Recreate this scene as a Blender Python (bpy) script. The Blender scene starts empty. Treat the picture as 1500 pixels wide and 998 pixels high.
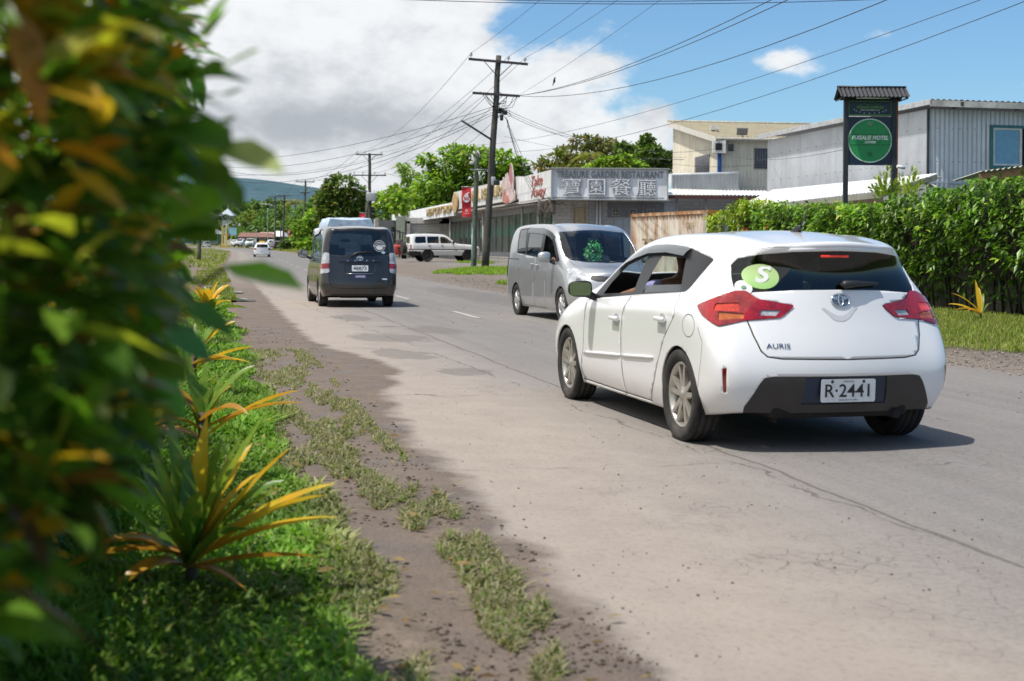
import bpy, bmesh, math, random
import numpy as np
from mathutils import Vector, Matrix, noise
from mathutils.bvhtree import BVHTree
PI = math.pi
random.seed(7)
RNG = np.random.default_rng(11)
SC = bpy.context.scene
COL = SC.collection

# ------------------------------------------------------------------ camera (50 mm class lens, eye at 1.3 m)
FPX, HOR, EYE, ROLL = 1950.0, 367.0, 1.295, -0.008
def at(u, v, Y):
    """a place Y metres down the view axis, seen at (u, v) of the photograph"""
    du, dv = u - 750.0, v - HOR
    c, s = math.cos(ROLL), math.sin(ROLL)
    a = c * du + s * dv; b = -s * du + c * dv
    return Vector((a * Y / FPX, Y, EYE - b * Y / FPX))

def sstep(a, b, x):
    t = np.clip((np.asarray(x, float) - a) / (b - a), 0, 1)
    return t * t * (3 - 2 * t)

# road centre line and ground profile
_RY = [-60, 4, 16, 26.5, 50, 76, 139, 190, 240, 300, 420]
_RX = [18.6, 4.2, 1.5, -0.85, -6.0, -11.9, -24.8, -35.5, -49, -70, -130]
def road_x(y): return np.interp(y, _RY, _RX)
_ZY = [-100, 45, 66, 92, 128, 170, 260, 600, 3000]
_ZZ = [0, 0, .1, .2, .33, .65, 1.25, 3.0, 9]
def gz(x, y):
    x = np.asarray(x, float); y = np.asarray(y, float)
    z = sum(np.interp(y + k, _ZY, _ZZ) for k in (-8, -4, 0, 4, 8)) / 5
    d = x - road_x(y)
    lot = .30 * sstep(4.2, 8.5, d) * sstep(42, 66, y)
    verge = .03 * sstep(-5.2, -7.0, -(-d)) if False else 0
    return z + lot
def gzf(x, y): return float(gz(x, y))
def G(u, v, zadd=0.0):
    """ground point seen at (u, v)"""
    f = lambda Y: (lambda p: p.z - gzf(p.x, p.y))(at(u, v, Y))
    Y = 1.0
    while f(Y) > 0 and Y < 400: Y *= 1.03
    lo, hi = Y / 1.03, Y
    for _ in range(30):
        Y = (lo + hi) / 2
        if f(Y) > 0: lo = Y
        else: hi = Y
    p = at(u, v, Y); p.z = gzf(p.x, p.y) + zadd
    return p

# ------------------------------------------------------------------ object helpers
def link(o, parent=None):
    COL.objects.link(o)
    if parent is not None: o.parent = parent
    return o
def thing(name, label, cat, loc=(0, 0, 0), rotz=0.0, group=None):
    o = bpy.data.objects.new(name, None); o.empty_display_size = .1
    o.location = loc; o.rotation_euler = (0, 0, rotz)
    tag(o, label, cat, group)
    return link(o)
def tag(o, label, cat, group=None):
    o['label'] = label; o['category'] = cat
    if group: o['group'] = group
    return o
def kind(o, k): o['kind'] = k; return o
def obj(name, me, mats=None, parent=None, smooth=None):
    if mats is not None:
        for m in (mats if isinstance(mats, (list, tuple)) else [mats]): me.materials.append(m)
    if smooth is not None: me.polygons.foreach_set('use_smooth', [smooth] * len(me.polygons))
    me.name = name
    return link(bpy.data.objects.new(name, me), parent)

class MB:
    """collects vertices and faces, then links ONE mesh"""
    def __init__(s): s.v = []; s.f = []; s.m = []; s.sm = []
    def add(s, vs, fs, m=0, smooth=False):
        b = len(s.v); s.v += [tuple(v) for v in vs]
        for f in fs: s.f.append(tuple(i + b for i in f)); s.m.append(m); s.sm.append(smooth)
        return s
    def box(s, c, d, R=None, m=0, taper=None):
        x, y, z = d[0] / 2, d[1] / 2, d[2] / 2
        vs = [Vector((i * x, j * y, k * z)) for k in (-1, 1) for j in (-1, 1) for i in (-1, 1)]
        if taper:
            for v in vs[4:]: v.x *= taper[0]; v.y *= taper[1]
        if R is not None: vs = [R @ v for v in vs]
        c = Vector(c)
        return s.add([c + v for v in vs], [(0, 2, 3, 1), (4, 5, 7, 6), (0, 1, 5, 4), (2, 6, 7, 3), (0, 4, 6, 2), (1, 3, 7, 5)], m)
    def rbox(s, c, d, r=.02, R=None, m=0, seg=3):
        """rounded box"""
        bm = bmesh.new(); bmesh.ops.create_cube(bm, size=1)
        for v in bm.verts: v.co = Vector((v.co.x * d[0], v.co.y * d[1], v.co.z * d[2]))
        r = min(r, min(d) * .49)
        bmesh.ops.bevel(bm, geom=bm.edges[:] , offset=r, segments=seg, affect='EDGES', profile=.5)
        c = Vector(c); bm.verts.index_update()
        vs = [c + (R @ v.co if R is not None else v.co) for v in bm.verts]
        fs = [[v.index for v in f.verts] for f in bm.faces]; bm.free()
        return s.add(vs, fs, m, True)
    def tube(s, pts, r, n=8, m=0, cap=True, smooth=True):
        pts = [Vector(p) for p in pts]
        rs = list(r) if isinstance(r, (list, tuple)) else [r] * len(pts)
        vs = []; fs = []
        up = None
        for i, p in enumerate(pts):
            d = (pts[min(i + 1, len(pts) - 1)] - pts[max(i - 1, 0)])
            if d.length < 1e-9: d = Vector((0, 0, 1))
            d.normalize()
            if up is None: up = Vector((0, 0, 1)) if abs(d.z) < .9 else Vector((1, 0, 0))
            a = d.cross(up)
            if a.length < 1e-4: a = d.cross(Vector((1, 0, 0)))
            a.normalize(); b = a.cross(d).normalized()
            for k in range(n):
                t = 2 * PI * k / n
                vs.append(p + (a * math.cos(t) + b * math.sin(t)) * rs[i])
        for i in range(len(pts) - 1):
            for k in range(n):
                k2 = (k + 1) % n
                fs.append((i * n + k, i * n + k2, (i + 1) * n + k2, (i + 1) * n + k))
        s.add(vs, fs, m, smooth)
        if cap:
            b = len(s.v) - len(vs)
            s.f.append(tuple(b + k for k in range(n))[::-1]); s.m.append(m); s.sm.append(False)
            s.f.append(tuple(b + (len(pts) - 1) * n + k for k in range(n))); s.m.append(m); s.sm.append(False)
        return s
    def lathe(s, prof, n=24, M=None, m=0, smooth=True, close=False):
        """prof: (radius, height) about local z"""
        vs = []; fs = []
        for (r, h) in prof:
            for k in range(n):
                t = 2 * PI * k / n
                v = Vector((r * math.cos(t), r * math.sin(t), h)); vs.append(M @ v if M is not None else v)
        L = len(prof)
        for i in range(L if close else L - 1):
            for k in range(n):
                k2 = (k + 1) % n; j = (i + 1) % L
                fs.append((i * n + k, i * n + k2, j * n + k2, j * n + k))
        return s.add(vs, fs, m, smooth)
    def poly(s, pts, m=0): return s.add(pts, [tuple(range(len(pts)))], m)
    def prism(s, pts, d, m=0):
        """extrude a polygon of points along d"""
        n = len(pts); d = Vector(d); P = [Vector(p) for p in pts]
        fs = [tuple(range(n))[::-1], tuple(range(n, 2 * n))] + [(i, (i + 1) % n, n + (i + 1) % n, n + i) for i in range(n)]
        return s.add(P + [p + d for p in P], fs, m)
    def mesh(s, name='mesh'):
        me = bpy.data.meshes.new(name); me.from_pydata(s.v, [], s.f)
        if s.f:
            me.polygons.foreach_set('material_index', s.m); me.polygons.foreach_set('use_smooth', s.sm)
        me.update(); return me
    def build(s, name, mats, parent=None, fix=True):
        me = s.mesh(name)
        if fix:
            bm = bmesh.new(); bm.from_mesh(me); bmesh.ops.recalc_face_normals(bm, faces=bm.faces[:]); bm.to_mesh(me); bm.free()
        return obj(name, me, mats, parent)

def np_mesh(name, V, F, col=None, uv=None, smooth=False, mi=None):
    """V (n,3), F (m,4 or 3) arrays -> mesh; col (n,3) point colours 'tint'; uv (n,2) per point"""
    V = np.asarray(V, np.float32); F = np.asarray(F, np.int32); k = F.shape[1]
    me = bpy.data.meshes.new(name)
    me.vertices.add(len(V)); me.vertices.foreach_set('co', V.ravel())
    me.loops.add(F.size); me.loops.foreach_set('vertex_index', F.ravel())
    me.polygons.add(len(F)); me.polygons.foreach_set('loop_start', np.arange(0, F.size, k, dtype=np.int32))
    if smooth: me.polygons.foreach_set('use_smooth', np.ones(len(F), bool))
    if mi is not None: me.polygons.foreach_set('material_index', np.asarray(mi, np.int32))
    me.update(calc_edges=True)
    if col is not None:
        a = me.attributes.new('tint', 'FLOAT_COLOR', 'POINT')
        a.data.foreach_set('color', np.concatenate([col, np.ones((len(col), 1))], 1).astype(np.float32).ravel())
    if uv is not None:
        l = me.uv_layers.new(name='UVMap'); l.data.foreach_set('uv', np.asarray(uv, np.float32)[F.ravel()].ravel())
    me.validate(); return me

def text_mesh(s, size=1.0, extrude=0.0, xs=1.0, bold=0.0, shear=0.0, align='CENTER', space=1.0):
    cu = bpy.data.curves.new('lettering', 'FONT'); cu.body = s; cu.size = size; cu.extrude = extrude
    cu.offset = bold * size; cu.shear = shear; cu.align_x = align; cu.align_y = 'CENTER'; cu.space_character = space
    cu.resolution_u = 3
    o = bpy.data.objects.new('lettering', cu); COL.objects.link(o)
    dg = bpy.context.evaluated_depsgraph_get(); dg.update()
    me = bpy.data.meshes.new_from_object(o.evaluated_get(dg))
    bpy.data.objects.remove(o); bpy.data.curves.remove(cu)
    if xs != 1: me.transform(Matrix.Diagonal((xs, 1, 1, 1)))
    return me
def frame(o, x, z, y=None):
    """4x4 with local x along x, local y along z (up of a text), local z facing out"""
    x = Vector(x).normalized(); z = Vector(z); z = (z - x * z.dot(x)).normalized(); n = x.cross(z)
    M = Matrix((x, z, n)).transposed().to_4x4(); M.translation = Vector(o); return M
def text(s, M, size, mat, parent=None, name='lettering', fit=None, **k):
    me = text_mesh(s, size, **k)
    if fit and len(me.vertices):
        w = np.zeros(len(me.vertices) * 3, np.float32); me.vertices.foreach_get('co', w); w = w.reshape(-1, 3)
        sx = fit / max(1e-6, np.ptp(w[:, 0])); me.transform(Matrix.Diagonal((sx, 1, 1, 1)))
    me.transform(M)
    return obj(name, me, mat, parent)
def ellipse(cx, cy, rx, ry, n=28): return [(cx + rx * math.cos(2 * PI * k / n), cy + ry * math.sin(2 * PI * k / n)) for k in range(n)]
def rrect(x0, y0, x1, y1, r, n=4):
    P = []
    for cx, cy, a in ((x1 - r, y1 - r, 0), (x0 + r, y1 - r, 90), (x0 + r, y0 + r, 180), (x1 - r, y0 + r, 270)):
        for k in range(n + 1):
            t = math.radians(a + 90 * k / n); P.append((cx + r * math.cos(t), cy + r * math.sin(t)))
    return P
def plate(pts2, M, mat, parent, name, th=.0):
    """flat polygon (2-D points) placed by M, thickness th outwards"""
    P = [M @ Vector((p[0], p[1], 0)) for p in pts2]
    b = MB()
    if th: b.prism(P, (M.to_3x3() @ Vector((0, 0, th))))
    else: b.poly(P)
    return b.build(name, mat, parent)

# ------------------------------------------------------------------ materials
def new_mat(name):
    m = bpy.data.materials.new(name); m.use_nodes = True
    nt = m.node_tree; return m, nt, nt.nodes['Principled BSDF'], nt.nodes['Material Output']
def N(nt, t, **k):
    n = nt.nodes.new(t)
    for a, b in k.items():
        if hasattr(n, a): setattr(n, a, b)
    return n
def L(nt, a, b): nt.links.new(a, b)
def val(nt, x): 
    n = nt.nodes.new('ShaderNodeValue'); n.outputs[0].default_value = x; return n.outputs[0]
def math_(nt, op, a, b=None, c=None, clamp=False):
    n = nt.nodes.new('ShaderNodeMath'); n.operation = op; n.use_clamp = clamp
    for i, x in enumerate((a, b, c)):
        if x is None: continue
        if isinstance(x, (int, float)): n.inputs[i].default_value = x
        else: nt.links.new(x, n.inputs[i])
    return n.outputs[0]
def mixc(nt, f, a, b, bt='MIX'):
    n = nt.nodes.new('ShaderNodeMix'); n.data_type = 'RGBA'; n.blend_type = bt
    for i, x in ((0, f), (6, a), (7, b)):
        if isinstance(x, (int, float)): n.inputs[i].default_value = x
        elif isinstance(x, (tuple, list)): n.inputs[i].default_value = (*x[:3], 1)
        else: nt.links.new(x, n.inputs[i])
    return n.outputs[2]
def noise_(nt, vec, scale, detail=4, rough=.55, dist=0.0):
    n = nt.nodes.new('ShaderNodeTexNoise'); n.inputs['Scale'].default_value = scale; n.inputs['Detail'].default_value = detail
    n.inputs['Roughness'].default_value = rough; n.inputs['Distortion'].default_value = dist
    if vec is not None: nt.links.new(vec, n.inputs['Vector'])
    return n.outputs['Fac']
def mapr(nt, x, a, b, c=0.0, d=1.0, smooth=False):
    n = nt.nodes.new('ShaderNodeMapRange'); n.clamp = True
    if smooth: n.interpolation_type = 'SMOOTHSTEP'
    nt.links.new(x, n.inputs[0])
    for i, q in enumerate((a, b, c, d)): n.inputs[i + 1].default_value = q
    return n.outputs[0]
def obco(nt):
    n = nt.nodes.new('ShaderNodeTexCoord'); return n.outputs['Object']
def geo_pos(nt): return nt.nodes.new('ShaderNodeNewGeometry').outputs['Position']
def scl(nt, v, s):
    n = nt.nodes.new('ShaderNodeVectorMath'); n.operation = 'MULTIPLY'; nt.links.new(v, n.inputs[0]); n.inputs[1].default_value = s; return n.outputs[0]
def bump_(nt, h, strength=.3, dist=.02):
    n = nt.nodes.new('ShaderNodeBump'); n.inputs['Strength'].default_value = strength; n.inputs['Distance'].default_value = dist
    nt.links.new(h, n.inputs['Height']); return n.outputs[0]
_MC = {}
def pm(name, c, rough=.6, metal=0.0, var=.18, scale=6.0, bump=0.0, bscale=60.0, coat=0.0, dirt=None, dscale=2.0, damt=.5, spec=.5, emit=0.0, alpha=None, streak=0.0):
    """procedural principled material: a base colour mottled by noise, optional dirt tone, streaks and bump"""
    if name in _MC: return _MC[name]
    m, nt, b, out = new_mat(name)
    p = obco(nt)
    n1 = noise_(nt, p, scale, 5)
    lo = tuple(x * (1 - var) for x in c); hi = tuple(min(1, x * (1 + var)) for x in c)
    colr = mixc(nt, mapr(nt, n1, .3, .7), lo, hi)
    if dirt:
        n2 = noise_(nt, p if not streak else scl(nt, p, (1, 1, streak)), dscale, 6, .65)
        colr = mixc(nt, mapr(nt, n2, .48, .78, 0, damt), colr, dirt)
    L(nt, colr, b.inputs['Base Color'])
    b.inputs['Roughness'].default_value = rough; b.inputs['Metallic'].default_value = metal
    b.inputs['Coat Weight'].default_value = coat; b.inputs['Coat Roughness'].default_value = .04
    b.inputs['Specular IOR Level'].default_value = spec
    if bump:
        L(nt, bump_(nt, noise_(nt, p, bscale, 4), bump), b.inputs['Normal'])
    if emit:
        L(nt, colr, b.inputs['Emission Color']); b.inputs['Emission Strength'].default_value = emit
    _MC[name] = m; return m
def glass_mat(name, tint, refl=1.0, rough=0.0):
    m, nt, b, out = new_mat(name); nt.nodes.remove(b)
    t = N(nt, 'ShaderNodeBsdfTransparent'); t.inputs[0].default_value = (*tint, 1)
    g = N(nt, 'ShaderNodeBsdfGlossy'); g.inputs['Roughness'].default_value = rough
    n1 = noise_(nt, obco(nt), 3.0); L(nt, mixc(nt, n1, (.9, .95, .95), (1, 1, 1)), g.inputs['Color'])
    fr = N(nt, 'ShaderNodeLayerWeight'); fr.inputs['Blend'].default_value = .5
    f = math_(nt, 'MULTIPLY', math_(nt, 'ADD', math_(nt, 'MULTIPLY', math_(nt, 'POWER', fr.outputs['Facing'], 5.0), .96), .04), refl, clamp=True)
    mx = N(nt, 'ShaderNodeMixShader'); L(nt, f, mx.inputs[0]); L(nt, t.outputs[0], mx.inputs[1]); L(nt, g.outputs[0], mx.inputs[2])
    L(nt, mx.outputs[0], out.inputs[0]); return m
def leaf_mat(name, trans=.35, rough=.45, spec=.4, var=.25):
    """leaves: colour from the 'tint' attribute, some light through the blade"""
    m, nt, b, out = new_mat(name)
    a = N(nt, 'ShaderNodeAttribute', attribute_name='tint')
    n1 = noise_(nt, obco(nt), 9.0, 3)
    c = mixc(nt, 1.0, a.outputs['Color'], mixc(nt, mapr(nt, n1, .3, .7), (1 - var,) * 3, (1 + var,) * 3), 'MULTIPLY')
    L(nt, c, b.inputs['Base Color']); b.inputs['Roughness'].default_value = rough; b.inputs['Specular IOR Level'].default_value = spec
    t = N(nt, 'ShaderNodeBsdfTranslucent'); L(nt, mixc(nt, 1.0, c, (1.3, 1.5, .7), 'MULTIPLY'), t.inputs[0])
    mx = N(nt, 'ShaderNodeMixShader'); mx.inputs[0].default_value = trans
    L(nt, b.outputs[0], mx.inputs[1]); L(nt, t.outputs[0], mx.inputs[2]); L(nt, mx.outputs[0], out.inputs[0])
    return m
CAMSGN = 1.0
SUN_E, SUN_EL = 4.8, 66
SKY_S = .125
SKY_TINT = (.70, .95, 1.12)
CLOUD_LO, CLOUD_HI, CLOUD_S = (.44, .47, .51), (.90, .915, .93), 1.05
# (u, v, radius u, radius v, amount)
BLOBS = [(858, 95, 90, 42, .26), (700, 250, 400, 60, .26), (962, 172, 40, 34, .36), (1145, 92, 62, 27, .36), (900, 215, 130, 45, .22), (775, 40, 75, 70, -.30), (1010, 40, 120, 60, -.2), (1290, 62, 70, 14, .14), (1470, 140, 50, 14, .17), (900, 40, 40, 20, .08), (1060, 165, 40, 14, .12), (770, 170, 60, 60, .12)]
SHADE = [(470, 190, 280, 36, .24), (430, 262, 420, 28, .10), (600, 150, 120, 40, .06), (420, 110, 120, 40, .05)]
# ------------------------------------------------------------------ camera object, sun, sky
cd = bpy.data.cameras.new('camera'); cam = link(bpy.data.objects.new('camera', cd)); SC.camera = cam
cd.sensor_width = 36; cd.lens = 36 * FPX / 1500; cd.shift_y = -(499 - HOR) / 1500
cd.clip_start = .05; cd.clip_end = 9000
cam.matrix_world = Matrix.Translation((0, 0, EYE)) @ Matrix.Rotation(ROLL * CAMSGN, 4, 'Y') @ Matrix.Rotation(PI / 2, 4, 'X')
cd.dof.use_dof = True; cd.dof.focus_distance = 15.5; cd.dof.aperture_fstop = 3.3; cd.dof.aperture_blades = 9

SUN_DIR = Vector((.87, .49, 0)).normalized() * math.cos(math.radians(SUN_EL)) + Vector((0, 0, -math.sin(math.radians(SUN_EL))))
sl = bpy.data.lights.new('sun', 'SUN'); sl.energy = SUN_E; sl.angle = math.radians(.5); sl.color = (1, .955, .89)
so = link(bpy.data.objects.new('sun', sl)); so.rotation_euler = SUN_DIR.to_track_quat('-Z', 'Y').to_euler(); so.location = (-20, -5, 40)

SC.view_settings.view_transform = 'Standard'; SC.view_settings.look = 'None'; SC.view_settings.exposure = 0
SC.cycles.use_denoising = True; SC.cycles.max_bounces = 5; SC.cycles.diffuse_bounces = 2; SC.cycles.glossy_bounces = 3; SC.cycles.transmission_bounces = 3; SC.cycles.transparent_max_bounces = 12
SC.cycles.sample_clamp_indirect = 6

W = bpy.data.worlds.new('World'); SC.world = W; W.use_nodes = True; W.cycles.sampling_method = 'MANUAL'; W.cycles.sample_map_resolution = 256
nt = W.node_tree; nt.nodes.clear()
out = N(nt, 'ShaderNodeOutputWorld')
sky = N(nt, 'ShaderNodeTexSky', sky_type='NISHITA', sun_disc=False)
sky.sun_elevation = math.radians(SUN_EL); sky.sun_rotation = math.atan2(-SUN_DIR.x, -SUN_DIR.y); sky.altitude = 10; sky.air_density = 1.0; sky.dust_density = .6; sky.ozone_density = 1.5
bg1 = N(nt, 'ShaderNodeBackground'); bg1.inputs[1].default_value = SKY_S
L(nt, mixc(nt, 1.0, sky.outputs[0], SKY_TINT, 'MULTIPLY'), bg1.inputs[0])
tc = N(nt, 'ShaderNodeTexCoord').outputs['Generated']
sep = N(nt, 'ShaderNodeSeparateXYZ'); L(nt, tc, sep.inputs[0])
az = math_(nt, 'ARCTAN2', sep.outputs[0], sep.outputs[1]); el = math_(nt, 'ARCSINE', sep.outputs[2])
comb = N(nt, 'ShaderNodeCombineXYZ'); L(nt, az, comb.inputs[0]); L(nt, math_(nt, 'MULTIPLY', el, 1.5), comb.inputs[1])
P2 = comb.outputs[0]
def blob(u, v, ru, rv, amp):
    a0, e0 = (u - 750) / FPX, (HOR - v) / FPX
    x = math_(nt, 'DIVIDE', math_(nt, 'SUBTRACT', az, a0), ru / FPX); y = math_(nt, 'DIVIDE', math_(nt, 'SUBTRACT', el, e0), rv / FPX)
    r2 = math_(nt, 'ADD', math_(nt, 'MULTIPLY', x, x), math_(nt, 'MULTIPLY', y, y))
    return math_(nt, 'MULTIPLY', math_(nt, 'POWER', 2.718, math_(nt, 'MULTIPLY', r2, -1.0)), amp)
n_big = noise_(nt, P2, 9.0, 5, .6, .3); n_fine = noise_(nt, P2, 26.0, 6, .62, .2)
dens = math_(nt, 'ADD', math_(nt, 'MULTIPLY', n_big, .62), math_(nt, 'MULTIPLY', n_fine, .38))
# cloud banks of this sky: heavy to the left, a low bank over the roofs, loose cumulus to the right
bias = mapr(nt, az, -.05, .16, .32, -.17, True)
for b in BLOBS: bias = math_(nt, 'ADD', bias, blob(*b))
d = math_(nt, 'ADD', dens, bias)
sh_f = noise_(nt, P2, 22.0, 6, .6)
cov = mapr(nt, math_(nt, 'ADD', d, math_(nt, 'MULTIPLY', math_(nt, 'SUBTRACT', sh_f, .5), .22)), .49, .70, 0, 1, True)
sh_n = noise_(nt, scl(nt, P2, (1, 1.5, 1)), 6.5, 5, .6, .4)
lit = math_(nt, 'ADD', math_(nt, 'MULTIPLY', sh_n, .6), math_(nt, 'MULTIPLY', sh_f, .4))
sh_b = val(nt, 0.0)
for b in SHADE: sh_b = math_(nt, 'ADD', sh_b, blob(*b))
lit = math_(nt, 'SUBTRACT', lit, sh_b)
ccol = mixc(nt, mapr(nt, lit, .20, .56, 0, 1, True), CLOUD_LO, CLOUD_HI)
bg2 = N(nt, 'ShaderNodeBackground'); L(nt, ccol, bg2.inputs[0]); bg2.inputs[1].default_value = CLOUD_S
mx = N(nt, 'ShaderNodeMixShader'); L(nt, math_(nt, 'MULTIPLY', cov, .97), mx.inputs[0]); L(nt, bg1.outputs[0], mx.inputs[1]); L(nt, bg2.outputs[0], mx.inputs[2])
L(nt, mx.outputs[0], out.inputs[0])
# ------------------------------------------------------------------ ground, road, verge, grass
def uvsep(nt):
    n = N(nt, 'ShaderNodeUVMap'); s = N(nt, 'ShaderNodeSeparateXYZ'); L(nt, n.outputs[0], s.inputs[0]); return n.outputs[0], s.outputs[0], s.outputs[1]
def strip_sheet(name, ds, ys, zoff, mat, wob=None):
    D, Yy = np.meshgrid(ds, ys); X = road_x(Yy) + D; Z = gz(X, Yy) + zoff
    if wob is not None: Z = Z + wob(D, Yy)
    n, m = D.shape
    V = np.stack([X.ravel(), Yy.ravel(), Z.ravel()], 1); UV = np.stack([D.ravel(), Yy.ravel()], 1)
    i = np.arange(n - 1)[:, None] * m + np.arange(m - 1)[None]; F = np.stack([i, i + 1, i + m + 1, i + m], -1).reshape(-1, 4)
    o = obj(name, np_mesh(name, V, F, uv=UV, smooth=True), mat); return kind(o, 'structure')
def mat_ground():
    m, nt, b, o = new_mat('ground_soil'); uv, d, y = uvsep(nt)
    p = geo_pos(nt)
    n1 = noise_(nt, p, .8, 4, .65); n2 = noise_(nt, p, 7, 5, .7); n3 = noise_(nt, p, 60, 3, .7)
    dd = math_(nt, 'ADD', d, math_(nt, 'MULTIPLY', math_(nt, 'SUBTRACT', n1, .5), 1.6))
    mud = mixc(nt, mapr(nt, n2, .35, .7), (.13, .10, .075), (.235, .185, .145)); mud = mixc(nt, mapr(nt, n3, .55, .7, 0, .5), mud, (.05, .038, .03))
    turf = mixc(nt, mapr(nt, n2, .35, .65), (.028, .045, .010), (.06, .085, .02))
    dryt = mixc(nt, mapr(nt, n2, .35, .65), (.12, .13, .04), (.20, .17, .08))
    v3 = N(nt, 'ShaderNodeTexVoronoi'); v3.inputs['Scale'].default_value = 22; L(nt, p, v3.inputs['Vector'])
    gra = mixc(nt, mapr(nt, n2, .3, .7), (.17, .138, .115), (.29, .245, .205)); gra = mixc(nt, mapr(nt, v3.outputs['Distance'], .0, .5, .0, .55), gra, (.10, .085, .072)); gra = mixc(nt, mapr(nt, n3, .6, .75, 0, .5), gra, (.36, .32, .28))
    lot = mixc(nt, mapr(nt, n1, .35, .65), (.155, .143, .135), (.22, .20, .185)); lot = mixc(nt, mapr(nt, n3, .55, .75, 0, .45), lot, (.08, .075, .07))
    c = mixc(nt, mapr(nt, dd, -5.2, -4.7), turf, mud)
    c = mixc(nt, mapr(nt, y, 30, 45), c, mixc(nt, mapr(nt, math_(nt, 'ADD', dd, math_(nt, 'MULTIPLY', n2, 3)), -7.5, -5.0), dryt, mud))
    right = mixc(nt, mapr(nt, math_(nt, 'ADD', dd, math_(nt, 'MULTIPLY', mapr(nt, y, 40, 60), 0.0)), 5.4, 6.0), gra, turf)
    far = mixc(nt, mapr(nt, dd, 6.5, 9.0), gra, lot)
    right = mixc(nt, mapr(nt, y, 36, 43), right, far)
    right = mixc(nt, mapr(nt, y, 118, 150), right, dryt)
    c = mixc(nt, mapr(nt, d, -.5, .5), c, right)
    L(nt, c, b.inputs['Base Color']); b.inputs['Roughness'].default_value = .92; b.inputs['Specular IOR Level'].default_value = .25
    h = math_(nt, 'ADD', math_(nt, 'MULTIPLY', n2, .7), math_(nt, 'MULTIPLY', n3, .4)); L(nt, bump_(nt, h, .8, .035), b.inputs['Normal'])
    return m
def mat_road():
    m, nt, b, o = new_mat('road_asphalt'); uv, d, y = uvsep(nt); p = geo_pos(nt)
    cx = N(nt, 'ShaderNodeCombineXYZ'); L(nt, d, cx.inputs[0]); L(nt, y, cx.inputs[1]); q = cx.outputs[0]
    nb = noise_(nt, q, .55, 4, .6); nm = noise_(nt, q, 2.6, 5, .65); nf = noise_(nt, q, 60, 4, .75); ns = noise_(nt, scl(nt, q, (5, .22, 1)), 1.0, 3, .6)
    vo = N(nt, 'ShaderNodeTexVoronoi'); vo.inputs['Scale'].default_value = 90; L(nt, q, vo.inputs['Vector'])
    c = mixc(nt, mapr(nt, ns, .3, .7), (.165, .156, .149), (.212, .200, .191))
    c = mixc(nt, mapr(nt, nm, .35, .7, 0, .45), c, (.240, .216, .196))
    c = mixc(nt, mapr(nt, vo.outputs['Distance'], .1, .55, .30, 0), c, (.31, .28, .25))
    ng = noise_(nt, q, 26, 3, .8); c = mixc(nt, mapr(nt, ng, .50, .66, 0, .42), c, (.09, .082, .076)); c = mixc(nt, mapr(nt, nf, .53, .70, 0, .6), c, (.07, .063, .058))
    # far asphalt reads greyer
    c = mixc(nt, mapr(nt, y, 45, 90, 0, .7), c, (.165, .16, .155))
    # dust blown to the left edge and off the right shoulder
    wob = math_(nt, 'ADD', math_(nt, 'MULTIPLY', math_(nt, 'SUBTRACT', nb, .5), 1.0), math_(nt, 'MULTIPLY', math_(nt, 'SUBTRACT', nm, .5), .55))
    dl = math_(nt, 'ADD', d, wob)
    dust = mixc(nt, mapr(nt, nf, .35, .7), (.36, .305, .258), (.31, .264, .224)); dust = mixc(nt, mapr(nt, nm, .4, .7, 0, .5), dust, (.255, .212, .178)); dust = mixc(nt, mapr(nt, ng, .52, .68, 0, .45), dust, (.17, .14, .118))
    c = mixc(nt, math_(nt, 'MULTIPLY', mapr(nt, dl, -1.2, -3.3, 0, .92, True), mapr(nt, y, 60, 30, .5, 1)), c, dust)
    grav = mixc(nt, mapr(nt, vo.outputs['Distance'], 0, .5), (.30, .25, .205), (.16, .13, .108))
    c = mixc(nt, mapr(nt, math_(nt, 'ADD', d, math_(nt, 'MULTIPLY', wob, .8)), 3.3, 3.75, 0, 1), c, grav)
    # old patches and tar
    def patch(x0, y0, rx, ry, amt, col, wv=1.3):
        nonlocal c
        a = math_(nt, 'DIVIDE', math_(nt, 'SUBTRACT', d, x0), rx); e = math_(nt, 'DIVIDE', math_(nt, 'SUBTRACT', y, y0), ry)
        r = math_(nt, 'ADD', math_(nt, 'ADD', math_(nt, 'MULTIPLY', a, a), math_(nt, 'MULTIPLY', e, e)), math_(nt, 'MULTIPLY', math_(nt, 'SUBTRACT', nm, .5), wv * 3))
        c = mixc(nt, math_(nt, 'MULTIPLY', mapr(nt, r, 1.0, .70), amt), c, col)
    pc = mixc(nt, mapr(nt, nf, .4, .65), (.165, .148, .132), (.105, .094, .085))
    for (u, v, hw, hv) in ((570, 498, 62, 7), (591, 522, 44, 8.5), (683, 546, 44, 6), (520, 470, 30, 5), (640, 486, 40, 6)):
        w = G(u, v); patch(w.x - float(road_x(w.y)), w.y, hw * w.y / FPX, hv * w.y ** 2 / (EYE * FPX), .62, pc)
    w = G(720, 437); patch(w.x - float(road_x(w.y)), w.y, 1.0, 9, .4, (.085, .08, .075), 1.6)
    # crazing, seams
    vc = N(nt, 'ShaderNodeTexVoronoi'); vc.feature = 'DISTANCE_TO_EDGE'; vc.inputs['Scale'].default_value = 7.5
    jq = N(nt, 'ShaderNodeVectorMath', operation='ADD'); L(nt, q, jq.inputs[0]); nj = N(nt, 'ShaderNodeTexNoise'); nj.inputs['Scale'].default_value = 9; L(nt, q, nj.inputs['Vector']); L(nt, scl(nt, nj.outputs['Color'], (.10, .10, .0)), jq.inputs[1]); L(nt, jq.outputs[0], vc.inputs['Vector'])
    area = math_(nt, 'MULTIPLY', mapr(nt, noise_(nt, q, .45, 3), .47, .60), math_(nt, 'MULTIPLY', mapr(nt, dl, -3.1, -2.5), mapr(nt, d, 3.2, 2.6)))
    craz = math_(nt, 'MULTIPLY', mapr(nt, vc.outputs['Distance'], .026, .006), area)
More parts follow.
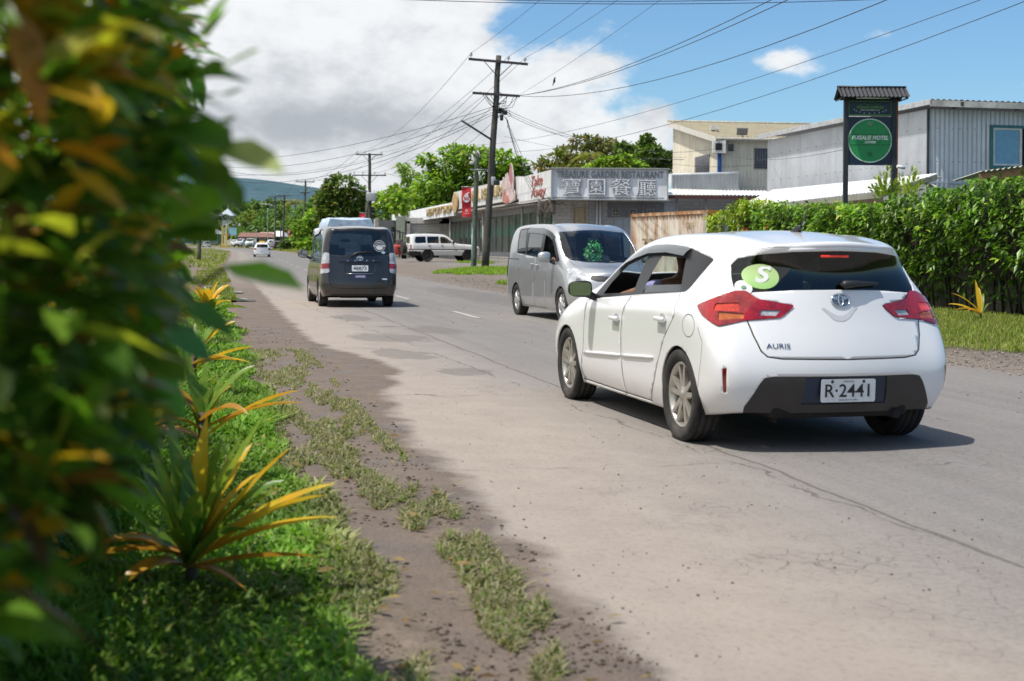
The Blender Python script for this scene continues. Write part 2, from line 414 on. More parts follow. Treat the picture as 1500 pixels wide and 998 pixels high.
    craz = math_(nt, 'MULTIPLY', craz, mapr(nt, nm, .42, .62, .0, .8))
    nbk = noise_(nt, q, 1.1, 3)
    def line(f, w, brk=.35):
        a = math_(nt, 'ABSOLUTE', f); return math_(nt, 'MULTIPLY', mapr(nt, a, w, w * .45), mapr(nt, nbk, brk, brk + .12))
    j1 = math_(nt, 'MULTIPLY', math_(nt, 'SUBTRACT', noise_(nt, q, .9, 6, .6), .5), .55)
    seam = line(math_(nt, 'ADD', math_(nt, 'ADD', d, 1.72), math_(nt, 'ADD', math_(nt, 'MULTIPLY', j1, .35), math_(nt, 'MULTIPLY', y, .006))), .016, .1)
    s2 = line(math_(nt, 'ADD', math_(nt, 'SUBTRACT', d, -2.5), math_(nt, 'ADD', j1, math_(nt, 'MULTIPLY', math_(nt, 'SUBTRACT', y, 20), .05))), .014, .40)
    s3 = line(math_(nt, 'ADD', math_(nt, 'SUBTRACT', d, .9), math_(nt, 'ADD', j1, math_(nt, 'MULTIPLY', math_(nt, 'SUBTRACT', y, 20), -.03))), .014, .45)
    jy = math_(nt, 'MULTIPLY', j1, 2.0)
    cr = seam
    for k in (s2, s3, craz): cr = math_(nt, 'MAXIMUM', cr, k)
    for y0, w in ((17.6, .035), (12.2, .022), (22.5, .04), (25.6, .045), (8.3, .016)):
        cr = math_(nt, 'MAXIMUM', cr, line(math_(nt, 'ADD', math_(nt, 'SUBTRACT', y, y0), math_(nt, 'ADD', jy, math_(nt, 'MULTIPLY', d, -.12))), w, .47))
    c = mixc(nt, math_(nt, 'MULTIPLY', cr, .48), c, (.045, .04, .037))
    # mud over the left edge
    mw = math_(nt, 'ADD', math_(nt, 'MULTIPLY', math_(nt, 'SUBTRACT', noise_(nt, q, 1.3, 5, .62), .5), .62), math_(nt, 'MULTIPLY', math_(nt, 'SUBTRACT', nf, .5), .10))
    yb = math_(nt, 'DIVIDE', math_(nt, 'SUBTRACT', y, 14.6), 2.6); mw = math_(nt, 'SUBTRACT', mw, math_(nt, 'MULTIPLY', math_(nt, 'POWER', 2.718, math_(nt, 'MULTIPLY', math_(nt, 'MULTIPLY', yb, yb), -1.0)), .62))
    mf = mapr(nt, math_(nt, 'ADD', d, mw), -3.66, -3.80)
    mf = math_(nt, 'MULTIPLY', mf, mapr(nt, y, 60, 40, .3, 1))
    wet = mapr(nt, noise_(nt, q, 1.8, 5, .6), .45, .68)
    mud = mixc(nt, mapr(nt, nm, .3, .7), (.135, .103, .08), (.195, .15, .118)); mud = mixc(nt, mapr(nt, nf, .52, .64, 0, .7), mud, (.055, .04, .032)); mud = mixc(nt, math_(nt, 'MULTIPLY', wet, .55), mud, (.088, .07, .058))
    c = mixc(nt, mf, c, mud)
    # damp rim where mud meets dust
    L(nt, c, b.inputs['Base Color'])
    ro = math_(nt, 'SUBTRACT', .88, math_(nt, 'MULTIPLY', math_(nt, 'MULTIPLY', mf, wet), .48)); L(nt, ro, b.inputs['Roughness']); b.inputs['Specular IOR Level'].default_value = .35
    tread = math_(nt, 'SINE', math_(nt, 'MULTIPLY', math_(nt, 'ADD', y, math_(nt, 'MULTIPLY', d, .6)), 70.0))
    h = math_(nt, 'ADD', math_(nt, 'MULTIPLY', nf, .4), math_(nt, 'MULTIPLY', cr, -1.0)); h = math_(nt, 'ADD', h, math_(nt, 'MULTIPLY', nm, .3))
    hm = math_(nt, 'MULTIPLY', math_(nt, 'ADD', noise_(nt, q, 18, 4, .7), math_(nt, 'MULTIPLY', math_(nt, 'MULTIPLY', tread, mapr(nt, noise_(nt, q, .7, 2), .5, .58)), .06)), 2.2)
    h = math_(nt, 'ADD', h, math_(nt, 'MULTIPLY', mf, hm))
    L(nt, bump_(nt, h, .55, .02), b.inputs['Normal'])
    return m
def build_ground():
    ds = np.concatenate([-np.geomspace(1200, 9, 34), np.linspace(-8.6, 14, 120), np.geomspace(15, 1200, 34)])
    ys = np.concatenate([np.linspace(-70, 0, 15), np.linspace(.7, 60, 150), np.geomspace(62, 3000, 90)])
    def wob(D, Yy):
        k = sstep(-3.8, -4.8, D) * sstep(60, 30, Yy)
        return k * (.035 * np.sin(Yy * 1.7 + D * 2.1) * np.cos(D * 3.0 - Yy * .6) + .05 * sstep(-4.6, -6, D)) - .012
    strip_sheet('ground', ds, ys, 0, mat_ground(), wob)
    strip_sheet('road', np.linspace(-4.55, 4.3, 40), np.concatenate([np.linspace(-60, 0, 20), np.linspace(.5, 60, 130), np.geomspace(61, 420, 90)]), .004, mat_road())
    # worn centre dashes
    m, nt, b, o = new_mat('road_paint'); p = geo_pos(nt)
    n1 = noise_(nt, p, 14, 6, .7); c = mixc(nt, mapr(nt, n1, .36, .56), (.19, .172, .158), (.46, .45, .42)); L(nt, c, b.inputs['Base Color']); b.inputs['Roughness'].default_value = .8
    mb = MB(); y = 25.3 - 9.3 * 3
    while y < 330:
        if y > 24:
            n = 4; vs = []
            for i in range(n + 1):
                yy = y + 2.6 * i / n
                for s in (-.055, .055):
                    x = float(road_x(yy)) - .05 + s; vs.append((x, yy, gzf(x, yy) + .009))
            mb.add(vs, [(2 * i, 2 * i + 1, 2 * i + 3, 2 * i + 2) for i in range(n)])
        y += 9.3
    for k in range(40):                                           # far edge line round the bend
        pass
    kind(mb.build('road_markings', m), 'structure')
    # puddles
    m, nt, b, o = new_mat('puddle_water'); n1 = noise_(nt, geo_pos(nt), 3, 5); L(nt, mixc(nt, n1, (.045, .038, .032), (.085, .07, .055)), b.inputs['Base Color']); b.inputs['Roughness'].default_value = .06; b.inputs['Specular IOR Level'].default_value = .9
    L(nt, bump_(nt, noise_(nt, geo_pos(nt), 9, 3), .06, .01), b.inputs['Normal'])
    mb = MB()
    for (u, v, rx, ry) in ((352, 447, .38, .9), (335, 436, .4, 1.2)):
        w = G(u, v); ph = random.random() * 6; P = []
        for k in range(40):
            t = 2 * PI * k / 40; r = 1 + .12 * math.sin(2 * t + ph) + .08 * math.sin(3 * t + ph * 2) + .05 * math.sin(7 * t)
            x, y = w.x + rx * r * math.cos(t) - .23 * ry * r * math.sin(t), w.y + ry * r * math.sin(t); P.append((x, y, gzf(x, y) + .012 + (.02 if x - float(road_x(y)) < -4.3 else 0)))
        mb.poly(P)
    kind(mb.build('puddle', m, fix=True), 'structure')
    hills()
def hills():
    m, nt, b, o = new_mat('hill_forest_haze'); p = geo_pos(nt); n1 = noise_(nt, scl(nt, p, (1, 1, 2)), .02, 8, .7); n2 = noise_(nt, p, .07, 5, .6)
    c = mixc(nt, mapr(nt, n1, .3, .7), (.042, .085, .112), (.080, .135, .155)); c = mixc(nt, mapr(nt, n2, .45, .7, 0, .45), c, (.105, .165, .180)); L(nt, c, b.inputs['Base Color']); b.inputs['Roughness'].default_value = 1; b.inputs['Specular IOR Level'].default_value = 0  # distance haze is mixed into these blue-green base colours
    for (Y0, Y1, prof, z0) in ((1500, 2300, [(-200, 262), (150, 258), (300, 264), (380, 270), (440, 276), (480, 283), (520, 297), (600, 315), (760, 335), (1600, 345)], 0),
                               (800, 1150, [(-200, 312), (200, 308), (320, 306), (430, 309), (500, 318), (640, 332), (1600, 350)], 0)):
        us = np.linspace(-260, 1700, 150); V = []; n = 12
        top = np.interp(us, [q[0] for q in prof], [q[1] for q in prof])
        for j in range(n):
            f = j / (n - 1); Y = Y0 + (Y1 - Y0) * f
            for u, v in zip(us, top):
                q = at(u, v, Y1); nz = noise.noise(Vector((u * .012, f * 3, Y0 * .01))) + .5 * noise.noise(Vector((u * .04, f * 6, 5)))
                V.append((q.x * Y / Y1, Y, max(-4, 6 + (q.z - 6) * f ** .8 + nz * 10 * f * (1 - f * .75))))
        i = np.arange(n - 1)[:, None] * 150 + np.arange(149)[None]; F = np.stack([i, i + 1, i + 151, i + 150], -1).reshape(-1, 4)
        kind(obj('hills', np_mesh('hills', V, F, smooth=True), m), 'structure')
# ---------------------------------------------------------------- grass
M_GRASS = leaf_mat('grass_blade', .35, .55, .25)
def blades(name, P, hgt, wid, col, lean=.6, seed=1):
    """P (n,3) roots, one bent blade each"""
    r = np.random.default_rng(seed); n = len(P); a = r.uniform(0, 2 * PI, n); h = hgt * r.uniform(.55, 1.3, n); w = wid * r.uniform(.7, 1.3, n)
    le = lean * r.uniform(.2, 1.6, n); dx, dy = np.cos(a), np.sin(a); px, py = -dy, dx
    V = np.zeros((n, 6, 3), np.float32)
    for k, (t, ww) in enumerate(((0, .8), (.55, 1.0), (1, .12))):
        c = np.stack([P[:, 0] + dx * h * le * t * t, P[:, 1] + dy * h * le * t * t, P[:, 2] + h * t * (1 - .35 * np.minimum(le, 1.2) * t)], 1)
        off = np.stack([px * w * ww / 2, py * w * ww / 2, 0 * w], 1)
        V[:, 2 * k] = c - off; V[:, 2 * k + 1] = c + off
    b = np.arange(n)[:, None] * 6
    F = np.concatenate([b + np.array([[0, 1, 3, 2]]), b + np.array([[2, 3, 5, 4]])])
    C = np.repeat(col, 6, 0)
    o = obj(name, np_mesh(name, V.reshape(-1, 3), F, col=C, smooth=True), M_GRASS); return kind(o, 'stuff')
def scatter(n, d0, d1, y0, y1, pw=1.5, seed=3, clump=None, thr=.0):
    r = np.random.default_rng(seed); u = r.uniform(0, 1, n)
    k = 1 - pw; y = (y0 ** k + u * (y1 ** k - y0 ** k)) ** (1 / k)
    d = r.uniform(0, 1, n); D = (d0(y) if callable(d0) else d0) * (1 - d) + (d1(y) if callable(d1) else d1) * d
    x = road_x(y) + D
    if clump:
        cx, cy = clump if isinstance(clump, tuple) else (clump, clump)
        nz = np.array([noise.noise(Vector(((a + .23 * b) * cx, b * cy, seed))) + .5 * noise.noise(Vector((a * cx * 3, b * cy * 3, seed + 9))) for a, b in zip(x, y)]); k_ = nz > thr; x, y, D = x[k_], y[k_], D[k_]
    return np.stack([x, y, gz(x, y)], 1), D
def gcol(n, a, b, seed, extra=None, pe=.1):
    r = np.random.default_rng(seed); t = r.uniform(0, 1, (n, 1)); c = np.array(a) * (1 - t) + np.array(b) * t
    if extra is not None: k = r.uniform(0, 1, n) < pe; c[k] = np.array(extra) * r.uniform(.7, 1.2, (k.sum(), 1))
    return c
def build_grass():
    edge = lambda y: -4.47 - .012 * y + .10 * np.sin(y * 1.3) + .07 * np.sin(y * 3.7 + 1)
    P, D = scatter(105000, lambda y: -6.6 - .05 * y, edge, 2.3, 34, 1.55, 3); P[:, 2] += .03 * sstep(-4.6, -6, D)
    hs = .05 + .05 * sstep(-4.7, -5.6, D) + .03 * (P[:, 1] > 9)
    near = sstep(-4.72, -4.47, D)[:, None]
    c = gcol(len(P), (.09, .19, .018), (.20, .34, .04), 5, (.34, .30, .09), .05) * (1 - near * .8) + gcol(len(P), (.22, .20, .09), (.34, .31, .17), 6) * near * .8
    nz = np.array([noise.noise(Vector((a * 1.4, b * 1.1, 2))) for a, b in P[:, :2]]); c = c * (1 + .75 * nz[:, None]); hs = hs * (1 + .9 * np.maximum(0, nz))
    blades('grass', P, hs, (.013 + .0012 * P[:, 1]), c, .9, 7)
    P, D = scatter(42000, -4.66, -3.88, 3.2, 17, 1.4, 8, (3.2, .62), -.03)
    blades('dry_grass', P, .042, .010, gcol(len(P), (.20, .18, .09), (.36, .33, .20), 9, (.14, .20, .04), .22), 1.1, 10)
    P, D = scatter(9000, -6.0, -4.55, 30, 75, 1.2, 18, .35, .0); blades('grass', P, .12, .03, gcol(len(P), (.10, .16, .02), (.26, .27, .06), 19), .9, 20)
    P, D = scatter(52000, lambda y: 5.35 + .35 * np.sin(y * .9) + .2 * np.sin(y * 2.3), lambda y: 11.6 + .03 * (y - 27), 12, 37, 1.3, 11)
    blades('grass', P, .10, .012, gcol(len(P), (.12, .17, .02), (.27, .31, .06), 12, (.30, .25, .10), .12), .8, 13)
    # tufts round the poles before the restaurant
    r = np.random.default_rng(21); Q = []
    for (u, v, rx, ry, n) in ((700, 397, 1.9, 3.0, 5200), (735, 398, 1.6, 2.5, 3200), (705, 386, 1.4, 2.0, 2000), (672, 398, 1.0, 2.0, 900), (745, 416, .4, .8, 500)):
        w = G(u, v); t = r.uniform(0, 2 * PI, n); q = np.sqrt(r.uniform(0, 1, n)) * (1 + .3 * np.sin(3 * t)); x = w.x + rx * q * np.cos(t); y = w.y + ry * q * np.sin(t); Q.append(np.stack([x, y, gz(x, y)], 1))
    Q = np.concatenate(Q); blades('grass', Q, .16, .028, gcol(len(Q), (.13, .25, .025), (.30, .40, .05), 22), .8, 23)
    # far right verge beyond the shops
    P, D = scatter(9000, 4.6, 10.5, 118, 240, 1.1, 31); blades('grass', P, .30, .10, gcol(len(P), (.14, .19, .03), (.30, .31, .07), 32), .8, 33)
    P, D = scatter(5000, -12, -4.8, 75, 240, 1.1, 34, .12, 0); blades('grass', P, .25, .10, gcol(len(P), (.14, .2, .03), (.28, .30, .07), 35), .8, 36)
    r = np.random.default_rng(60); Q, D = scatter(260, -6.2, -3.7, 3.2, 18, 1.5, 61); Q[:, 2] += .03; o = leaf_cloud('fallen_leaves', Q, np.stack([r.normal(0, 1, len(Q)), r.normal(0, 1, len(Q)), r.uniform(-.1, .25, len(Q))], 1), .05 * r.uniform(.6, 1.5, len(Q)), .4, gcol(len(Q), (.16, .09, .035), (.36, .26, .10), 62), M_GRASS, None, 63, .3, 2, .1); kind(o, 'stuff')
    # crumbs of asphalt, clods and gravel
    r = np.random.default_rng(40)
    def stones(name, P, size, col, seed):
        r = np.random.default_rng(seed); n = len(P); base = np.array([[1, 0, 0], [-1, 0, 0], [0, 1, 0], [0, -1, 0], [0, 0, 1], [0, 0, -.6]], np.float32)
        V = base[None] * size[:, None, None] * r.uniform(.55, 1.25, (n, 6, 1)) * np.array([1, 1, .6]); a = r.uniform(0, 6.28, n); c, s = np.cos(a), np.sin(a)
        V = np.stack([V[..., 0] * c[:, None] - V[..., 1] * s[:, None], V[..., 0] * s[:, None] + V[..., 1] * c[:, None], V[..., 2]], -1) + P[:, None]
        T = np.array([[0, 2, 4], [2, 1, 4], [1, 3, 4], [3, 0, 4], [2, 0, 5], [1, 2, 5], [3, 1, 5], [0, 3, 5]]); F = (np.arange(n)[:, None, None] * 6 + T[None]).reshape(-1, 3)
        kind(obj(name, np_mesh(name, V.reshape(-1, 3), F, col=np.repeat(col, 6, 0)), M_STONE), 'stuff')
    P, D = scatter(1500, -3.9, -1.2, 3.4, 30, 1.6, 41, 1.2, .0); P[:, 2] += .006; stones('loose_grit', P,   .003 + .007 * r.uniform(0, 1, len(P)) ** 3, gcol(len(P), (.07, .06, .05), (.2, .17, .14), 42, (.4, .38, .35), .03), 43)
    P, D = scatter(5000, -4.6, -3.72, 3.0, 22, 1.6, 44, 1.5, .05); P[:, 2] += .006; stones('mud_clods', P, .004 + .013 * r.uniform(0, 1, len(P)) ** 3, gcol(len(P), (.07, .052, .04), (.15, .112, .085), 45), 46)
    P, D = scatter(9000, 3.4, 6.2, 12, 58, 1.2, 47); P[:, 2] += .005; stones('gravel', P, .008 + .022 * r.uniform(0, 1, len(P)) ** 2, gcol(len(P), (.10, .085, .07), (.30, .26, .22), 48), 49)
    P, D = scatter(900, -1.2, 3.2, 10, 40, 1.3, 50, .9, .1); P[:, 2] += .006; stones('loose_grit', P, .006 + .012 * r.uniform(0, 1, len(P)) ** 3, gcol(len(P), (.06, .05, .045), (.16, .14, .12), 51), 52)
M_STONE = leaf_mat('stone_chips', 0.0, .9, .3)
# ------------------------------------------------------------------ hedges, trees, palms
M_LEAF = leaf_mat('hedge_leaf', .30, .38, .5); M_LEAFDULL = leaf_mat('tree_leaf', .32, .6, .25); M_CROTON = leaf_mat('croton_leaf', .5, .34, .5)
M_BARK = pm('bark', (.10, .08, .06), .9, var=.4, scale=8, bump=.4, bscale=20); M_TWIGSHADE = pm('twigs_and_core_shade', (.020, .016, .011), .95, var=.5, scale=6)
def leaf_cloud(name, P, Nn, size, aspect, col, mat, parent=None, seed=1, fold=.25, seg=3, droop=.3, face=None):
    """one leaf per point: a folded, bent blade pointing along Nn (n,3); col (n,3)"""
    r = np.random.default_rng(seed); n = len(P); d = Nn / (np.linalg.norm(Nn, axis=1, keepdims=True) + 1e-9)
    up = np.tile([[0., 0, 1.]] if face is None else [face], (n, 1)) + r.normal(0, .35 if face is None else .12, (n, 3)); s = np.cross(d, up); s /= np.linalg.norm(s, axis=1, keepdims=True) + 1e-9; nn = np.cross(s, d)
    size = np.broadcast_to(size, n); L_ = size[:, None]; W_ = (size * aspect)[:, None] / 2
    rows = []
    prof = {2: ((0, .12), (.5, 1), (1, .05)), 3: ((0, .12), (.33, .95), (.7, .8), (1, .04)), 1: ((0, .35), (1, .35))}[seg]
    for t, w in prof:
        c = P + d * L_ * t - np.array([[0, 0, 1.]]) * (L_ * droop * t * t)
        if seg == 1: rows += [c - s * W_ * 2 * w, c + s * W_ * 2 * w]
        else: rows += [c - s * W_ * w + nn * W_ * w * fold, c, c + s * W_ * w + nn * W_ * w * fold]
    k = len(rows); V = np.stack(rows, 1); b = np.arange(n)[:, None] * k; F = []
    if seg == 1: F.append(b + np.array([[0, 1, 3, 2]]))
    else:
        for i in range(len(prof) - 1):
            F.append(b + np.array([[3 * i, 3 * i + 1, 3 * i + 4, 3 * i + 3]])); F.append(b + np.array([[3 * i + 1, 3 * i + 2, 3 * i + 5, 3 * i + 4]]))
    return obj(name, np_mesh(name, V.reshape(-1, 3), np.concatenate(F), col=np.repeat(col, k, 0), smooth=True), mat, parent)
def pick(r, n, pal, w):
    i = r.choice(len(pal), n, p=np.array(w) / sum(w)); return np.array(pal)[i] * r.uniform(.72, 1.3, (n, 1))
def strap(mb, p, az, Ln, wid, rise, droop, m=0, twist=0.0):
    """a strap leaf arching from p"""
    vs = []; n = 8
    for i in range(n + 1):
        t = i / n; h = Ln * (t * math.cos(rise)); z = Ln * (math.sin(rise) * t - droop * t * t)
        c = Vector(p) + Vector((math.cos(az) * h, math.sin(az) * h, z)); w = wid * 1.75 * (math.sin(PI * min(1, t * .92 + .08)) ** .6) * (1 - .55 * t) * .5
        sd = Vector((-math.sin(az), math.cos(az), 0)); sd = sd * math.cos(twist * t) + Vector((0, 0, 1)) * math.sin(twist * t)
        vs += [c - sd * w + Vector((0, 0, w * .5)), c, c + sd * w + Vector((0, 0, w * .5))]
    mb.add(vs, [f for i in range(n) for f in ((3 * i, 3 * i + 1, 3 * i + 4, 3 * i + 3), (3 * i + 1, 3 * i + 2, 3 * i + 5, 3 * i + 4))], m, True)
def mat_strap(name, a, b, c):
    m, nt, bb, out = new_mat(name); p = obco(nt); n1 = noise_(nt, scl(nt, p, (1, 1, 1)), 5, 4); n2 = noise_(nt, p, 17, 4)
    col = mixc(nt, mapr(nt, n1, .40, .60), a, b); col = mixc(nt, mapr(nt, n2, .5, .72, 0, .7), col, c); L(nt, col, bb.inputs['Base Color']); bb.inputs['Roughness'].default_value = .35
    t = N(nt, 'ShaderNodeBsdfTranslucent'); L(nt, col, t.inputs[0]); mx = N(nt, 'ShaderNodeMixShader'); mx.inputs[0].default_value = .4; L(nt, bb.outputs[0], mx.inputs[1]); L(nt, t.outputs[0], mx.inputs[2]); L(nt, mx.outputs[0], out.inputs[0]); return m
S_GREEN = mat_strap('green_strap_leaf', (.10, .22, .02), (.20, .32, .03), (.36, .36, .03)); S_GOLD = mat_strap('golden_strap_leaf', (.72, .50, .03), (.75, .40, .02), (.38, .38, .03)); S_BRONZE = mat_strap('bronze_strap_leaf', (.58, .32, .03), (.50, .22, .02), (.32, .28, .04))
def cordyline(label, p, specs, scale=1.0, stem=.22, group=None):
    """specs: (azimuth deg, length, width, rise deg, droop, material index)"""
    root = thing('cordyline_plant', label, 'plant', p, 0, group)
    mb = MB(); mb.tube([(0, 0, 0), (.01, 0, stem * .6), (0, 0.01, stem * 1.3)], [.026, .022, .02], 8); mb.build('stem', M_BARK, root)
    mb = MB()
    for i, (az, Ln, w, rise, dr, m) in enumerate(specs): strap(mb, (0, 0, stem * (.8 + .5 * (i % 3) / 3)), math.radians(az), Ln * scale, w * scale, math.radians(rise), dr, m, .5 * ((i % 3) - 1))
    mb.build('foliage', [S_GREEN, S_GOLD, S_BRONZE], root); return root
def build_near_plants():
    r = np.random.default_rng(5); n = 15000
    root = thing('croton_hedge', 'tall leafy croton hedge with green and orange leaves close by on the left', 'hedge', (-1.0, 2.6, 0))
    # points through a bank 2.4 m tall, its road face leaning over at head height
    y = 1.4 + 9.0 * r.uniform(0, 1, n) ** 1.6; z = r.uniform(.05, 1, n) * np.interp(y, [0, 1.5, 3.1, 4.0, 5, 10], [1.9, 1.9, 1.9, 1.45, 1.1, .85]); dep = r.exponential(.16, n)
    cz = np.interp(z, [0, .25, .45, .70, .9, 1.05, 1.5, 2.7], [-.64, -.55, -.47, -.38, -.235, -.10, -.055, -.08])
    cz = cz - .05 * sstep(3.5, 6, y)
    bump = np.array([.10 * noise.noise(Vector((a * 1.6, b * 1.9, 3))) + .05 * noise.noise(Vector((a * 5, b * 5, 7))) for a, b in zip(y, z)])
    x = -.232 * y + cz + bump - dep - .03
    k = ~((y < 1.5) & (x > -.42)); x, y, z = x[k], y[k], z[k]; n = len(x)
    P = np.stack([x - root.location.x, y - root.location.y, z], 1)
    D = np.stack([np.full(n, .75), np.full(n, -.15), np.full(n, .35)], 1) + r.normal(0, .55, (n, 3))
    col = pick(r, n, [(.065, .15, .018), (.12, .23, .025), (.20, .34, .035), (.38, .38, .04), (.58, .33, .02), (.20, .10, .02), (.045, .08, .018)], [.30, .27, .17, .09, .07, .05, .05])
    cl = np.array([noise.noise(Vector((a * 1.3, b * 1.5, 11))) for a, b in zip(y, z)]); ww = (cl > .18) & (r.uniform(0, 1, n) < .55); col[ww] = pick(r, ww.sum(), [(.50, .30, .02), (.52, .22, .015), (.34, .32, .03)], [1, 1, 1])
    leaf_cloud('foliage', P, D, .086 * r.uniform(.7, 1.45, n), .36, col, M_CROTON, root, 6)
    # leaves that stand out past the rest against the sky and the road
    out_ = [((312, 35), (330, -10), 1.7, .05, (0.204, 0.408, 0.034)), ((300, 60), (326, 15), 1.8, .05, (0.204, 0.374, 0.034)), ((306, 118), (372, 72), 1.55, .035, (0.289, 0.5, 0.034)), ((300, 150), (332, 138), 1.6, .06, (0.119, 0.238, 0.025)), ((285, 200), (334, 178), 1.6, .05, (0.136, 0.255, 0.034)), ((240, 190), (332, 215), 1.5, .06, (0.102, 0.204, 0.025)), ((318, 216), (410, 247), 1.45, .036, (0.42, 0.48, 0.2)), ((290, 210), (320, 235), 1.5, .04, (0.34, 0.5, 0.051)),
            ((300, 260), (354, 305), 1.7, .04, (0.102, 0.221, 0.025)), ((270, 240), (330, 275), 1.6, .05, (0.102, 0.187, 0.025)), ((236, 310), (322, 300), 1.6, .06, (0.17, 0.34, 0.034)), ((330, 396), (441, 418), 1.75, .042, (0.221, 0.5, 0.034)), ((270, 445), (340, 490), 2.1, .032, (0.085, 0.238, 0.085)), ((240, 480), (310, 528), 2.0, .035, (0.085, 0.272, 0.153)), ((230, 545), (272, 610), 2.1, .035, (0.102, 0.306, 0.085)), ((215, 520), (272, 558), 1.8, .05, (0.119, 0.221, 0.034)), ((255, 330), (318, 352), 1.7, .05, (0.153, 0.272, 0.034)), ((268, 120), (318, 108), 1.6, .05, (0.17, 0.289, 0.034))]
    P = []; Dv = []; S = []; C = []
    mbx = MB()
    for (a, b, Y, w, c) in out_:
        A = at(a[0], a[1], Y + .12); B = at(b[0], b[1], Y); P.append(A - root.location); Dv.append(B - A); S.append((B - A).length); C.append(c)
    leaf_cloud('foliage', np.array(P), np.array(Dv), np.array(S) * 1.05, np.array([q[3] / s for q, s in zip(out_, S)]) * 1.15, np.array(C), M_CROTON, root, 8, .2, 3, .05, (0, -.75, .7))
    mb = MB(); st = at(290, 428, 1.95) - root.location; mb.tube([st, at(312, 412, 1.9) - root.location, at(334, 397, 1.87) - root.location], .003, 6)
    for k in range(26):
        yy = .9 + .37 * k; b0 = Vector((-.232 * yy - .75 - .25 * random.random(), yy, .0)) - root.location
        mb.tube([b0, b0 + Vector((.03 * random.uniform(-2, 2), .1 * random.uniform(-1, 1), .9 if yy < 3 else .4)), b0 + Vector((.2 * random.uniform(-1, 1), .15 * random.uniform(-1, 1), 1.75 if yy < 3 else .8))], [.025, .018, .008], 6)
    mb.build('stems', M_TWIGSHADE, root)
    # dark sheet standing in for the shade inside the hedge
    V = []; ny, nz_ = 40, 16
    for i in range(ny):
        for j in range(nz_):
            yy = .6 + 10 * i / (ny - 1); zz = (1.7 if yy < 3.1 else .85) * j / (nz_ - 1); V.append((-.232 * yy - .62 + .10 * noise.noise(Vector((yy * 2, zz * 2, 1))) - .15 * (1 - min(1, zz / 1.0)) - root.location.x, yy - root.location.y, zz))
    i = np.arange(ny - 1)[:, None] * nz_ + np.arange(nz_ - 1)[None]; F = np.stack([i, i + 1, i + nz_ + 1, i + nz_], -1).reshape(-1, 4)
    obj('core_shade', np_mesh('core_shade', V, F, smooth=True), M_TWIGSHADE, root)
    g = 'golden strap-leaved plants along the hedge foot'
    p = G(285, 878)
    cordyline('large golden and green strap-leaved plant nearest us on the shaded grass', p, [(8, .60, .055, 42, .28, 1), (-4, .58, .050, 30, .22, 1), (14, .50, .05, 52, .3, 0), (-12, .47, .045, 16, .14, 2), (30, .48, .05, 60, .28, 1), (60, .5, .045, 72, .2, 0), (95, .52, .05, 70, .25, 0), (120, .50, .05, 66, .3, 2), (150, .50, .045, 58, .35, 0), (172, .56, .042, 46, .22, 0), (186, .50, .06, 38, .62, 2), (200, .55, .055, 22, .52, 2), (215, .34, .05, 28, .75, 2), (250, .36, .05, 60, .5, 0), (290, .44, .05, 66, .35, 0), (330, .42, .05, 50, .4, 0), (20, .36, .04, 78, .2, 0), (110, .42, .045, 80, .2, 0), (-30, .25, .05, 8, .3, 2), (75, .55, .05, 78, .12, 1), (20, .62, .05, 66, .15, 0), (5, .60, .05, 57, .18, 1), (345, .55, .05, 70, .15, 0), (130, .58, .05, 74, .15, 0), (165, .6, .05, 72, .12, 0), (160, .60, .05, 64, .25, 0), (45, .52, .05, 62, .2, 1), (100, .46, .05, 66, .15, 2), (-15, .5, .045, 48, .2, 0), (350, .62, .05, 36, .16, 1)], 1.14, .12, g)
    p = G(300, 716)
    cordyline('bronze strap-leaved plant just behind the large golden one', p, [(10, .62, .05, 38, .22, 1), (0, .60, .05, 30, .26, 2), (24, .5, .05, 58, .3, 0), (60, .5, .05, 70, .3, 0), (120, .48, .05, 62, .3, 0), (160, .52, .05, 55, .45, 2), (185, .46, .055, 30, .6, 2), (210, .42, .05, 40, .7, 2), (330, .40, .05, 40, .5, 2), (95, .5, .04, 76, .2, 0), (40, .42, .05, 66, .4, 2), (140, .5, .05, 70, .2, 0)], 1.1, .3, g)
    p = G(286, 592)
    cordyline('yellow-tipped strap-leaved plant third along the hedge foot', p, [(10, .5, .05, 35, .25, 1), (-5, .44, .05, 20, .3, 1), (40, .5, .05, 60, .3, 0), (100, .5, .05, 70, .3, 0), (150, .5, .05, 50, .4, 0), (20, .5, .05, 55, .3, 1), (190, .4, .05, 40, .5, 2), (340, .4, .05, 30, .4, 2)], 1.25, .3, g)
    p = G(306, 492)
    cordyline('bright yellow strap-leaved plant at the far end of the hedge foot', p, [(20 * k, .55, .07, 30 + (k * 37) % 45, .35, 1 if k % 3 else 0) for k in range(18)], 1.35, .3, g)
    # clumps closing the view along the far hedge foot
    rr = np.random.default_rng(12); n = 3200; y = 10 + 17 * rr.uniform(0, 1, n); x = -.232 * y - .95 - rr.exponential(.5, n); z = .05 + rr.uniform(0, 1, n) ** 1.2 * np.interp(y, [10, 14, 27], [2.2, 1.2, 1.0])
    root = thing('shrub_row', 'low green and yellow shrubs continuing the hedge beyond the strap-leaved plants', 'shrubs', (-5, 16, 0))
    leaf_cloud('foliage', np.stack([x + 5, y - 16, z], 1), rr.normal(0, .6, (n, 3)) + np.array([[.5, -.3, .4]]), .16 * rr.uniform(.7, 1.4, n), .35, pick(rr, n, [(.05, .11, .015), (.09, .17, .02), (.30, .26, .02), (.03, .06, .012)], [.4, .3, .12, .18]), M_CROTON, root, 13)

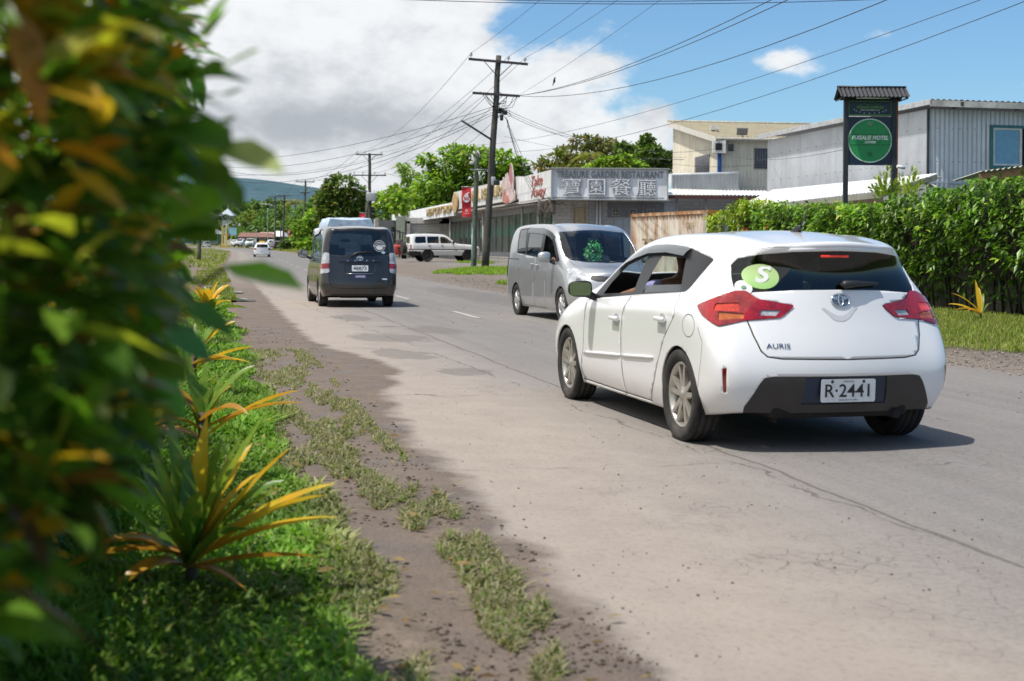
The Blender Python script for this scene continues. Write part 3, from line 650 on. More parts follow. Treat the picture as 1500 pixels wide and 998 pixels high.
def build_right_hedge():
    """the clipped hedge in front of the boarding; runs beside the road"""
    g = None
    def hx(y): return 10.6 - .23 * (y - 27)
    r = np.random.default_rng(31)
    def bank(name, label, cat, y0, y1, top, n, pal, w, size, thick=1.1, seed=1, bottom=.25, gap=0.0):
        y = r.uniform(y0, y1, n); tz = top(y) + np.array([.32 * noise.noise(Vector((a * .9, seed, 2))) + .26 * noise.noise(Vector((a * 2.7, seed, 5))) for a in y])
        f = r.uniform(0, 1, n); z = bottom + (tz - bottom) * f ** .85
        face = r.exponential(.17, n); topm = r.uniform(0, 1, n) < .25; z[topm] = tz[topm] - r.exponential(.10, topm.sum()); face[topm] = r.uniform(0, thick, topm.sum())
        b = np.array([.38 * noise.noise(Vector((a * 1.1, q * 1.1, seed))) + .22 * noise.noise(Vector((a * 3.1, q * 3.1, seed + 4))) for a, q in zip(y, z)])
        under = np.interp(z, [0, .5, 1.0, 1.6], [.75, .55, .22, 0.0])
        x = hx(y) - b * 1.0 + face + under
        dens = np.array([noise.noise(Vector((a * 1.5, q * 1.5, seed + 20))) for a, q in zip(y, z)])
        k = (z > .55 + .35 * np.sin(y * 2.3)) | (r.uniform(0, 1, n) < .35) if gap else np.ones(n, bool)
        k &= (dens > -.28) | (r.uniform(0, 1, n) < .35)
        x, y, z, dens = x[k], y[k], z[k], dens[k]; m = len(x)
        o = Vector((hx((y0 + y1) / 2) + .5, (y0 + y1) / 2, 0)); root = thing(name, label, cat, o)
        D = np.array([[-.55, -.45, .25]]) + r.normal(0, .6, (m, 3)); D[:, 2] -= .1
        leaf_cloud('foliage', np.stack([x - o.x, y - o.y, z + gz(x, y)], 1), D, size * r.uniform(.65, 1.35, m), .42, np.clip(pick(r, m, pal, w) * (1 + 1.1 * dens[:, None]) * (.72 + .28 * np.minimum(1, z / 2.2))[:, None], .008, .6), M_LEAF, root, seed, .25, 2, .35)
        mb = MB()
        for k in range(int((y1 - y0) / .28)):
            yy = y0 + .28 * k + random.uniform(-.1, .1); b0 = Vector((hx(yy) + .65 + random.uniform(-.2, .25), yy, 0)) - o
            pts = [b0, b0 + Vector((random.uniform(-.12, .12), random.uniform(-.12, .12), .7)), b0 + Vector((random.uniform(-.35, .2), random.uniform(-.3, .3), float(top(np.array([yy]))[0]) * .85))]
            mb.tube(pts, [.035, .024, .010], 5)
        mb.build('stems', M_TWIGSHADE, root)
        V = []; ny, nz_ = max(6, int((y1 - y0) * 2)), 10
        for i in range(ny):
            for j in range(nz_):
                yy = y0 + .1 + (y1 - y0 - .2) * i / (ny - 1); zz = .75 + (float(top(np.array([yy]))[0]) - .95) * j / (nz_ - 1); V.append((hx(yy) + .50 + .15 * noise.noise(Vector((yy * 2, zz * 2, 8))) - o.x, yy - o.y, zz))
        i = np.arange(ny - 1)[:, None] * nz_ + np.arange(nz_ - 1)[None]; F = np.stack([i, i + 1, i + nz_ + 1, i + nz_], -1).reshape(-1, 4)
        obj('core_shade', np_mesh('core_shade', V, F, smooth=True), M_TWIGSHADE, root)  # dark sheet in place of the shade between the leaves
        return root
    pal = [(.085, .18, .018), (.13, .26, .025), (.20, .35, .035), (.32, .42, .05), (.035, .075, .012)]
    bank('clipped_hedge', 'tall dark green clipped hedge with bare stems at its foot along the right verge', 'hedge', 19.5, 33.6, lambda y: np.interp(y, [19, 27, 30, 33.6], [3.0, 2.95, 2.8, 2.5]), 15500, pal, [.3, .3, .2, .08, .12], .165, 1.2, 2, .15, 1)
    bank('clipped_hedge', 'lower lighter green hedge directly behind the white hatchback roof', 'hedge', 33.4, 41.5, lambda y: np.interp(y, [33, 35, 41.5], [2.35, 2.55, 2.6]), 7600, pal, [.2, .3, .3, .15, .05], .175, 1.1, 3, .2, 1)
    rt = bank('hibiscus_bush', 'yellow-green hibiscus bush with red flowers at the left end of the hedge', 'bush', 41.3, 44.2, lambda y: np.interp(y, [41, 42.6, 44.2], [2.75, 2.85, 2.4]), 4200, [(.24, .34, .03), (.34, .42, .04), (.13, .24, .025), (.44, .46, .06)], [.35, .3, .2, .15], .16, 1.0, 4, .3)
    for k in range(7):
        yy = random.uniform(38, 44); zz = random.uniform(1.5, 2.4); q = Vector((hx(yy) - .22 + random.uniform(-.1, .1), yy, zz)) - rt.location; mb = MB()
        for a in range(5): t = 2 * PI * a / 5; mb.add([q, q + Vector((math.cos(t) * .05, -.03, math.sin(t) * .05)), q + Vector((math.cos(t + .6) * .07, -.05, math.sin(t + .6) * .07)), q + Vector((math.cos(t + 1.2) * .05, -.03, math.sin(t + 1.2) * .05))], [(0, 1, 2, 3)])
        mb.build('flower', pm('red_flower', (.50, .05, .03), .6), rt, fix=False)
    p = G(1438, 458)
    cordyline('small golden strap-leaved plant at the foot of the right-hand hedge', p, [(100, .9, .07, 75, .15, 1), (80, .8, .07, 70, .25, 1), (150, .9, .07, 48, .3, 1), (170, .8, .07, 35, .3, 1), (60, .7, .07, 65, .3, 0), (190, .7, .06, 28, .4, 1), (30, .6, .06, 55, .4, 0), (215, .6, .06, 30, .4, 2)], .95, .12)
    # pale fronds that rise out of the hedge by the sign
    for (lab, u0, v0, fr) in (('leafy palm-like shoot rising left of the sign post above the hedge', 1296, 296, ((1283, 258), (1300, 243), (1275, 270), (1312, 262), (1290, 250))), ('pale fan of young palm leaves rising above the hedge right of the sign', 1322, 300, ((1336, 243), (1318, 252), (1350, 262), (1342, 250)))):
        Y = 34.5; b0 = at(u0, v0, Y); root = thing('young_palm', lab, 'palm', (b0.x, b0.y, gzf(b0.x, b0.y))); o = Vector(root.location)
        mb = MB(); mb.tube([(0, 0, 0), (0, 0, b0.z - o.z)], [.05, .035], 7); mb.build('trunk', M_BARK, root); P = []; Dv = []; S = []
        for (u, v) in fr:
            tip = at(u, v - 4, Y - random.uniform(-.4, .4))
            for k in range(16):
                t = .35 + .65 * k / 15; c = b0.lerp(tip, t); dirv = (tip - b0).normalized(); side_ = dirv.cross(Vector((0, 1, 0))).normalized()
                for s in (-1, 1): P.append(c - o); Dv.append(dirv * 1.0 + side_ * s * 1.1 * (1 - .5 * t)); S.append(.30 * (1 - .45 * t))
        n = len(P); leaf_cloud('fronds', np.array(P), np.array(Dv), np.array(S), .30, pick(r, n, [(.36, .46, .04), (.48, .52, .08), (.20, .32, .03)], [1, 1, 1]), M_LEAF, root, 17, .2, 2, .1)

def tree(label, base, H, crown, n, leaf, pal, w, name='broadleaf_tree', trunk_r=.22, seed=1, sparse=.0, group=None, cat='tree', branches=True, aspect=.55):
    """crown: list of (dx, dy, z, rx, ry, rz) clumps about the base"""
    r = np.random.default_rng(seed); root = thing(name, label, cat, base, 0, group)
    vol = np.array([c[3] * c[5] for c in crown]); vol = vol / vol.sum(); P = []; D = []; Cc = []
    for c, f in zip(crown, vol):
        m = max(30, int(n * f)); q = r.normal(0, 1, (m, 3)); q /= np.linalg.norm(q, axis=1, keepdims=True); rad = r.uniform(.25, 1, (m, 1)) ** .45
        p = q * rad; ns = np.array([noise.noise(Vector((a * 2.2 + c[0], b * 2.2, d * 2.2 + seed))) for a, b, d in p]); k = (ns > -.12 + sparse) | (r.uniform(0, 1, m) < .12); p = p[k]
        pw = p * np.array([c[3], c[4], c[5]]) + np.array([c[0], c[1], c[2]]); P.append(pw); D.append(p * np.array([1, 1, .5]) + r.normal(0, .55, p.shape) + np.array([[0, 0, .1]]))
        Cc.append(np.full(len(p), 1.0) * r.uniform(.8, 1.2))
    P = np.concatenate(P); D = np.concatenate(D); Cc = np.concatenate(Cc)[:, None]
    col = pick(r, len(P), pal, w) * Cc
    leaf_cloud('crown', P, D, leaf * r.uniform(.6, 1.4, len(P)), aspect, col, M_LEAFDULL, root, seed + 1, .2, 2 if leaf < .3 else 1, .25)
    mb = MB(); top = min(c[2] for c in crown) * .8 + .2 * H * .5
    mb.tube([(0, 0, -.1), (.05, 0, top * .5), (0, .05, top)], [trunk_r, trunk_r * .8, trunk_r * .6], 8)
    if branches:
        for c in crown: mb.tube([(0, 0, top * .75), (c[0] * .5, c[1] * .5, (top * .75 + c[2]) * .5 + .2), (c[0], c[1], c[2])], [trunk_r * .45, trunk_r * .28, trunk_r * .1], 6)
    mb.build('trunk', M_BARK, root); return root
def crown_px(list_, Y, base, dy=2.0):
    out_ = []
    for (u, v, ru, rv) in list_:
        p = at(u, v, Y); k = Y / FPX; out_.append((p.x - base.x, random.uniform(-dy, dy), p.z - base.z, ru * k, max(ru, rv) * k, rv * k))
    return out_
def tree_px(label, u, Y, list_, n, leaf, pal, w, **k):
    x = at(u, 380, Y).x; base = Vector((x, Y, gzf(x, Y))); cr = crown_px(list_, Y, base, k.pop('dy', 2.0)); return tree(label, base, 10, cr, n, leaf, pal, w, **k)
BRIGHT = [(.23, .37, .035), (.15, .27, .03), (.30, .44, .055), (.08, .15, .02), (.36, .36, .07)]
DEEP = [(.085, .15, .03), (.13, .20, .035), (.05, .09, .02), (.20, .24, .05), (.28, .20, .05)]
FARP = [(.105, .19, .05), (.15, .24, .055), (.065, .12, .04), (.22, .29, .06), (.34, .32, .06)]
def build_trees():
    tree_px('broad bright green tree spreading behind the long shop roof', 668, 130, [(688, 232, 34, 17), (730, 238, 30, 15), (655, 248, 34, 17), (700, 258, 48, 20), (742, 262, 26, 18), (640, 272, 36, 18), (672, 285, 50, 18), (612, 285, 30, 14), (720, 285, 40, 14), (595, 300, 30, 16), (650, 305, 45, 14), (622, 235, 18, 8), (660, 222, 20, 8), (760, 248, 14, 14)], 15500, .42, BRIGHT, [.34, .26, .2, .14, .06], seed=3, sparse=.06, trunk_r=.4, aspect=.7)
    tree_px('pale green young tree left of the broad bright tree', 582, 140, [(585, 285, 26, 14), (570, 300, 22, 14), (600, 262, 14, 10), (590, 250, 10, 6), (575, 318, 24, 14), (610, 312, 26, 14), (556, 290, 12, 8)], 5000, .42, BRIGHT, [.3, .2, .3, .1, .1], seed=5, sparse=.08, trunk_r=.2)
    tree_px('dense dark rounded tree behind the second utility pole', 500, 165, [(500, 278, 26, 18), (482, 295, 20, 18), (515, 295, 24, 20), (498, 312, 32, 22), (530, 315, 20, 18), (480, 325, 20, 14), (520, 335, 30, 14)], 7500, .55, DEEP, [.32, .28, .2, .12, .08], seed=7, trunk_r=.4)
    tree_px('green bush with orange new leaves left of the dark rounded tree', 462, 185, [(462, 322, 16, 12), (448, 340, 20, 14), (470, 345, 20, 16), (440, 355, 16, 12), (462, 360, 26, 12), (485, 352, 16, 12)], 4800, .5, BRIGHT, [.3, .3, .2, .16, .04], seed=9, trunk_r=.25)
    tree_px('low dark bush under the third utility pole', 425, 215, [(424, 360, 9, 6), (432, 362, 10, 6), (418, 364, 7, 5)], 1500, .4, DEEP, [.3, .3, .2, .1, .1], seed=10, name='bush', trunk_r=.1, cat='bush')
    tree_px('flat-topped olive tree turning brown behind the treasure restaurant sign', 862, 118, [(856, 206, 26, 7), (880, 212, 30, 9), (840, 222, 34, 9), (895, 222, 28, 12), (815, 232, 26, 8), (862, 236, 40, 12), (800, 240, 24, 8), (905, 240, 26, 12), (838, 250, 40, 10)], 7800, .36, [(.13, .17, .035), (.20, .20, .05), (.24, .13, .05), (.07, .10, .02), (.16, .23, .03)], [.3, .25, .17, .14, .14], seed=13, sparse=.08, trunk_r=.35)
    tree_px('dark green upright tree beside the cream house', 940, 112, [(943, 205, 10, 8), (935, 216, 14, 10), (912, 213, 11, 9), (950, 222, 16, 10), (925, 232, 22, 12), (968, 232, 18, 10), (950, 244, 30, 10), (978, 226, 10, 8)], 6200, .36, DEEP[:4] + [(.13, .22, .03)], [.28, .3, .2, .1, .12], seed=15, sparse=.02, trunk_r=.25)
    tree_px('yellow-green tree low behind the treasure restaurant sign', 905, 104, [(885, 240, 18, 10), (905, 236, 14, 10), (925, 243, 18, 8), (868, 246, 16, 7)], 3000, .34, BRIGHT, [.3, .15, .3, .1, .15], seed=17, trunk_r=.2)
    # a palm beyond the olive tree and one far down the road
    def palm(label, u, v, Y, Ln, n=13, pal=((.22, .24, .03), (.13, .19, .03), (.30, .24, .04))):
        c = at(u, v, Y); x = c.x; z0 = gzf(x, Y); root = thing('palm_tree', label, 'palm', (x, Y, z0)); H = c.z - z0
        mb = MB(); mb.tube([(0, 0, 0), (.1, 0, H * .5), (0, 0, H)], [.20, .15, .12], 7); mb.build('trunk', M_BARK, root); r = np.random.default_rng(int(u)); P = []; D = []; S = []
        for k in range(n):
            az = 2 * PI * k / n + r.uniform(-.2, .2); ri = r.uniform(.1, 1.2)
            for i in range(18):
                t = (i + 2) / 19; h = Ln * t * math.cos(ri); zz = Ln * (math.sin(ri) * t - .75 * t * t); d = Vector((math.cos(az), math.sin(az), 0)); sd = Vector((-d.y, d.x, 0))
                for s in (-1, 1): P.append(d * h + Vector((0, 0, H + zz))); D.append(sd * s + d * .6 + Vector((0, 0, -.35))); S.append(Ln * .28 * (1.1 - t * .6))
        leaf_cloud('fronds', np.array([tuple(p) for p in P]), np.array([tuple(p) for p in D]), np.array(S), .13, pick(r, len(P), pal, [1] * 3), M_LEAFDULL, root, 4, .2, 2, .3)
    palm('yellowing palm in front of the olive tree behind the restaurant', 862, 226, 108, 1.9)
    palm('coconut palm far down the road right of the street lamp', 432, 303, 330, 4.2)
    palm('dark palm at the far junction behind the blue-green billboard', 324, 327, 300, 4.5, 13, ((.03, .05, .03), (.05, .08, .04), (.04, .06, .03)))
    palm('small palm crown showing above the trees left of the sky gap', 447, 312, 340, 3.5)
    g = 'trees at the far end of the road'
    far = [('far tree with yellowish crown above the red-brown roof', 362, 380, [(362, 325, 14, 12), (352, 336, 14, 9), (374, 338, 12, 9)], [.1, .3, .1, .3, .2]), ('tall dark far tree behind the church spire', 318, 420, [(318, 300, 18, 14), (305, 318, 20, 14), (335, 318, 16, 12)], [.3, .2, .4, .1, 0]),
           ('rounded mid-green far tree left of the street lamp', 388, 370, [(388, 322, 14, 12), (380, 338, 14, 12), (398, 338, 14, 14), (390, 350, 18, 10)], [.35, .35, .2, .1, 0]), ('far tree right behind the paired utility poles', 408, 400, [(408, 318, 12, 10), (416, 332, 14, 14), (404, 338, 12, 12)], [.3, .4, .2, .1, 0]),
           ('dull green far tree under the hill left of the lone pole', 432, 390, [(430, 318, 14, 10), (440, 330, 16, 14), (425, 335, 14, 12), (436, 345, 18, 12)], [.3, .2, .3, .15, .05]), ('pale far tree in front of the church roof', 352, 330, [(352, 347, 12, 6), (340, 350, 10, 5), (362, 352, 10, 5)], [.2, .4, .1, .3, 0]),
           ('far tree at the left edge of the road seen through the hedge leaves', 300, 360, [(300, 325, 14, 16), (292, 340, 16, 14), (310, 345, 14, 12)], [.3, .3, .3, .1, 0]), ('wide dark far tree on the skyline left of the church spire', 285, 440, [(285, 305, 26, 16), (262, 318, 26, 20), (300, 322, 20, 14)], [.3, .2, .4, .1, 0]),
           ('high far tree on the rise right of the church spire', 345, 430, [(345, 308, 14, 10), (356, 314, 14, 10), (366, 308, 12, 8)], [.25, .3, .35, .1, 0]), ('far tree with brown patches on the rise above the street lamp', 395, 440, [(395, 306, 14, 9), (380, 310, 14, 9), (412, 308, 12, 9)], [.25, .2, .35, .1, .1]),
           ('leafy far tree behind the third utility pole', 450, 300, [(450, 318, 16, 12), (462, 308, 14, 10), (442, 332, 16, 12)], [.35, .35, .2, .1, 0]), ('far tree between the dark rounded tree and the hill', 470, 260, [(472, 300, 12, 10), (478, 315, 14, 12), (466, 320, 14, 12)], [.3, .35, .25, .1, 0])]
    for i, (lab, u, Y, cl, w) in enumerate(far): tree_px(lab, u, Y, cl, 1500, 1.0, FARP, w, seed=40 + i, group=g, trunk_r=.3, branches=False, dy=4)
    # the unbroken wood at the foot of the hills
    r = np.random.default_rng(77); n = 12000; u = r.uniform(-300, 1500, n); Y = r.uniform(470, 760, n); v = np.interp(u, [-300, 300, 460, 700, 1500], [302, 308, 322, 336, 348]) + r.exponential(14, n)
    v = v + np.array([5 * noise.noise(Vector((a * .03, b * .01, 1))) for a, b in zip(u, Y)])
    P = np.array([tuple(at(a, min(b, 362), c)) for a, b, c in zip(u, v, Y)])
    o = leaf_cloud('far_woods', P, r.normal(0, 1, (n, 3)), 3.4 * r.uniform(.6, 1.5, n), .75, pick(r, n, [(.06, .12, .06), (.085, .15, .065), (.045, .085, .05), (.13, .19, .07)], [.3, .35, .2, .15]), M_LEAFDULL, None, 78, .2, 1, .2); kind(o, 'stuff')
# ------------------------------------------------------------------ vehicles: a subdivided body shell, cut along its real shut lines
TS = (1.0, .72, .38, 0.0)
def shell_mesh(cols, rb, fb, crown, level=3, rz=None, fz=None, crease=(), rcrown=None):
    """cols: stations front to rear, each a list of (x, y, z) sill..roof edge for the right-hand side.
    rb / fb: how far each row bulges out at the rear / front centre; crown: rise of the middle of each station"""
    n, M = len(cols), len(cols[0]); K = len(TS)
    V = []; I = {}
    def put(k, p): I[k] = len(V); V.append(Vector(p)); return I[k]
    ks = list(range(-(K - 1), K))                      # -3..3 ; |k| index from the centre
    def tx(k): return (1 if k > 0 else -1) * TS[K - 1 - abs(k)] if k else 0.0
    for i in range(n):
        for j in range(M):
            for sd in (-1, 1): put((i, j, sd * (K - 1)), (cols[i][j][0] * sd, cols[i][j][1], cols[i][j][2]))
    for i in range(n):
        x, y, z = cols[i][-1]
        for k in ks[1:-1]:
            t = tx(k); q = 1 - t * t
            dy = -rb[-1] * q if i == n - 1 else fb[-1] * q if i == 0 else crown[i][1] * q
            put((i, M - 1, k), (x * t, y + dy, z + crown[i][0] * q))
    for i, b, zz, sg in ((0, fb, fz, 1), (n - 1, rb, rz, -1)):
        for j in range(M - 1):
            x, y, z = cols[i][j]
            for k in ks[1:-1]:
                t = tx(k); q = 1 - t * t
                put((i, j, k), (x * t, y + sg * b[j] * q, z + (zz[j] if zz else 0) * q))
    F = []
    for i in range(n - 1):
        for j in range(M - 1):
            for sd in (-1, 1):
                k = sd * (K - 1)
                F.append((I[i, j, k], I[i + 1, j, k], I[i + 1, j + 1, k], I[i, j + 1, k])[::sd])
        for a, b in zip(ks[:-1], ks[1:]):
            F.append((I[i, M - 1, a], I[i, M - 1, b], I[i + 1, M - 1, b], I[i + 1, M - 1, a])[::-1])
    for i, sg in ((0, 1), (n - 1, -1)):
        for j in range(M - 1):
            for a, b in zip(ks[:-1], ks[1:]):
                F.append((I[i, j, a], I[i, j, b], I[i, j + 1, b], I[i, j + 1, a])[::-sg])
    tgt = [v.copy() for v in V]; cage = [v.copy() for v in V]
    me = bpy.data.meshes.new('shell'); me.from_pydata(cage, [], F)
    bm = bmesh.new(); bm.from_mesh(me); bmesh.ops.recalc_face_normals(bm, faces=bm.faces[:])
    cl = bm.edges.layers.float.new('crease_edge')
    keys = {v: k for k, v in I.items()}
    for e in bm.edges:
        a, b = keys[e.verts[0].index], keys[e.verts[1].index]
        for (test, w) in crease:
            if test(a) and test(b): e[cl] = w
    bm.to_mesh(me); bm.free()
    o = bpy.data.objects.new('shell', me); COL.objects.link(o)
    sm = o.modifiers.new('s', 'SUBSURF'); sm.levels = sm.render_levels = 2; sm.boundary_smooth = 'PRESERVE_CORNERS'
    def ev():
        dg = bpy.context.evaluated_depsgraph_get(); dg.update()
        return bpy.data.meshes.new_from_object(o.evaluated_get(dg))
    for it in range(3):
        r = ev(); lim = [v.co.copy() for v in r.vertices[:len(V)]]; bpy.data.meshes.remove(r)
        cage = [c + (t - l) * .75 for c, t, l in zip(cage, tgt, lim)]
        for v, c in zip(me.vertices, cage): v.co = c
        me.update()
    sm.levels = sm.render_levels = level
    r = ev(); bpy.data.objects.remove(o); bpy.data.meshes.remove(me)
    return r

def seg_strip(path, w):
    """polyline -> closed thin outline polygon"""
    P = [Vector(p) for p in path]; A = []; B = []
    for i, p in enumerate(P):
        d = (P[min(i + 1, len(P) - 1)] - P[max(i - 1, 0)]).normalized(); nrm = Vector((-d.y, d.x)) * w / 2
        A.append(tuple(p + nrm)); B.append(tuple(p - nrm))
    return A + B[::-1]
def smooth_poly(P, r=.03, n=3):
    """round the corners of a polygon"""
    out = []; m = len(P)
    for i in range(m):
        a, b, c = Vector(P[i - 1]), Vector(P[i]), Vector(P[(i + 1) % m])
        d1, d2 = a - b, c - b; rr = min(r, d1.length * .45, d2.length * .45)
        p, q = b + d1.normalized() * rr, b + d2.normalized() * rr
        for k in range(n + 1):
            t = k / n; out.append(tuple(p * (1 - t) ** 2 + b * 2 * t * (1 - t) + q * t * t))
    return out
def inpoly(p, P):
    x, y = p; c = False; n = len(P); j = n - 1
    for i in range(n):
        xi, yi = P[i]; xj, yj = P[j]
        if (yi > y) != (yj > y) and x < (xj - xi) * (y - yi) / (yj - yi + 1e-12) + xi: c = not c
        j = i
    return c
class Region:
    """an outline drawn in a projection and laid onto the shell. view: 'side' (y,z), 'rear'/'front' (x,z), 'top' (x,y)
    or ('diag', angle): the direction halfway round a rear corner, right-hand side, mirrored to the left"""
    def __init__(s, part, poly, view, mat=None, test=None, mirror=True, inset=0.0):
        s.part, s.view, s.mat, s.test, s.inset = part, view, mat, test, inset
        s.polys = [poly]; s.mirror = mirror
        if view in ('rear', 'front', 'top') and mirror: s.polys.append([(-p[0], p[1]) for p in poly])
        s.e = {'side': ((0, 1, 0), (0, 0, 1)), 'rear': ((1, 0, 0), (0, 0, 1)), 'front': ((1, 0, 0), (0, 0, 1)), 'top': ((1, 0, 0), (0, 1, 0))}.get(view)
        if s.e is None:
            a = math.radians(view[1]); s.e = ((math.cos(a), math.sin(a), 0), (0, 0, 1))
    def frames(s):
        """(poly, e1, e2, depth axis, side)"""
        e1, e2 = Vector(s.e[0]), Vector(s.e[1])
        if isinstance(s.view, tuple):
            yield s.polys[0], e1, e2, e1.cross(e2), 1
            if s.mirror:
                f1 = Vector((-e1.x, e1.y, 0)); yield s.polys[0], f1, e2, e2.cross(f1), -1
        elif s.view == 'side':
            yield s.polys[0], e1, e2, Vector((1, 0, 0)), 1
            yield s.polys[0], e1, e2, Vector((-1, 0, 0)), -1
        else:
            d = {'rear': Vector((0, -1, 0)), 'front': Vector((0, 1, 0)), 'top': Vector((0, 0, 1))}[s.view]
            for P in s.polys: yield P, e1, e2, d, 0
def facing(f, d, side, view, c=None):
    if f.normal.dot(d) < (.12 if view != 'top' else .25): return False
    if side:
        cx = (c or f.calc_center_median()).x
        if cx * side < 0: return False
    return True
def cut_regions(bm, regs):
    for R in regs:
        for P, e1, e2, d, side in R.frames():
            xs = [p[0] for p in P]; ys = [p[1] for p in P]; bx = (min(xs), max(xs), min(ys), max(ys))
            def uv(co): return co.dot(e1), co.dot(e2)
            bm.normal_update()
            cand = set()
            for f in bm.faces:
                if not facing(f, d, side, R.view): continue
                if R.test and not R.test(f.calc_center_median()): continue
                q = [uv(v.co) for v in f.verts]
                if max(a for a, b in q) < bx[0] - .01 or min(a for a, b in q) > bx[1] + .01 or max(b for a, b in q) < bx[2] - .01 or min(b for a, b in q) > bx[3] + .01: continue
                cand.add(f)
            for i in range(len(P)):
                a, b = Vector(P[i]), Vector(P[(i + 1) % len(P)])
                if (b - a).length < 1e-6: continue
                t = (b - a).normalized(); n2 = Vector((-t.y, t.x)); L_ = (b - a).length
                sel = []
                for f in cand:
                    if not f.is_valid: continue
                    s0 = [((Vector(uv(v.co)) - a).dot(n2), (Vector(uv(v.co)) - a).dot(t)) for v in f.verts]
                    if min(x for x, y in s0) < -1e-5 and max(x for x, y in s0) > 1e-5 and min(y for x, y in s0) < L_ + .003 and max(y for x, y in s0) > -.003: sel.append(f)
                if not sel: continue
                geom = list({x for f in sel for x in (*f.verts, *f.edges, f)})
                nrm = e1 * n2.x + e2 * n2.y; co = e1 * a.x + e2 * a.y
                r = bmesh.ops.bisect_plane(bm, geom=geom, dist=1e-6, plane_co=co, plane_no=nrm)
                for g in r['geom']:
                    if isinstance(g, bmesh.types.BMFace): cand.add(g)
                cand = {f for f in cand if f.is_valid}
def classify(bm, regs):
    bm.normal_update(); res = {}
    FR = [(R, [(P, e1, e2, d, side) for P, e1, e2, d, side in R.frames()]) for R in regs]
    for f in bm.faces:
        c = f.calc_center_median()
        for R, fr in FR:
            if R.test and not R.test(c): continue
            hit = None
            for idx, (P, e1, e2, d, side) in enumerate(fr):
                if facing(f, d, side, R.view, c) and inpoly((c.dot(e1), c.dot(e2)), P): hit = idx; break
            if hit is not None: res[f] = (R, hit); break
    return res
def split_shell(me, regs, body_mats, paint_slots=None):
    """-> (body mesh, [(region, index, mesh)]). Regions with part None only recolour the body; part 'hole' is removed"""
    bm = bmesh.new(); bm.from_mesh(me)
    cut_regions(bm, regs[::-1])
    cls = classify(bm, regs)
    bm.normal_update()
    vn = {v: v.normal.copy() for v in bm.verts}
    groups = {}
    for f in bm.faces:
        r = cls.get(f)
        if r is None or r[0].part is None:
            groups.setdefault(('body', 0), []).append((f, 0 if r is None else r[0].mat))
        elif r[0].part == 'hole': continue
        else: groups.setdefault((r[0], r[1]), []).append((f, 0))
    out = {}
    for key, fl in groups.items():
        vs = {}; V = []; NR = []; F = []; MI = []
        ins = 0 if key[0] == 'body' else key[0].inset
        for f, mi in fl:
            ff = []
            for v in f.verts:
                if v not in vs: vs[v] = len(V); V.append(v.co - vn[v] * ins); NR.append(vn[v])
                ff.append(vs[v])
            F.append(ff); MI.append(mi)
        m2 = bpy.data.meshes.new('panel'); m2.from_pydata(V, [], F)
        m2.polygons.foreach_set('material_index', MI); m2.polygons.foreach_set('use_smooth', [True] * len(F))
        m2.normals_split_custom_set_from_vertices(NR); m2.update()
        out[key] = m2
    bm.free(); return out

def mat_paint(name, c, metal=0.0, rough=.35, dirt=None, dz=.45, coat=1.0):
    """car paint with clear coat and a film of road dust low on the sides"""
    m, nt, b, o = new_mat(name)
    p = obco(nt); sp = N(nt, 'ShaderNodeSeparateXYZ'); L(nt, p, sp.inputs[0])
    n1 = noise_(nt, p, 3.0, 6, .65)
    fl = noise_(nt, p, 350.0, 2)
    base = mixc(nt, mapr(nt, fl, .3, .7), tuple(x * (1 - .12 * (metal > 0)) for x in c), tuple(min(1, x * (1 + .12 * (metal > 0))) for x in c))
    if dirt:
        f = math_(nt, 'MULTIPLY', mapr(nt, sp.outputs[2], dz, .1, 0, .8), mapr(nt, n1, .25, .7, .35, 1))
        f = math_(nt, 'ADD', f, mapr(nt, n1, .5, .9, 0.02, .14), clamp=True)
        base = mixc(nt, f, base, dirt)
        L(nt, math_(nt, 'ADD', math_(nt, 'MULTIPLY', f, .5), rough, clamp=True), b.inputs['Roughness'])
        L(nt, math_(nt, 'SUBTRACT', coat, f, clamp=True), b.inputs['Coat Weight'])
        L(nt, math_(nt, 'MULTIPLY', math_(nt, 'SUBTRACT', 1.0, f), metal, clamp=True), b.inputs['Metallic'])
    else:
        b.inputs['Roughness'].default_value = rough; b.inputs['Coat Weight'].default_value = coat; b.inputs['Metallic'].default_value = metal
    b.inputs['Coat Roughness'].default_value = .06
    L(nt, base, b.inputs['Base Color'])
    return m

# shared car materials
M_TYRE = pm('tyre_rubber', (.022, .021, .02), .85, var=.25, scale=14, bump=.15, bscale=90, dirt=(.12, .10, .085), dscale=5, damt=.55)
M_BLACK = pm('black_plastic', (.018, .018, .019), .45, var=.2)
M_GAP = pm('shut_line', (.008, .008, .009), .9, var=.1)
M_CABIN = pm('cabin_trim', (.075, .072, .07), .8, var=.25, scale=12)
M_SEAT = pm('seat_cloth', (.11, .105, .10), .9, var=.25, scale=30)
M_CHROME = pm('chrome', (.72, .73, .75), .12, metal=1, var=.08)
M_ALLOY = pm('alloy_rim', (.52, .50, .46), .34, metal=.75, var=.15, scale=9, dirt=(.16, .12, .09), dscale=6, damt=.45)
M_HUBCAP = pm('silver_hubcap', (.60, .60, .61), .3, metal=.7, var=.12, scale=9)
M_WELL = pm('wheel_well', (.012, .011, .011), .95, var=.3)
M_LENS = glass_mat('clear_lens', (.88, .9, .92), 1.2)
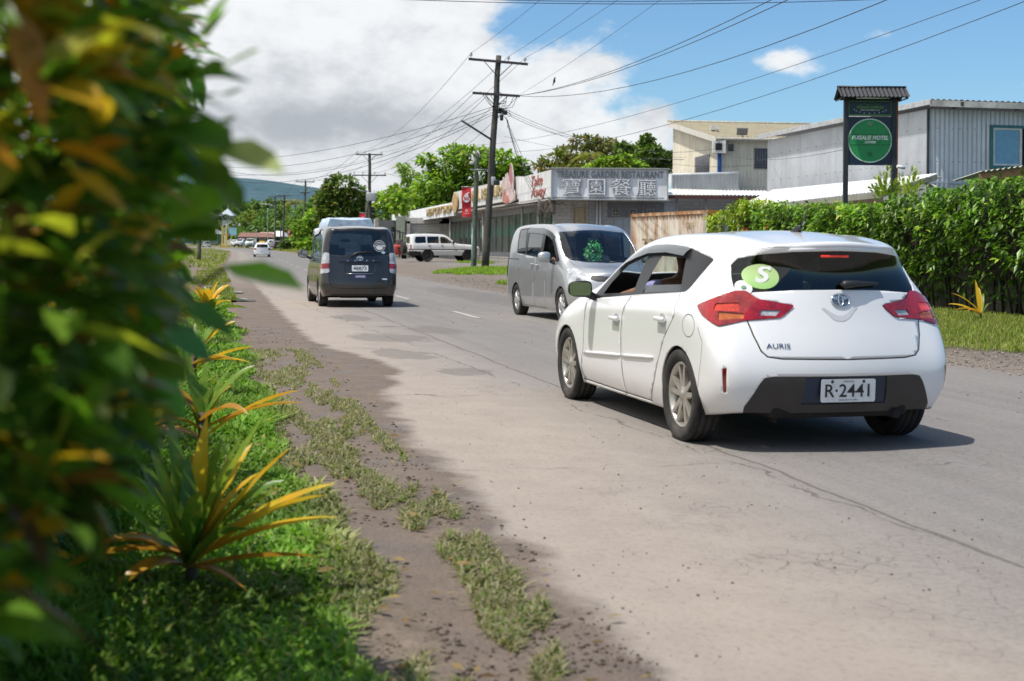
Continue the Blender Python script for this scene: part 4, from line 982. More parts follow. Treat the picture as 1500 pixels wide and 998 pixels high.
def lens_mat(name, c, em=0.0, rough=.12):
    m, nt, b, o = new_mat(name)
    p = obco(nt)
    v = N(nt, 'ShaderNodeTexVoronoi'); v.inputs['Scale'].default_value = 38; L(nt, p, v.inputs['Vector'])
    n1 = noise_(nt, p, 7, 3)
    cc = mixc(nt, mapr(nt, n1, .38, .62), tuple(x * .45 for x in c), c)
    cc = mixc(nt, mapr(nt, v.outputs['Distance'], 0, .5, .35, 0), cc, tuple(min(1, x * 1.6 + .03) for x in c))
    L(nt, cc, b.inputs['Base Color']); b.inputs['Roughness'].default_value = rough; b.inputs['Coat Weight'].default_value = 1; b.inputs['Coat Roughness'].default_value = .03
    if em: L(nt, cc, b.inputs['Emission Color']); b.inputs['Emission Strength'].default_value = em
    return m
M_RED = lens_mat('red_lens', (.36, .006, .010)); M_DKRED = lens_mat('dark_red_lens', (.20, .008, .01)); M_AMBER = lens_mat('amber_lens', (.62, .13, .012)); M_LIT = lens_mat('lit_red_lens', (.62, .035, .012), .55)
M_CLEAR = lens_mat('clear_reflector', (.55, .57, .6))
M_GLASS = glass_mat('car_glass', (.70, .78, .76), 1.5)
M_DARKGLASS = glass_mat('tinted_glass', (.085, .09, .10), 1.5)
M_MIDGLASS = glass_mat('half_tinted_glass', (.22, .24, .25), 1.5)
M_WSCREEN = glass_mat('windscreen_glass', (.74, .84, .81), 1.9)
M_SMOKE = glass_mat('smoked_visor', (.10, .10, .11), 1.6, .05)
M_PLATE = pm('plate_white', (.62, .64, .66), .4, var=.05)
M_INK = pm('plate_ink', (.012, .012, .016), .5, var=.1)

def wheel(parent, x, y, r, w, rim_r, style, side, mat_rim, steer=0.0):
    """wheel > tyre, rim; its outer face looks to side (+1 right, -1 left)"""
    e = bpy.data.objects.new('wheel', None); e.empty_display_size = .05; link(e, parent); e.location = (x, y, r); e.rotation_euler = (0, 0, steer)
    M = Matrix.Rotation(PI / 2 * side, 4, 'Y')              # local z -> outward
    h = w / 2; b = MB()
    P = [(rim_r - .012, -h * .7), (rim_r + .01, -h * .95), (r * .90, -h), (r * .965, -h * .93), (r, -h * .74), (r, -h * .52), (r - .008, -h * .5), (r - .008, -h * .44), (r, -h * .42), (r, -h * .06), (r - .008, -h * .04), (r - .008, h * .04), (r, h * .06),
         (r, h * .42), (r - .008, h * .44), (r - .008, h * .5), (r, h * .52), (r, h * .74), (r * .965, h * .93), (r * .90, h), (rim_r + .012, h * .93), (rim_r, h * .72)]
    b.lathe(P, 40, M); b.build('tyre', M_TYRE, e)
    b = MB()
    b.lathe([(rim_r, h * .72), (rim_r - .012, h * .80), (rim_r - .022, h * .72), (rim_r - .03, h * .2), (rim_r - .04, -h * .6)], 40, M)
    hub = h * .62
    def sp(pts, z0, z1, a):                                   # a spoke outline swept in depth
        R = M @ Matrix.Rotation(a, 4, 'Z')
        n = len(pts); vs = [R @ Vector((p[0], p[1], p[2] if len(p) > 2 else z1)) for p in pts] + [R @ Vector((p[0], p[1], z0)) for p in pts]
        b.add(vs, [tuple(range(n))] + [(i, n + i, n + (i + 1) % n, (i + 1) % n) for i in range(n)], 0)
    if style == 'alloy':                                      # five pairs of slim spokes
        for k in range(5):
            for s_ in (-1, 1):
                a = 2 * PI * k / 5 + s_ * .235
                sp([(.045, -.020, hub), (rim_r - .02, -.013, hub + .012), (rim_r - .02, .013, hub + .012), (.045, .020, hub)], hub - .05, hub, a)
        b.lathe([(.066, hub - .05), (.066, hub - .004), (.05, hub + .004), (.034, hub + .004), (.03, hub + .012), (.001, hub + .014)], 20, M)
        mats = [mat_rim, M_GAP]
    elif style == 'cap':                                      # hub cap with seven broad fins
        for k in range(7):
            a = 2 * PI * k / 7
            sp([(.05, -.030, hub + .02), (rim_r - .06, -.062, hub + .02), (rim_r - .012, -.055, hub), (rim_r - .012, .030, hub), (rim_r - .06, .032, hub + .02), (.05, .012, hub + .022)], hub - .03, hub, a)
        b.lathe([(.075, hub - .02), (.075, hub + .02), (.05, hub + .03), (.001, hub + .032)], 20, M)
        mats = [mat_rim, M_GAP]
    else:                                                     # steel disc with round holes' dark ring
        b.lathe([(rim_r - .03, h * .3), (rim_r * .7, h * .42), (rim_r * .45, h * .30), (.06, h * .42), (.05, h * .6), (.001, h * .6)], 24, M)
        mats = [mat_rim, M_GAP]
    b.lathe([(rim_r - .03, -h * .1), (.001, -h * .1)], 24, M, 1, False)
    b.lathe([(rim_r * .74, h * .05), (rim_r * .74, -h * .08)], 24, M, 1)
    b.build('rim', mats, e)
    return e

def arch_liner(parent, wheels, r, xw, w=.26):
    for (y, rr) in wheels:
        for sd in (-1, 1):
            b = MB(); vs = []; fs = []; n = 18; R_ = r + .004
            for i in range(n + 1):
                t = -.25 + (PI + .5) * i / n; c, s = math.cos(t), math.sin(t)
                for x in (xw, xw - w): vs.append((sd * x, y + R_ * c, rr + R_ * s))
            for i in range(n): fs.append((2 * i, 2 * i + 1, 2 * i + 3, 2 * i + 2))
            fs.append(tuple(2 * i + 1 for i in range(n + 1)))
            b.add(vs, fs); b.build('wheel_arch_liner', M_WELL, parent)

def emblem(parent, M, w, h, name='emblem', mat=None):
    """an oval badge: outer ring, an upright and a level inner ellipse, on a dark field"""
    b = MB()
    def ring(cx, cy, rx, ry, t):
        n = 32; vs = []; fs = []
        for i in range(n):
            a = 2 * PI * i / n; c, s = math.cos(a), math.sin(a)
            for (rr, z) in ((1, 0.001), (1 - t * .25 / min(rx, ry), .006), (1 - t * .75 / min(rx, ry), .006), (1 - t / min(rx, ry), .001)):
                vs.append(M @ Vector((cx + rx * rr * c, cy + ry * rr * s, z)))
        for i in range(n):
            j = (i + 1) % n
            for q in range(3): fs.append((i * 4 + q, j * 4 + q, j * 4 + q + 1, i * 4 + q + 1))
        b.add(vs, fs, 0, True)
    ring(0, 0, w / 2, h / 2, h * .10); ring(0, 0, w * .14, h * .45, h * .09); ring(0, h * .17, w * .36, h * .17, h * .09)
    return b.build(name, mat or M_CHROME, parent)

def finish_body(root, parts, mats, thick=.016, door_names=True):
    """links body and region meshes; returns {region part name: [objects]}"""
    res = {}
    for key, me in parts.items():
        if key[0] == 'body':
            o = obj('body', me, mats['body'], root); nm = 'body'
        else:
            R = key[0]; o = obj(R.part, me, mats[R.mat] if isinstance(R.mat, str) else R.mat, root); nm = R.part
        if nm in ('body', 'door', 'tailgate', 'bonnet', 'sliding_door', 'bumper'):
            if len(o.data.materials) < 2: o.data.materials.append(M_GAP)
            o.data.materials.append(M_CABIN)
            sm = o.modifiers.new('thickness', 'SOLIDIFY'); sm.thickness = thick; sm.offset = -1; sm.material_offset = len(o.data.materials) - 1; sm.material_offset_rim = 0; sm.use_rim = True
        res.setdefault(nm, []).append(o)
    return res

def seat(root, x, y, z=.32, w=.5, h=.62):
    b = MB(); b.rbox((x, y, z + .09), (w, .5, .18), .06); b.rbox((x, y - .27, z + .14 + h / 2), (w * .96, .15, h), .06, Matrix.Rotation(-.22, 3, 'X') if False else Matrix.Rotation(.22, 3, 'X'))
    b.rbox((x, y - .40, z + .22 + h), (w * .5, .09, .2), .04)
    return b.build('seat', M_SEAT, root)
# ------------------------------------------------------------------ the white hatchback (origin: ground under the rear axle, +y forward)
HB_COLS = [
 #  sill              lower             mid               shoulder          belt              window mid        roof rail
 [(.64, 3.25, .20), (.72, 3.27, .34), (.735, 3.28, .50), (.71, 3.25, .62), (.66, 3.20, .70), (.62, 3.16, .74), (.56, 3.10, .77)],
 [(.78, 2.98, .18), (.845, 2.98, .34), (.86, 2.97, .52), (.84, 2.95, .68), (.78, 2.90, .78), (.73, 2.86, .82), (.65, 2.82, .855)],
 [(.81, 2.60, .18), (.868, 2.60, .36), (.878, 2.60, .56), (.865, 2.60, .75), (.81, 2.56, .86), (.76, 2.54, .90), (.68, 2.50, .93)],
 [(.81, 2.20, .18), (.862, 2.20, .36), (.868, 2.20, .58), (.862, 2.20, .80), (.825, 2.17, .91), (.78, 2.15, .965), (.70, 2.12, 1.01)],
 [(.81, 1.86, .18), (.858, 1.86, .36), (.864, 1.86, .60), (.860, 1.86, .83), (.828, 1.85, .93), (.785, 1.84, 1.02), (.706, 1.83, 1.105)],
 [(.81, 1.42, .18), (.856, 1.42, .36), (.862, 1.42, .61), (.860, 1.42, .85), (.822, 1.42, .945), (.748, 1.40, 1.16), (.652, 1.38, 1.318)],
 [(.81, 1.00, .18), (.855, 1.00, .36), (.862, 1.00, .62), (.862, 1.00, .86), (.820, 1.00, .96), (.732, 1.00, 1.205), (.605, .98, 1.392)],
 [(.81, .56, .18), (.855, .56, .36), (.864, .56, .62), (.866, .56, .87), (.822, .56, .975), (.724, .56, 1.21), (.580, .56, 1.405)],
 [(.81, .14, .18), (.858, .14, .37), (.868, .14, .63), (.870, .14, .88), (.820, .14, .99), (.712, .14, 1.21), (.565, .14, 1.400)],
 [(.81, -.16, .20), (.860, -.18, .38), (.870, -.17, .64), (.870, -.14, .88), (.810, -.11, 1.01), (.694, -.11, 1.20), (.548, -.15, 1.380)],
 [(.78, -.43, .23), (.848, -.44, .39), (.862, -.42, .64), (.856, -.35, .87), (.785, -.29, 1.02), (.664, -.28, 1.19), (.530, -.36, 1.350)],
 [(.70, -.60, .26), (.780, -.63, .41), (.810, -.62, .60), (.795, -.50, .85), (.730, -.43, 1.03), (.625, -.39, 1.18), (.505, -.48, 1.318)]]
HB_RB = [.10, .13, .15, .20, .22, .23, .18]
HB_FB = [.20, .21, .21, .21, .20, .19, .17]
HB_CROWN = [(.03, 0), (.04, 0), (.05, 0), (.05, 0), (.03, .10), (.035, .13), (.045, .10), (.05, 0), (.05, 0), (.05, 0), (.048, -.04), (.045, 0)]
def hb_shell(level=3):
    n = len(HB_COLS)
    cr = [(lambda k: k[0] == n - 1 and k[1] == 6, .75), (lambda k: k[1] == 3 and abs(k[2]) == 3 and 2 < k[0] < 10, .35)]
    return shell_mesh(HB_COLS, HB_RB, HB_FB, HB_CROWN, level, crease=cr)
HB_POSE = (1.98, 9.33, .254)

def surf_fn(me):
    bm = bmesh.new(); bm.from_mesh(me); t = BVHTree.FromBMesh(bm); bm.free()
    def rear(x, z, off=.002, y0=-3):
        h, n, *_ = t.ray_cast(Vector((x, y0, z)), Vector((0, 1 if y0 < 0 else -1, 0)))
        if n.y * (1 if y0 < 0 else -1) > 0: n = -n
        return h + n * off, n
    def side(y, z, s=-1, off=.002):
        h, n, *_ = t.ray_cast(Vector((3 * s, y, z)), Vector((-s, 0, 0)))
        if n.x * s < 0: n = -n
        return h + n * off, n
    return rear, side
def on(p, n, right):
    """matrix at p, local z along n, local x as near to right as it can be"""
    n = n.normalized(); x = Vector(right); x = (x - n * x.dot(n)).normalized(); y = n.cross(x)
    M = Matrix((x, y, n)).transposed().to_4x4(); M.translation = p; return M
def symm(R): return R + [(-x, z) for x, z in R[::-1] if abs(x) > 1e-6]
def strip_tube(fn, pts, r, mat, parent, name, n=6):
    b = MB(); b.tube([fn(*p)[0] for p in pts], r, n); return b.build(name, mat, parent)
def plate_obj(parent, M, w, h, s, sub, top=None, fs=.098):
    p = plate(rrect(-w / 2, -h / 2, w / 2, h / 2, .012), M, M_PLATE, parent, 'number_plate', .004)
    M2 = M @ Matrix.Translation((0, -.004, .0055))
    text(s, M2, fs, M_INK, p, 'plate_number', fit=w * .82, bold=.012)
    if sub: text(sub, M @ Matrix.Translation((0, -h * .40, .0055)), .017, M_INK, p, 'plate_small_print', fit=w * .36)
    if top: text(top, M @ Matrix.Translation((0, h * .40, .0055)), .017, M_INK, p, 'plate_small_print', fit=w * .2)
    for x in (-.3, .28):
        b = MB(); b.lathe([(.001, .007), (.010, .006), (.011, .004)], 10, M @ Matrix.Translation((x * w, h * .40, 0))); b.build('plate_bolt', M_INK, p)
    return p
def reparent(kids, owners):
    for k in kids:
        c = np.mean([v.co[:] for v in k.data.vertices], 0)
        own = min(owners, key=lambda o: np.linalg.norm(np.mean([v.co[:] for v in o.data.vertices], 0) - c)); k.parent = own
def mirror_unit(root, s, p, paint, tilt=-.12, w=.21, h=.145):
    """door mirror: housing, glass, stalk; p is the housing centre, s the side"""
    b = MB(); R = Matrix.Rotation(s * tilt, 3, 'Z')
    bm = bmesh.new(); bmesh.ops.create_uvsphere(bm, u_segments=20, v_segments=12, radius=1)
    vs = []
    for v in bm.verts:
        c = v.co; k = lambda q: math.copysign(abs(q) ** .62, q)
        y = k(c.y) * (.10 if c.y > 0 else .035); vs.append(Vector(p) + R @ Vector((k(c.x) * w / 2, y, k(c.z) * h / 2 * (1 - .12 * c.x * s))))
    bm.verts.index_update(); b.add(vs, [[v.index for v in f.verts] for f in bm.faces], 0, True); bm.free()
    o = b.build('mirror', paint, root)
    b = MB(); b.tube([Vector(p) + Vector((-s * w * .35, .02, -h * .30)), Vector(p) + Vector((-s * (w * .62 + .02), .05, -h * .52)), Vector(p) + Vector((-s * (w * .70 + .05), .06, -h * .60))], (.032, .03, .036), 10); b.build('mirror_arm', M_BLACK, o)
    b = MB(); b.poly([Vector(p) + R @ Vector((x, -.0375, z)) for x, z in rrect(-w * .43, -h * .40, w * .43, h * .40, .03)]); b.build('mirror_glass', M_MIRROR, o)
    return o
M_MIRROR = pm('mirror_silver', (.75, .77, .78), .02, metal=1, var=.03)
M_WHITE = mat_paint('white_car_paint', (.76, .765, .77), 0, .3, (.30, .24, .19), .34)
def build_hatch():
    root = thing('hatchback_car', 'white hatchback seen from behind with number plate R-2441 and green S sticker on rear glass', 'car', HB_POSE[:2] + (0,), HB_POSE[2])
    me = hb_shell(3); rear, side = surf_fn(me)
    dlo = [(1.985, .905), (1.79, .915), (1.0, .966), (.016, 1.02), (-.03, 1.05), (-.135, 1.24), (-.11, 1.252), (.30, 1.322), (.64, 1.348), (.96, 1.348), (1.2, 1.318), (1.45, 1.235), (1.70, 1.105), (1.86, 1.008)]
    d1 = [(1.08, .955), (1.17, .80), (1.208, .64), (1.19, .47), (1.165, .20)]
    fdoor = d1 + [(2.20, .20), (2.235, .31), (2.14, .47), (2.12, .70), (2.11, .88), (1.99, .903), (1.79, .915)]
    rdoor = [(.10, 1.014)] + [(.056, .857), (.26, .694), (.38, .53), (.47, .383), (.63, .20)] + d1[::-1]
    gate = [(0, .608), (.44, .613), (.53, .626), (.566, .66), (.60, .76), (.625, .87), (.645, 1.03), (.668, 1.12), (.655, 1.22), (.612, 1.29), (.45, 1.322), (0, 1.336)]
    glass = [(0, 1.054), (.30, 1.05), (.60, 1.030), (.645, 1.034), (.658, 1.07), (.655, 1.13), (.638, 1.21), (.60, 1.255), (.50, 1.28), (.30, 1.300), (0, 1.308)]
    blk = [(0, .502), (.50, .502), (.555, .492), (.585, .455), (.665, .30), (.66, .20), (0, .20)]
    rr = lambda c: c.y < -.1
    ell = lambda y, z, ry, rz, a, b: [(y + ry * math.cos(a + (b - a) * k / 14), z + rz * math.sin(a + (b - a) * k / 14)) for k in range(15)]
    arch = lambda y, r: [(y + r * math.cos(2 * PI * k / 40), .315 + r * math.sin(2 * PI * k / 40)) for k in range(40)]
    lo = lambda c: abs(c.x) > .55
    regs = [
        Region('hole', arch(0, .338), 'side', test=lo), Region('hole', arch(2.6, .338), 'side', test=lo),
        Region('reflector', [(-.05, .918), (.07, .920), (.078, .885), (-.02, .882)], ('diag', 36.87), M_CLEAR, rr),
        Region('lit_lens', smooth_poly([(.21, .965), (.36, .957), (.37, .912), (.20, .908)], .012, 2), ('diag', 36.87), M_LIT, rr),
        Region('indicator', [(.17, .897), (.335, .905), (.33, .85), (.17, .863)], ('diag', 36.87), M_AMBER, rr),
        Region('taillight', smooth_poly([(-.133, .952), (.10, .99), (.175, 1.043), (.25, 1.04), (.508, .938), (.45, .88), (.325, .810), (.16, .853), (-.055, .872)], .02, 2), ('diag', 36.87), M_RED, rr, inset=-.008),
        Region('rear_reflector', [(.245, .555), (.275, .548), (.272, .39), (.25, .395)], ('diag', 36.87), M_DKRED, rr),
        Region('sticker', ellipse(-.490, 1.136, .108, .082), 'rear', 'sticker', rr, False, -.004),
        Region('small_sticker', ellipse(-.602, 1.062, .050, .046, 20), 'rear', 'wsticker', rr, False, -.006),
        Region('rear_window', symm(glass), 'rear', M_DARKGLASS, rr, False, .004),
        Region(None, seg_strip(symm(gate) + [(0, .608)], .009), 'rear', 1, lambda c: c.y < -.1 and c.z < 1.0, False),
        Region('tailgate', symm(gate), 'rear', 'paint', rr, False),
        Region('plate_recess', [(-.285, .497), (.285, .497), (.30, .318), (-.30, .318)], 'rear', 'navy', rr, False, .006),
        Region('bumper_insert', symm(blk), 'rear', pm('satin_insert', (.034, .031, .031), .32, var=.15), rr, False),
        Region('hole', [(1.745, .950), (1.64, 1.046), (1.38, 1.185), (1.02, 1.262), (1.055, .982)], 'side', test=lambda c: c.x < -.5),
        Region('hole', [(.745, 1.262), (.285, 1.250), (.155, 1.07), (.838, 1.045)], 'side', test=lambda c: c.x < -.5),
        Region('side_window', [(1.745, .950), (1.64, 1.046), (1.38, 1.185), (1.02, 1.262), (1.055, .982)], 'side', M_GLASS, test=lambda c: c.x > .5, inset=.005),
        Region('side_window', [(.745, 1.262), (.285, 1.250), (.115, 1.022), (.855, .988)], 'side', M_MIDGLASS, lambda c: abs(c.x) > .5, inset=.005),
        Region('window_surround', smooth_poly(dlo, .03, 2), 'side', M_GLOSSBLACK, lo),
        Region(None, seg_strip(fdoor[5:12], .008), 'side', 1, lo), Region(None, seg_strip(d1, .008), 'side', 1, lo), Region(None, seg_strip(rdoor[:6], .008), 'side', 1, lo),
        Region(None, seg_strip([(2.24, .215), (1.165, .205), (.6, .205)], .008), 'side', 1, lo),
        Region(None, seg_strip(ell(-.195, .80, .10, .076, 0, PI), .006), 'side', 1, lambda c: c.x < -.5), Region(None, seg_strip(ell(-.195, .80, .10, .076, PI, 2 * PI), .006), 'side', 1, lambda c: c.x < -.5),
        Region(None, seg_strip([(-.345, .80), (-.42, .70), (-.40, .58), (-.335, .40)], .005), 'side', 1, lo),
        Region('door', fdoor, 'side', 'paint', lo), Region('door', rdoor, 'side', 'paint', lo),
        Region('windscreen', symm([(0, 1.95), (.4, 1.92), (.655, 1.80), (.575, 1.08), (.3, 1.13), (0, 1.15)])[:], 'top', M_WSCREEN, lambda c: c.z > 1.0, False, .004),
        Region('headlight', smooth_poly([(.40, .66), (.66, .735), (.74, .70), (.70, .62), (.5, .60)], .03, 2), 'front', M_CLEAR, lambda c: c.y > 2.8, True, -.004),
        Region('grille', symm([(0, .24), (.5, .25), (.45, .44), (0, .45)]), 'front', M_BLACK, lambda c: c.y > 2.9, False, .01),
    ]
    parts = split_shell(me, regs, None)
    mats = {'body': [M_WHITE, M_GAP], 'paint': [M_WHITE], 'navy': pm('navy_panel', (.012, .026, .055), .35, var=.2), 'sticker': STICK, 'wsticker': pm('white_sticker', (.72, .73, .72), .5, var=.08)}
    P = finish_body(root, parts, mats)
    tl = P['taillight']
    for k in ('reflector', 'lit_lens', 'indicator'): reparent(P[k], tl)
    for k in ('sticker', 'small_sticker'): reparent(P[k], P['rear_window'])
    gate_o = P['tailgate'][0]
    arch_liner(root, [(0, .315), (2.6, .315)], .338, .845)
    for x, y in ((-1, 0), (1, 0), (-1, 2.6), (1, 2.6)): wheel(root, x * .765, y, .317, .205, .228, 'alloy', x, M_ALLOY)
    # floor pan and cabin
    b = MB(); b.rbox((0, 1.38, .26), (1.40, 3.4, .10), .03); b.rbox((0, -.45, .30), (1.0, .45, .16), .05); b.tube([(.35, -.2, .25), (.40, -.69, .24)], .03, 10); b.tube([(-.42, -.50, .21), (-.42, -.58, .20)], .018, 8); b.build('floor_pan', M_WELL, root)
    b = MB(); b.rbox((0, 1.94, .80), (1.36, .42, .26), .08); b.rbox((0, .95, .45), (.18, 1.0, .24), .05); b.rbox((0, -.40, .66), (1.34, .50, .05), .02); b.build('dashboard', M_CABIN, root)
    for s in (-1, 1): seat(root, s * .36, 1.22, .34, .46, .52)
    b = MB(); b.rbox((0, -.02, .42), (1.25, .48, .2), .06); b.rbox((0, -.27, .74), (1.22, .14, .52), .05, Matrix.Rotation(.2, 3, 'X'))
    for s in (-.4, .4): b.rbox((s, -.36, 1.05), (.25, .09, .16), .04)
    b.build('rear_bench', M_SEAT, root)
    b = MB(); M = Matrix.Translation((.36, 1.68, .88)) @ Matrix.Rotation(1.15, 4, 'X'); b.lathe([(.185 + .014 * math.cos(t), .014 * math.sin(t)) for t in [2 * PI * k / 8 for k in range(8)]], 28, M, close=True); b.box(M @ Vector((0, 0, -.02)), (.32, .05, .03), M.to_3x3()); b.tube([M @ Vector((0, 0, 0)), M @ Vector((0, 0, -.2))], .03, 8); b.build('steering_wheel', M_CABIN, root)
    # trim
    for s in (-1, 1):
        doors = [o for o in P['door'] if np.mean([v.co.x for v in o.data.vertices]) * s > 0]
        for dy, (y0, z0) in ((1, (1.308, .775)), (0, (.295, .822))):
            dr = max(doors, key=lambda o: np.mean([v.co.y for v in o.data.vertices]) * (1 if dy else -1))
            b = MB(); p0, n0 = side(y0, z0, s, 0)
            b.rbox(p0 + n0 * .028, (.026, .175, .032), .012); b.box(p0 + n0 * .012 + Vector((0, .075, 0)), (.03, .02, .022)); b.box(p0 + n0 * .012 + Vector((0, -.075, 0)), (.03, .02, .022))
            h = b.build('handle', M_WHITE, dr)
            b = MB(); b.lathe([(.001, .001), (.05, .0015), (.058, .004)], 20, on(p0 + Vector((0, -.005, -.012)), n0, (0, 1, 0)) @ Matrix.Diagonal((1.15, .85, .5, 1))); b.build('handle_cup', pm('cup_shade', (.42, .43, .44), .4, var=.1), h)
            a, c = ((2.13, .449), (1.20, .495)) if dy else ((1.175, .496), (.475, .535))
            pts = [side(a[0] + (c[0] - a[0]) * k / 8, a[1] + (c[1] - a[1]) * k / 8, s, .004)[0] for k in range(9)]
            b = MB(); b.tube(pts, [.006] + [.013] * 7 + [.006], 8); b.build('door_moulding', M_WHITE, dr)
        # smoked rain visor over the window heads
        b = MB(); pts = [(1.60, 1.10, 1.165), (1.38, 1.192, 1.262), (1.2, 1.232, 1.316), (.98, 1.268, 1.345), (.64, 1.275, 1.345), (.29, 1.252, 1.318)]
        vs = []
        for y, z0, z1 in pts:
            p0, n0 = side(y, z0, s, .030); p1, n1 = side(y, z1, s, .006); vs += [p0, (p0 + p1) / 2 + n0 * .006, p1]
        fs = [(3 * i + j, 3 * i + 3 + j, 3 * i + 4 + j, 3 * i + 1 + j) for i in range(len(pts) - 1) for j in (0, 1)]
        b.add(vs, fs, 0, True); b.build('window_visor', M_SMOKE, root)
        mirror_unit(root, s, (s * .985, 1.86, .985), M_GLOSSBLACK if s < 0 else M_WHITE, .25, .20, .135)
    b = MB(); p, n = rear(0, 1.0, 0); b.tube([(.02, rear(.02, 1.075, .02)[0].y, 1.075), (.03, rear(.03, 1.085, .03)[0].y, 1.09), (.12, rear(.12, 1.09, .028)[0].y, 1.095), (.30, rear(.30, 1.09, .024)[0].y, 1.094)], (.028, .028, .022, .012), 10); b.build('rear_wiper', M_BLACK, P['rear_window'][0])
    p, n = rear(0, .985, .004); emblem(gate_o, on(p, n, (1, 0, 0)), .145, .095)
    b = MB(); b.poly([on(p, n, (1, 0, 0)) @ Vector((a, c, -.001)) for a, c in ellipse(0, 0, .07, .045)]); b.build('emblem_field', pm('badge_field', (.20, .21, .23), .2, metal=.6, var=.3), gate_o)
    # flat grey patch under the badge, the finger scoop's shade put into its colour
    b = MB(); sc = [(-.145, .935), (.125, .940), (.10, .925), (.06, .88), (.01, .850), (-.06, .855), (-.09, .885), (-.125, .92)]
    b.poly([rear(x, z, .002)[0] for x, z in smooth_poly(sc, .02, 2)]); b.build('hatch_scoop_shade', pm('scoop_shade', (.50, .515, .54), .4, var=.06), gate_o)
    p, n = rear(-.455, .692, .004); text('AURIS', on(p, n, (1, -.22, 0)), .046, pm('dark_chrome', (.28, .29, .31), .25, metal=1), gate_o, 'model_lettering', fit=.155, extrude=.001, bold=.004)
    p, n = rear(0, .412, .012); plate_obj(root, on(p, Vector((0, -1, -.06)), (1, 0, 0)), .385, .148, 'R\u00b72441', 'Samoa the Paradise', 'SAMOA', .118)
    b = MB(); b.rbox(rear(-.03, 1.275, .008)[0] + Vector((0, .01, 0)), (.20, .02, .016), .006); b.build('brake_light', M_LIT, gate_o)
    p, n = rear(-.488, 1.145, .010); text('S', on(p, n, (1, -.33, 0)), .15, pm('white_sticker', (.72, .73, .72), .5), P['sticker'][0], 'sticker_lettering', bold=.035, shear=.25, xs=1.25)
    p, n = rear(-.602, 1.062, .012); b = MB(); b.poly([on(p, n, (1, -.4, 0)) @ Vector((a, c, 0)) for a, c in ellipse(0, 0, .018, .013, 14)]); b.build('sticker_mark', pm('sticker_green', (.10, .22, .12), .5), P['small_sticker'][0])
    b = MB(); b.tube([(0, -.02, 1.425), (0, -.06, 1.47), (0, -.10, 1.475)], (.045, .02, .012), 10); b.tube([(0, -.08, 1.46), (0, -.20, 1.60)], (.007, .004), 6); b.build('antenna', M_BLACK, root)
    return root
M_GLOSSBLACK = pm('gloss_black', (.012, .012, .013), .30, var=.2, spec=.35)
def sticker_mat():
    m, nt, b, o = new_mat('green_sticker'); sp = N(nt, 'ShaderNodeSeparateXYZ'); L(nt, obco(nt), sp.inputs[0])
    n1 = noise_(nt, obco(nt), 14, 3)
    f = math_(nt, 'ADD', mapr(nt, sp.outputs[2], 1.21, 1.06, 0, 1), math_(nt, 'MULTIPLY', n1, .2))
    L(nt, mixc(nt, f, (.58, .74, .34), (.28, .50, .15)), b.inputs['Base Color']); b.inputs['Roughness'].default_value = .4; return m
STICK = sticker_mat()
# ------------------------------------------------------------------ the tall people carriers (origin: ground under the rear axle)
VN_COLS = [
 [(.62, 3.44, .22), (.72, 3.46, .36), (.735, 3.46, .52), (.72, 3.44, .66), (.68, 3.41, .78), (.64, 3.37, .86), (.57, 3.32, .915)],
 [(.76, 3.20, .20), (.815, 3.20, .36), (.832, 3.20, .54), (.822, 3.18, .72), (.785, 3.15, .88), (.74, 3.12, .955), (.66, 3.08, .995)],
 [(.79, 2.825, .20), (.835, 2.825, .36), (.845, 2.825, .56), (.840, 2.825, .78), (.820, 2.82, .94), (.785, 2.81, 1.035), (.715, 2.79, 1.10)],
 [(.79, 2.45, .20), (.835, 2.45, .36), (.845, 2.45, .57), (.843, 2.45, .82), (.832, 2.45, .985), (.800, 2.43, 1.20), (.745, 2.40, 1.415)],
 [(.79, 2.05, .20), (.835, 2.05, .36), (.845, 2.05, .58), (.845, 2.05, .85), (.836, 2.05, 1.005), (.800, 2.05, 1.36), (.735, 2.02, 1.655)],
 [(.79, 1.50, .20), (.835, 1.50, .36), (.845, 1.50, .58), (.846, 1.50, .87), (.838, 1.50, 1.015), (.800, 1.50, 1.40), (.718, 1.50, 1.752)],
 [(.79, .70, .20), (.835, .70, .36), (.845, .70, .58), (.846, .70, .88), (.838, .70, 1.03), (.800, .70, 1.41), (.714, .70, 1.775)],
 [(.79, 0, .20), (.836, 0, .37), (.846, 0, .58), (.846, 0, .90), (.836, 0, 1.045), (.798, 0, 1.42), (.710, 0, 1.765)],
 [(.78, -.42, .22), (.832, -.43, .39), (.845, -.43, .59), (.842, -.43, .91), (.830, -.42, 1.06), (.792, -.40, 1.42), (.698, -.38, 1.745)],
 [(.73, -.72, .26), (.795, -.75, .41), (.810, -.75, .60), (.806, -.71, .90), (.792, -.69, 1.06), (.755, -.64, 1.41), (.660, -.60, 1.705)]]
VN_RB = [.10, .12, .12, .11, .10, .09, .08]
VN_FB = [.24, .25, .25, .24, .24, .22, .20]
VN_CROWN = [(.03, 0), (.045, 0), (.045, .10), (.05, .14), (.055, .14), (.06, .05), (.06, 0), (.06, 0), (.058, 0), (.05, 0)]
def vn_shell(level=3):
    n = len(VN_COLS)
    cr = [(lambda k: k[0] == n - 1 and k[1] == 6, .6)]
    return shell_mesh(VN_COLS, VN_RB, VN_FB, VN_CROWN, level, crease=cr)
VD_POSE = (-3.545, 30.2, .233)
VS_POSE = (0.893, 26.95, 3.4259)
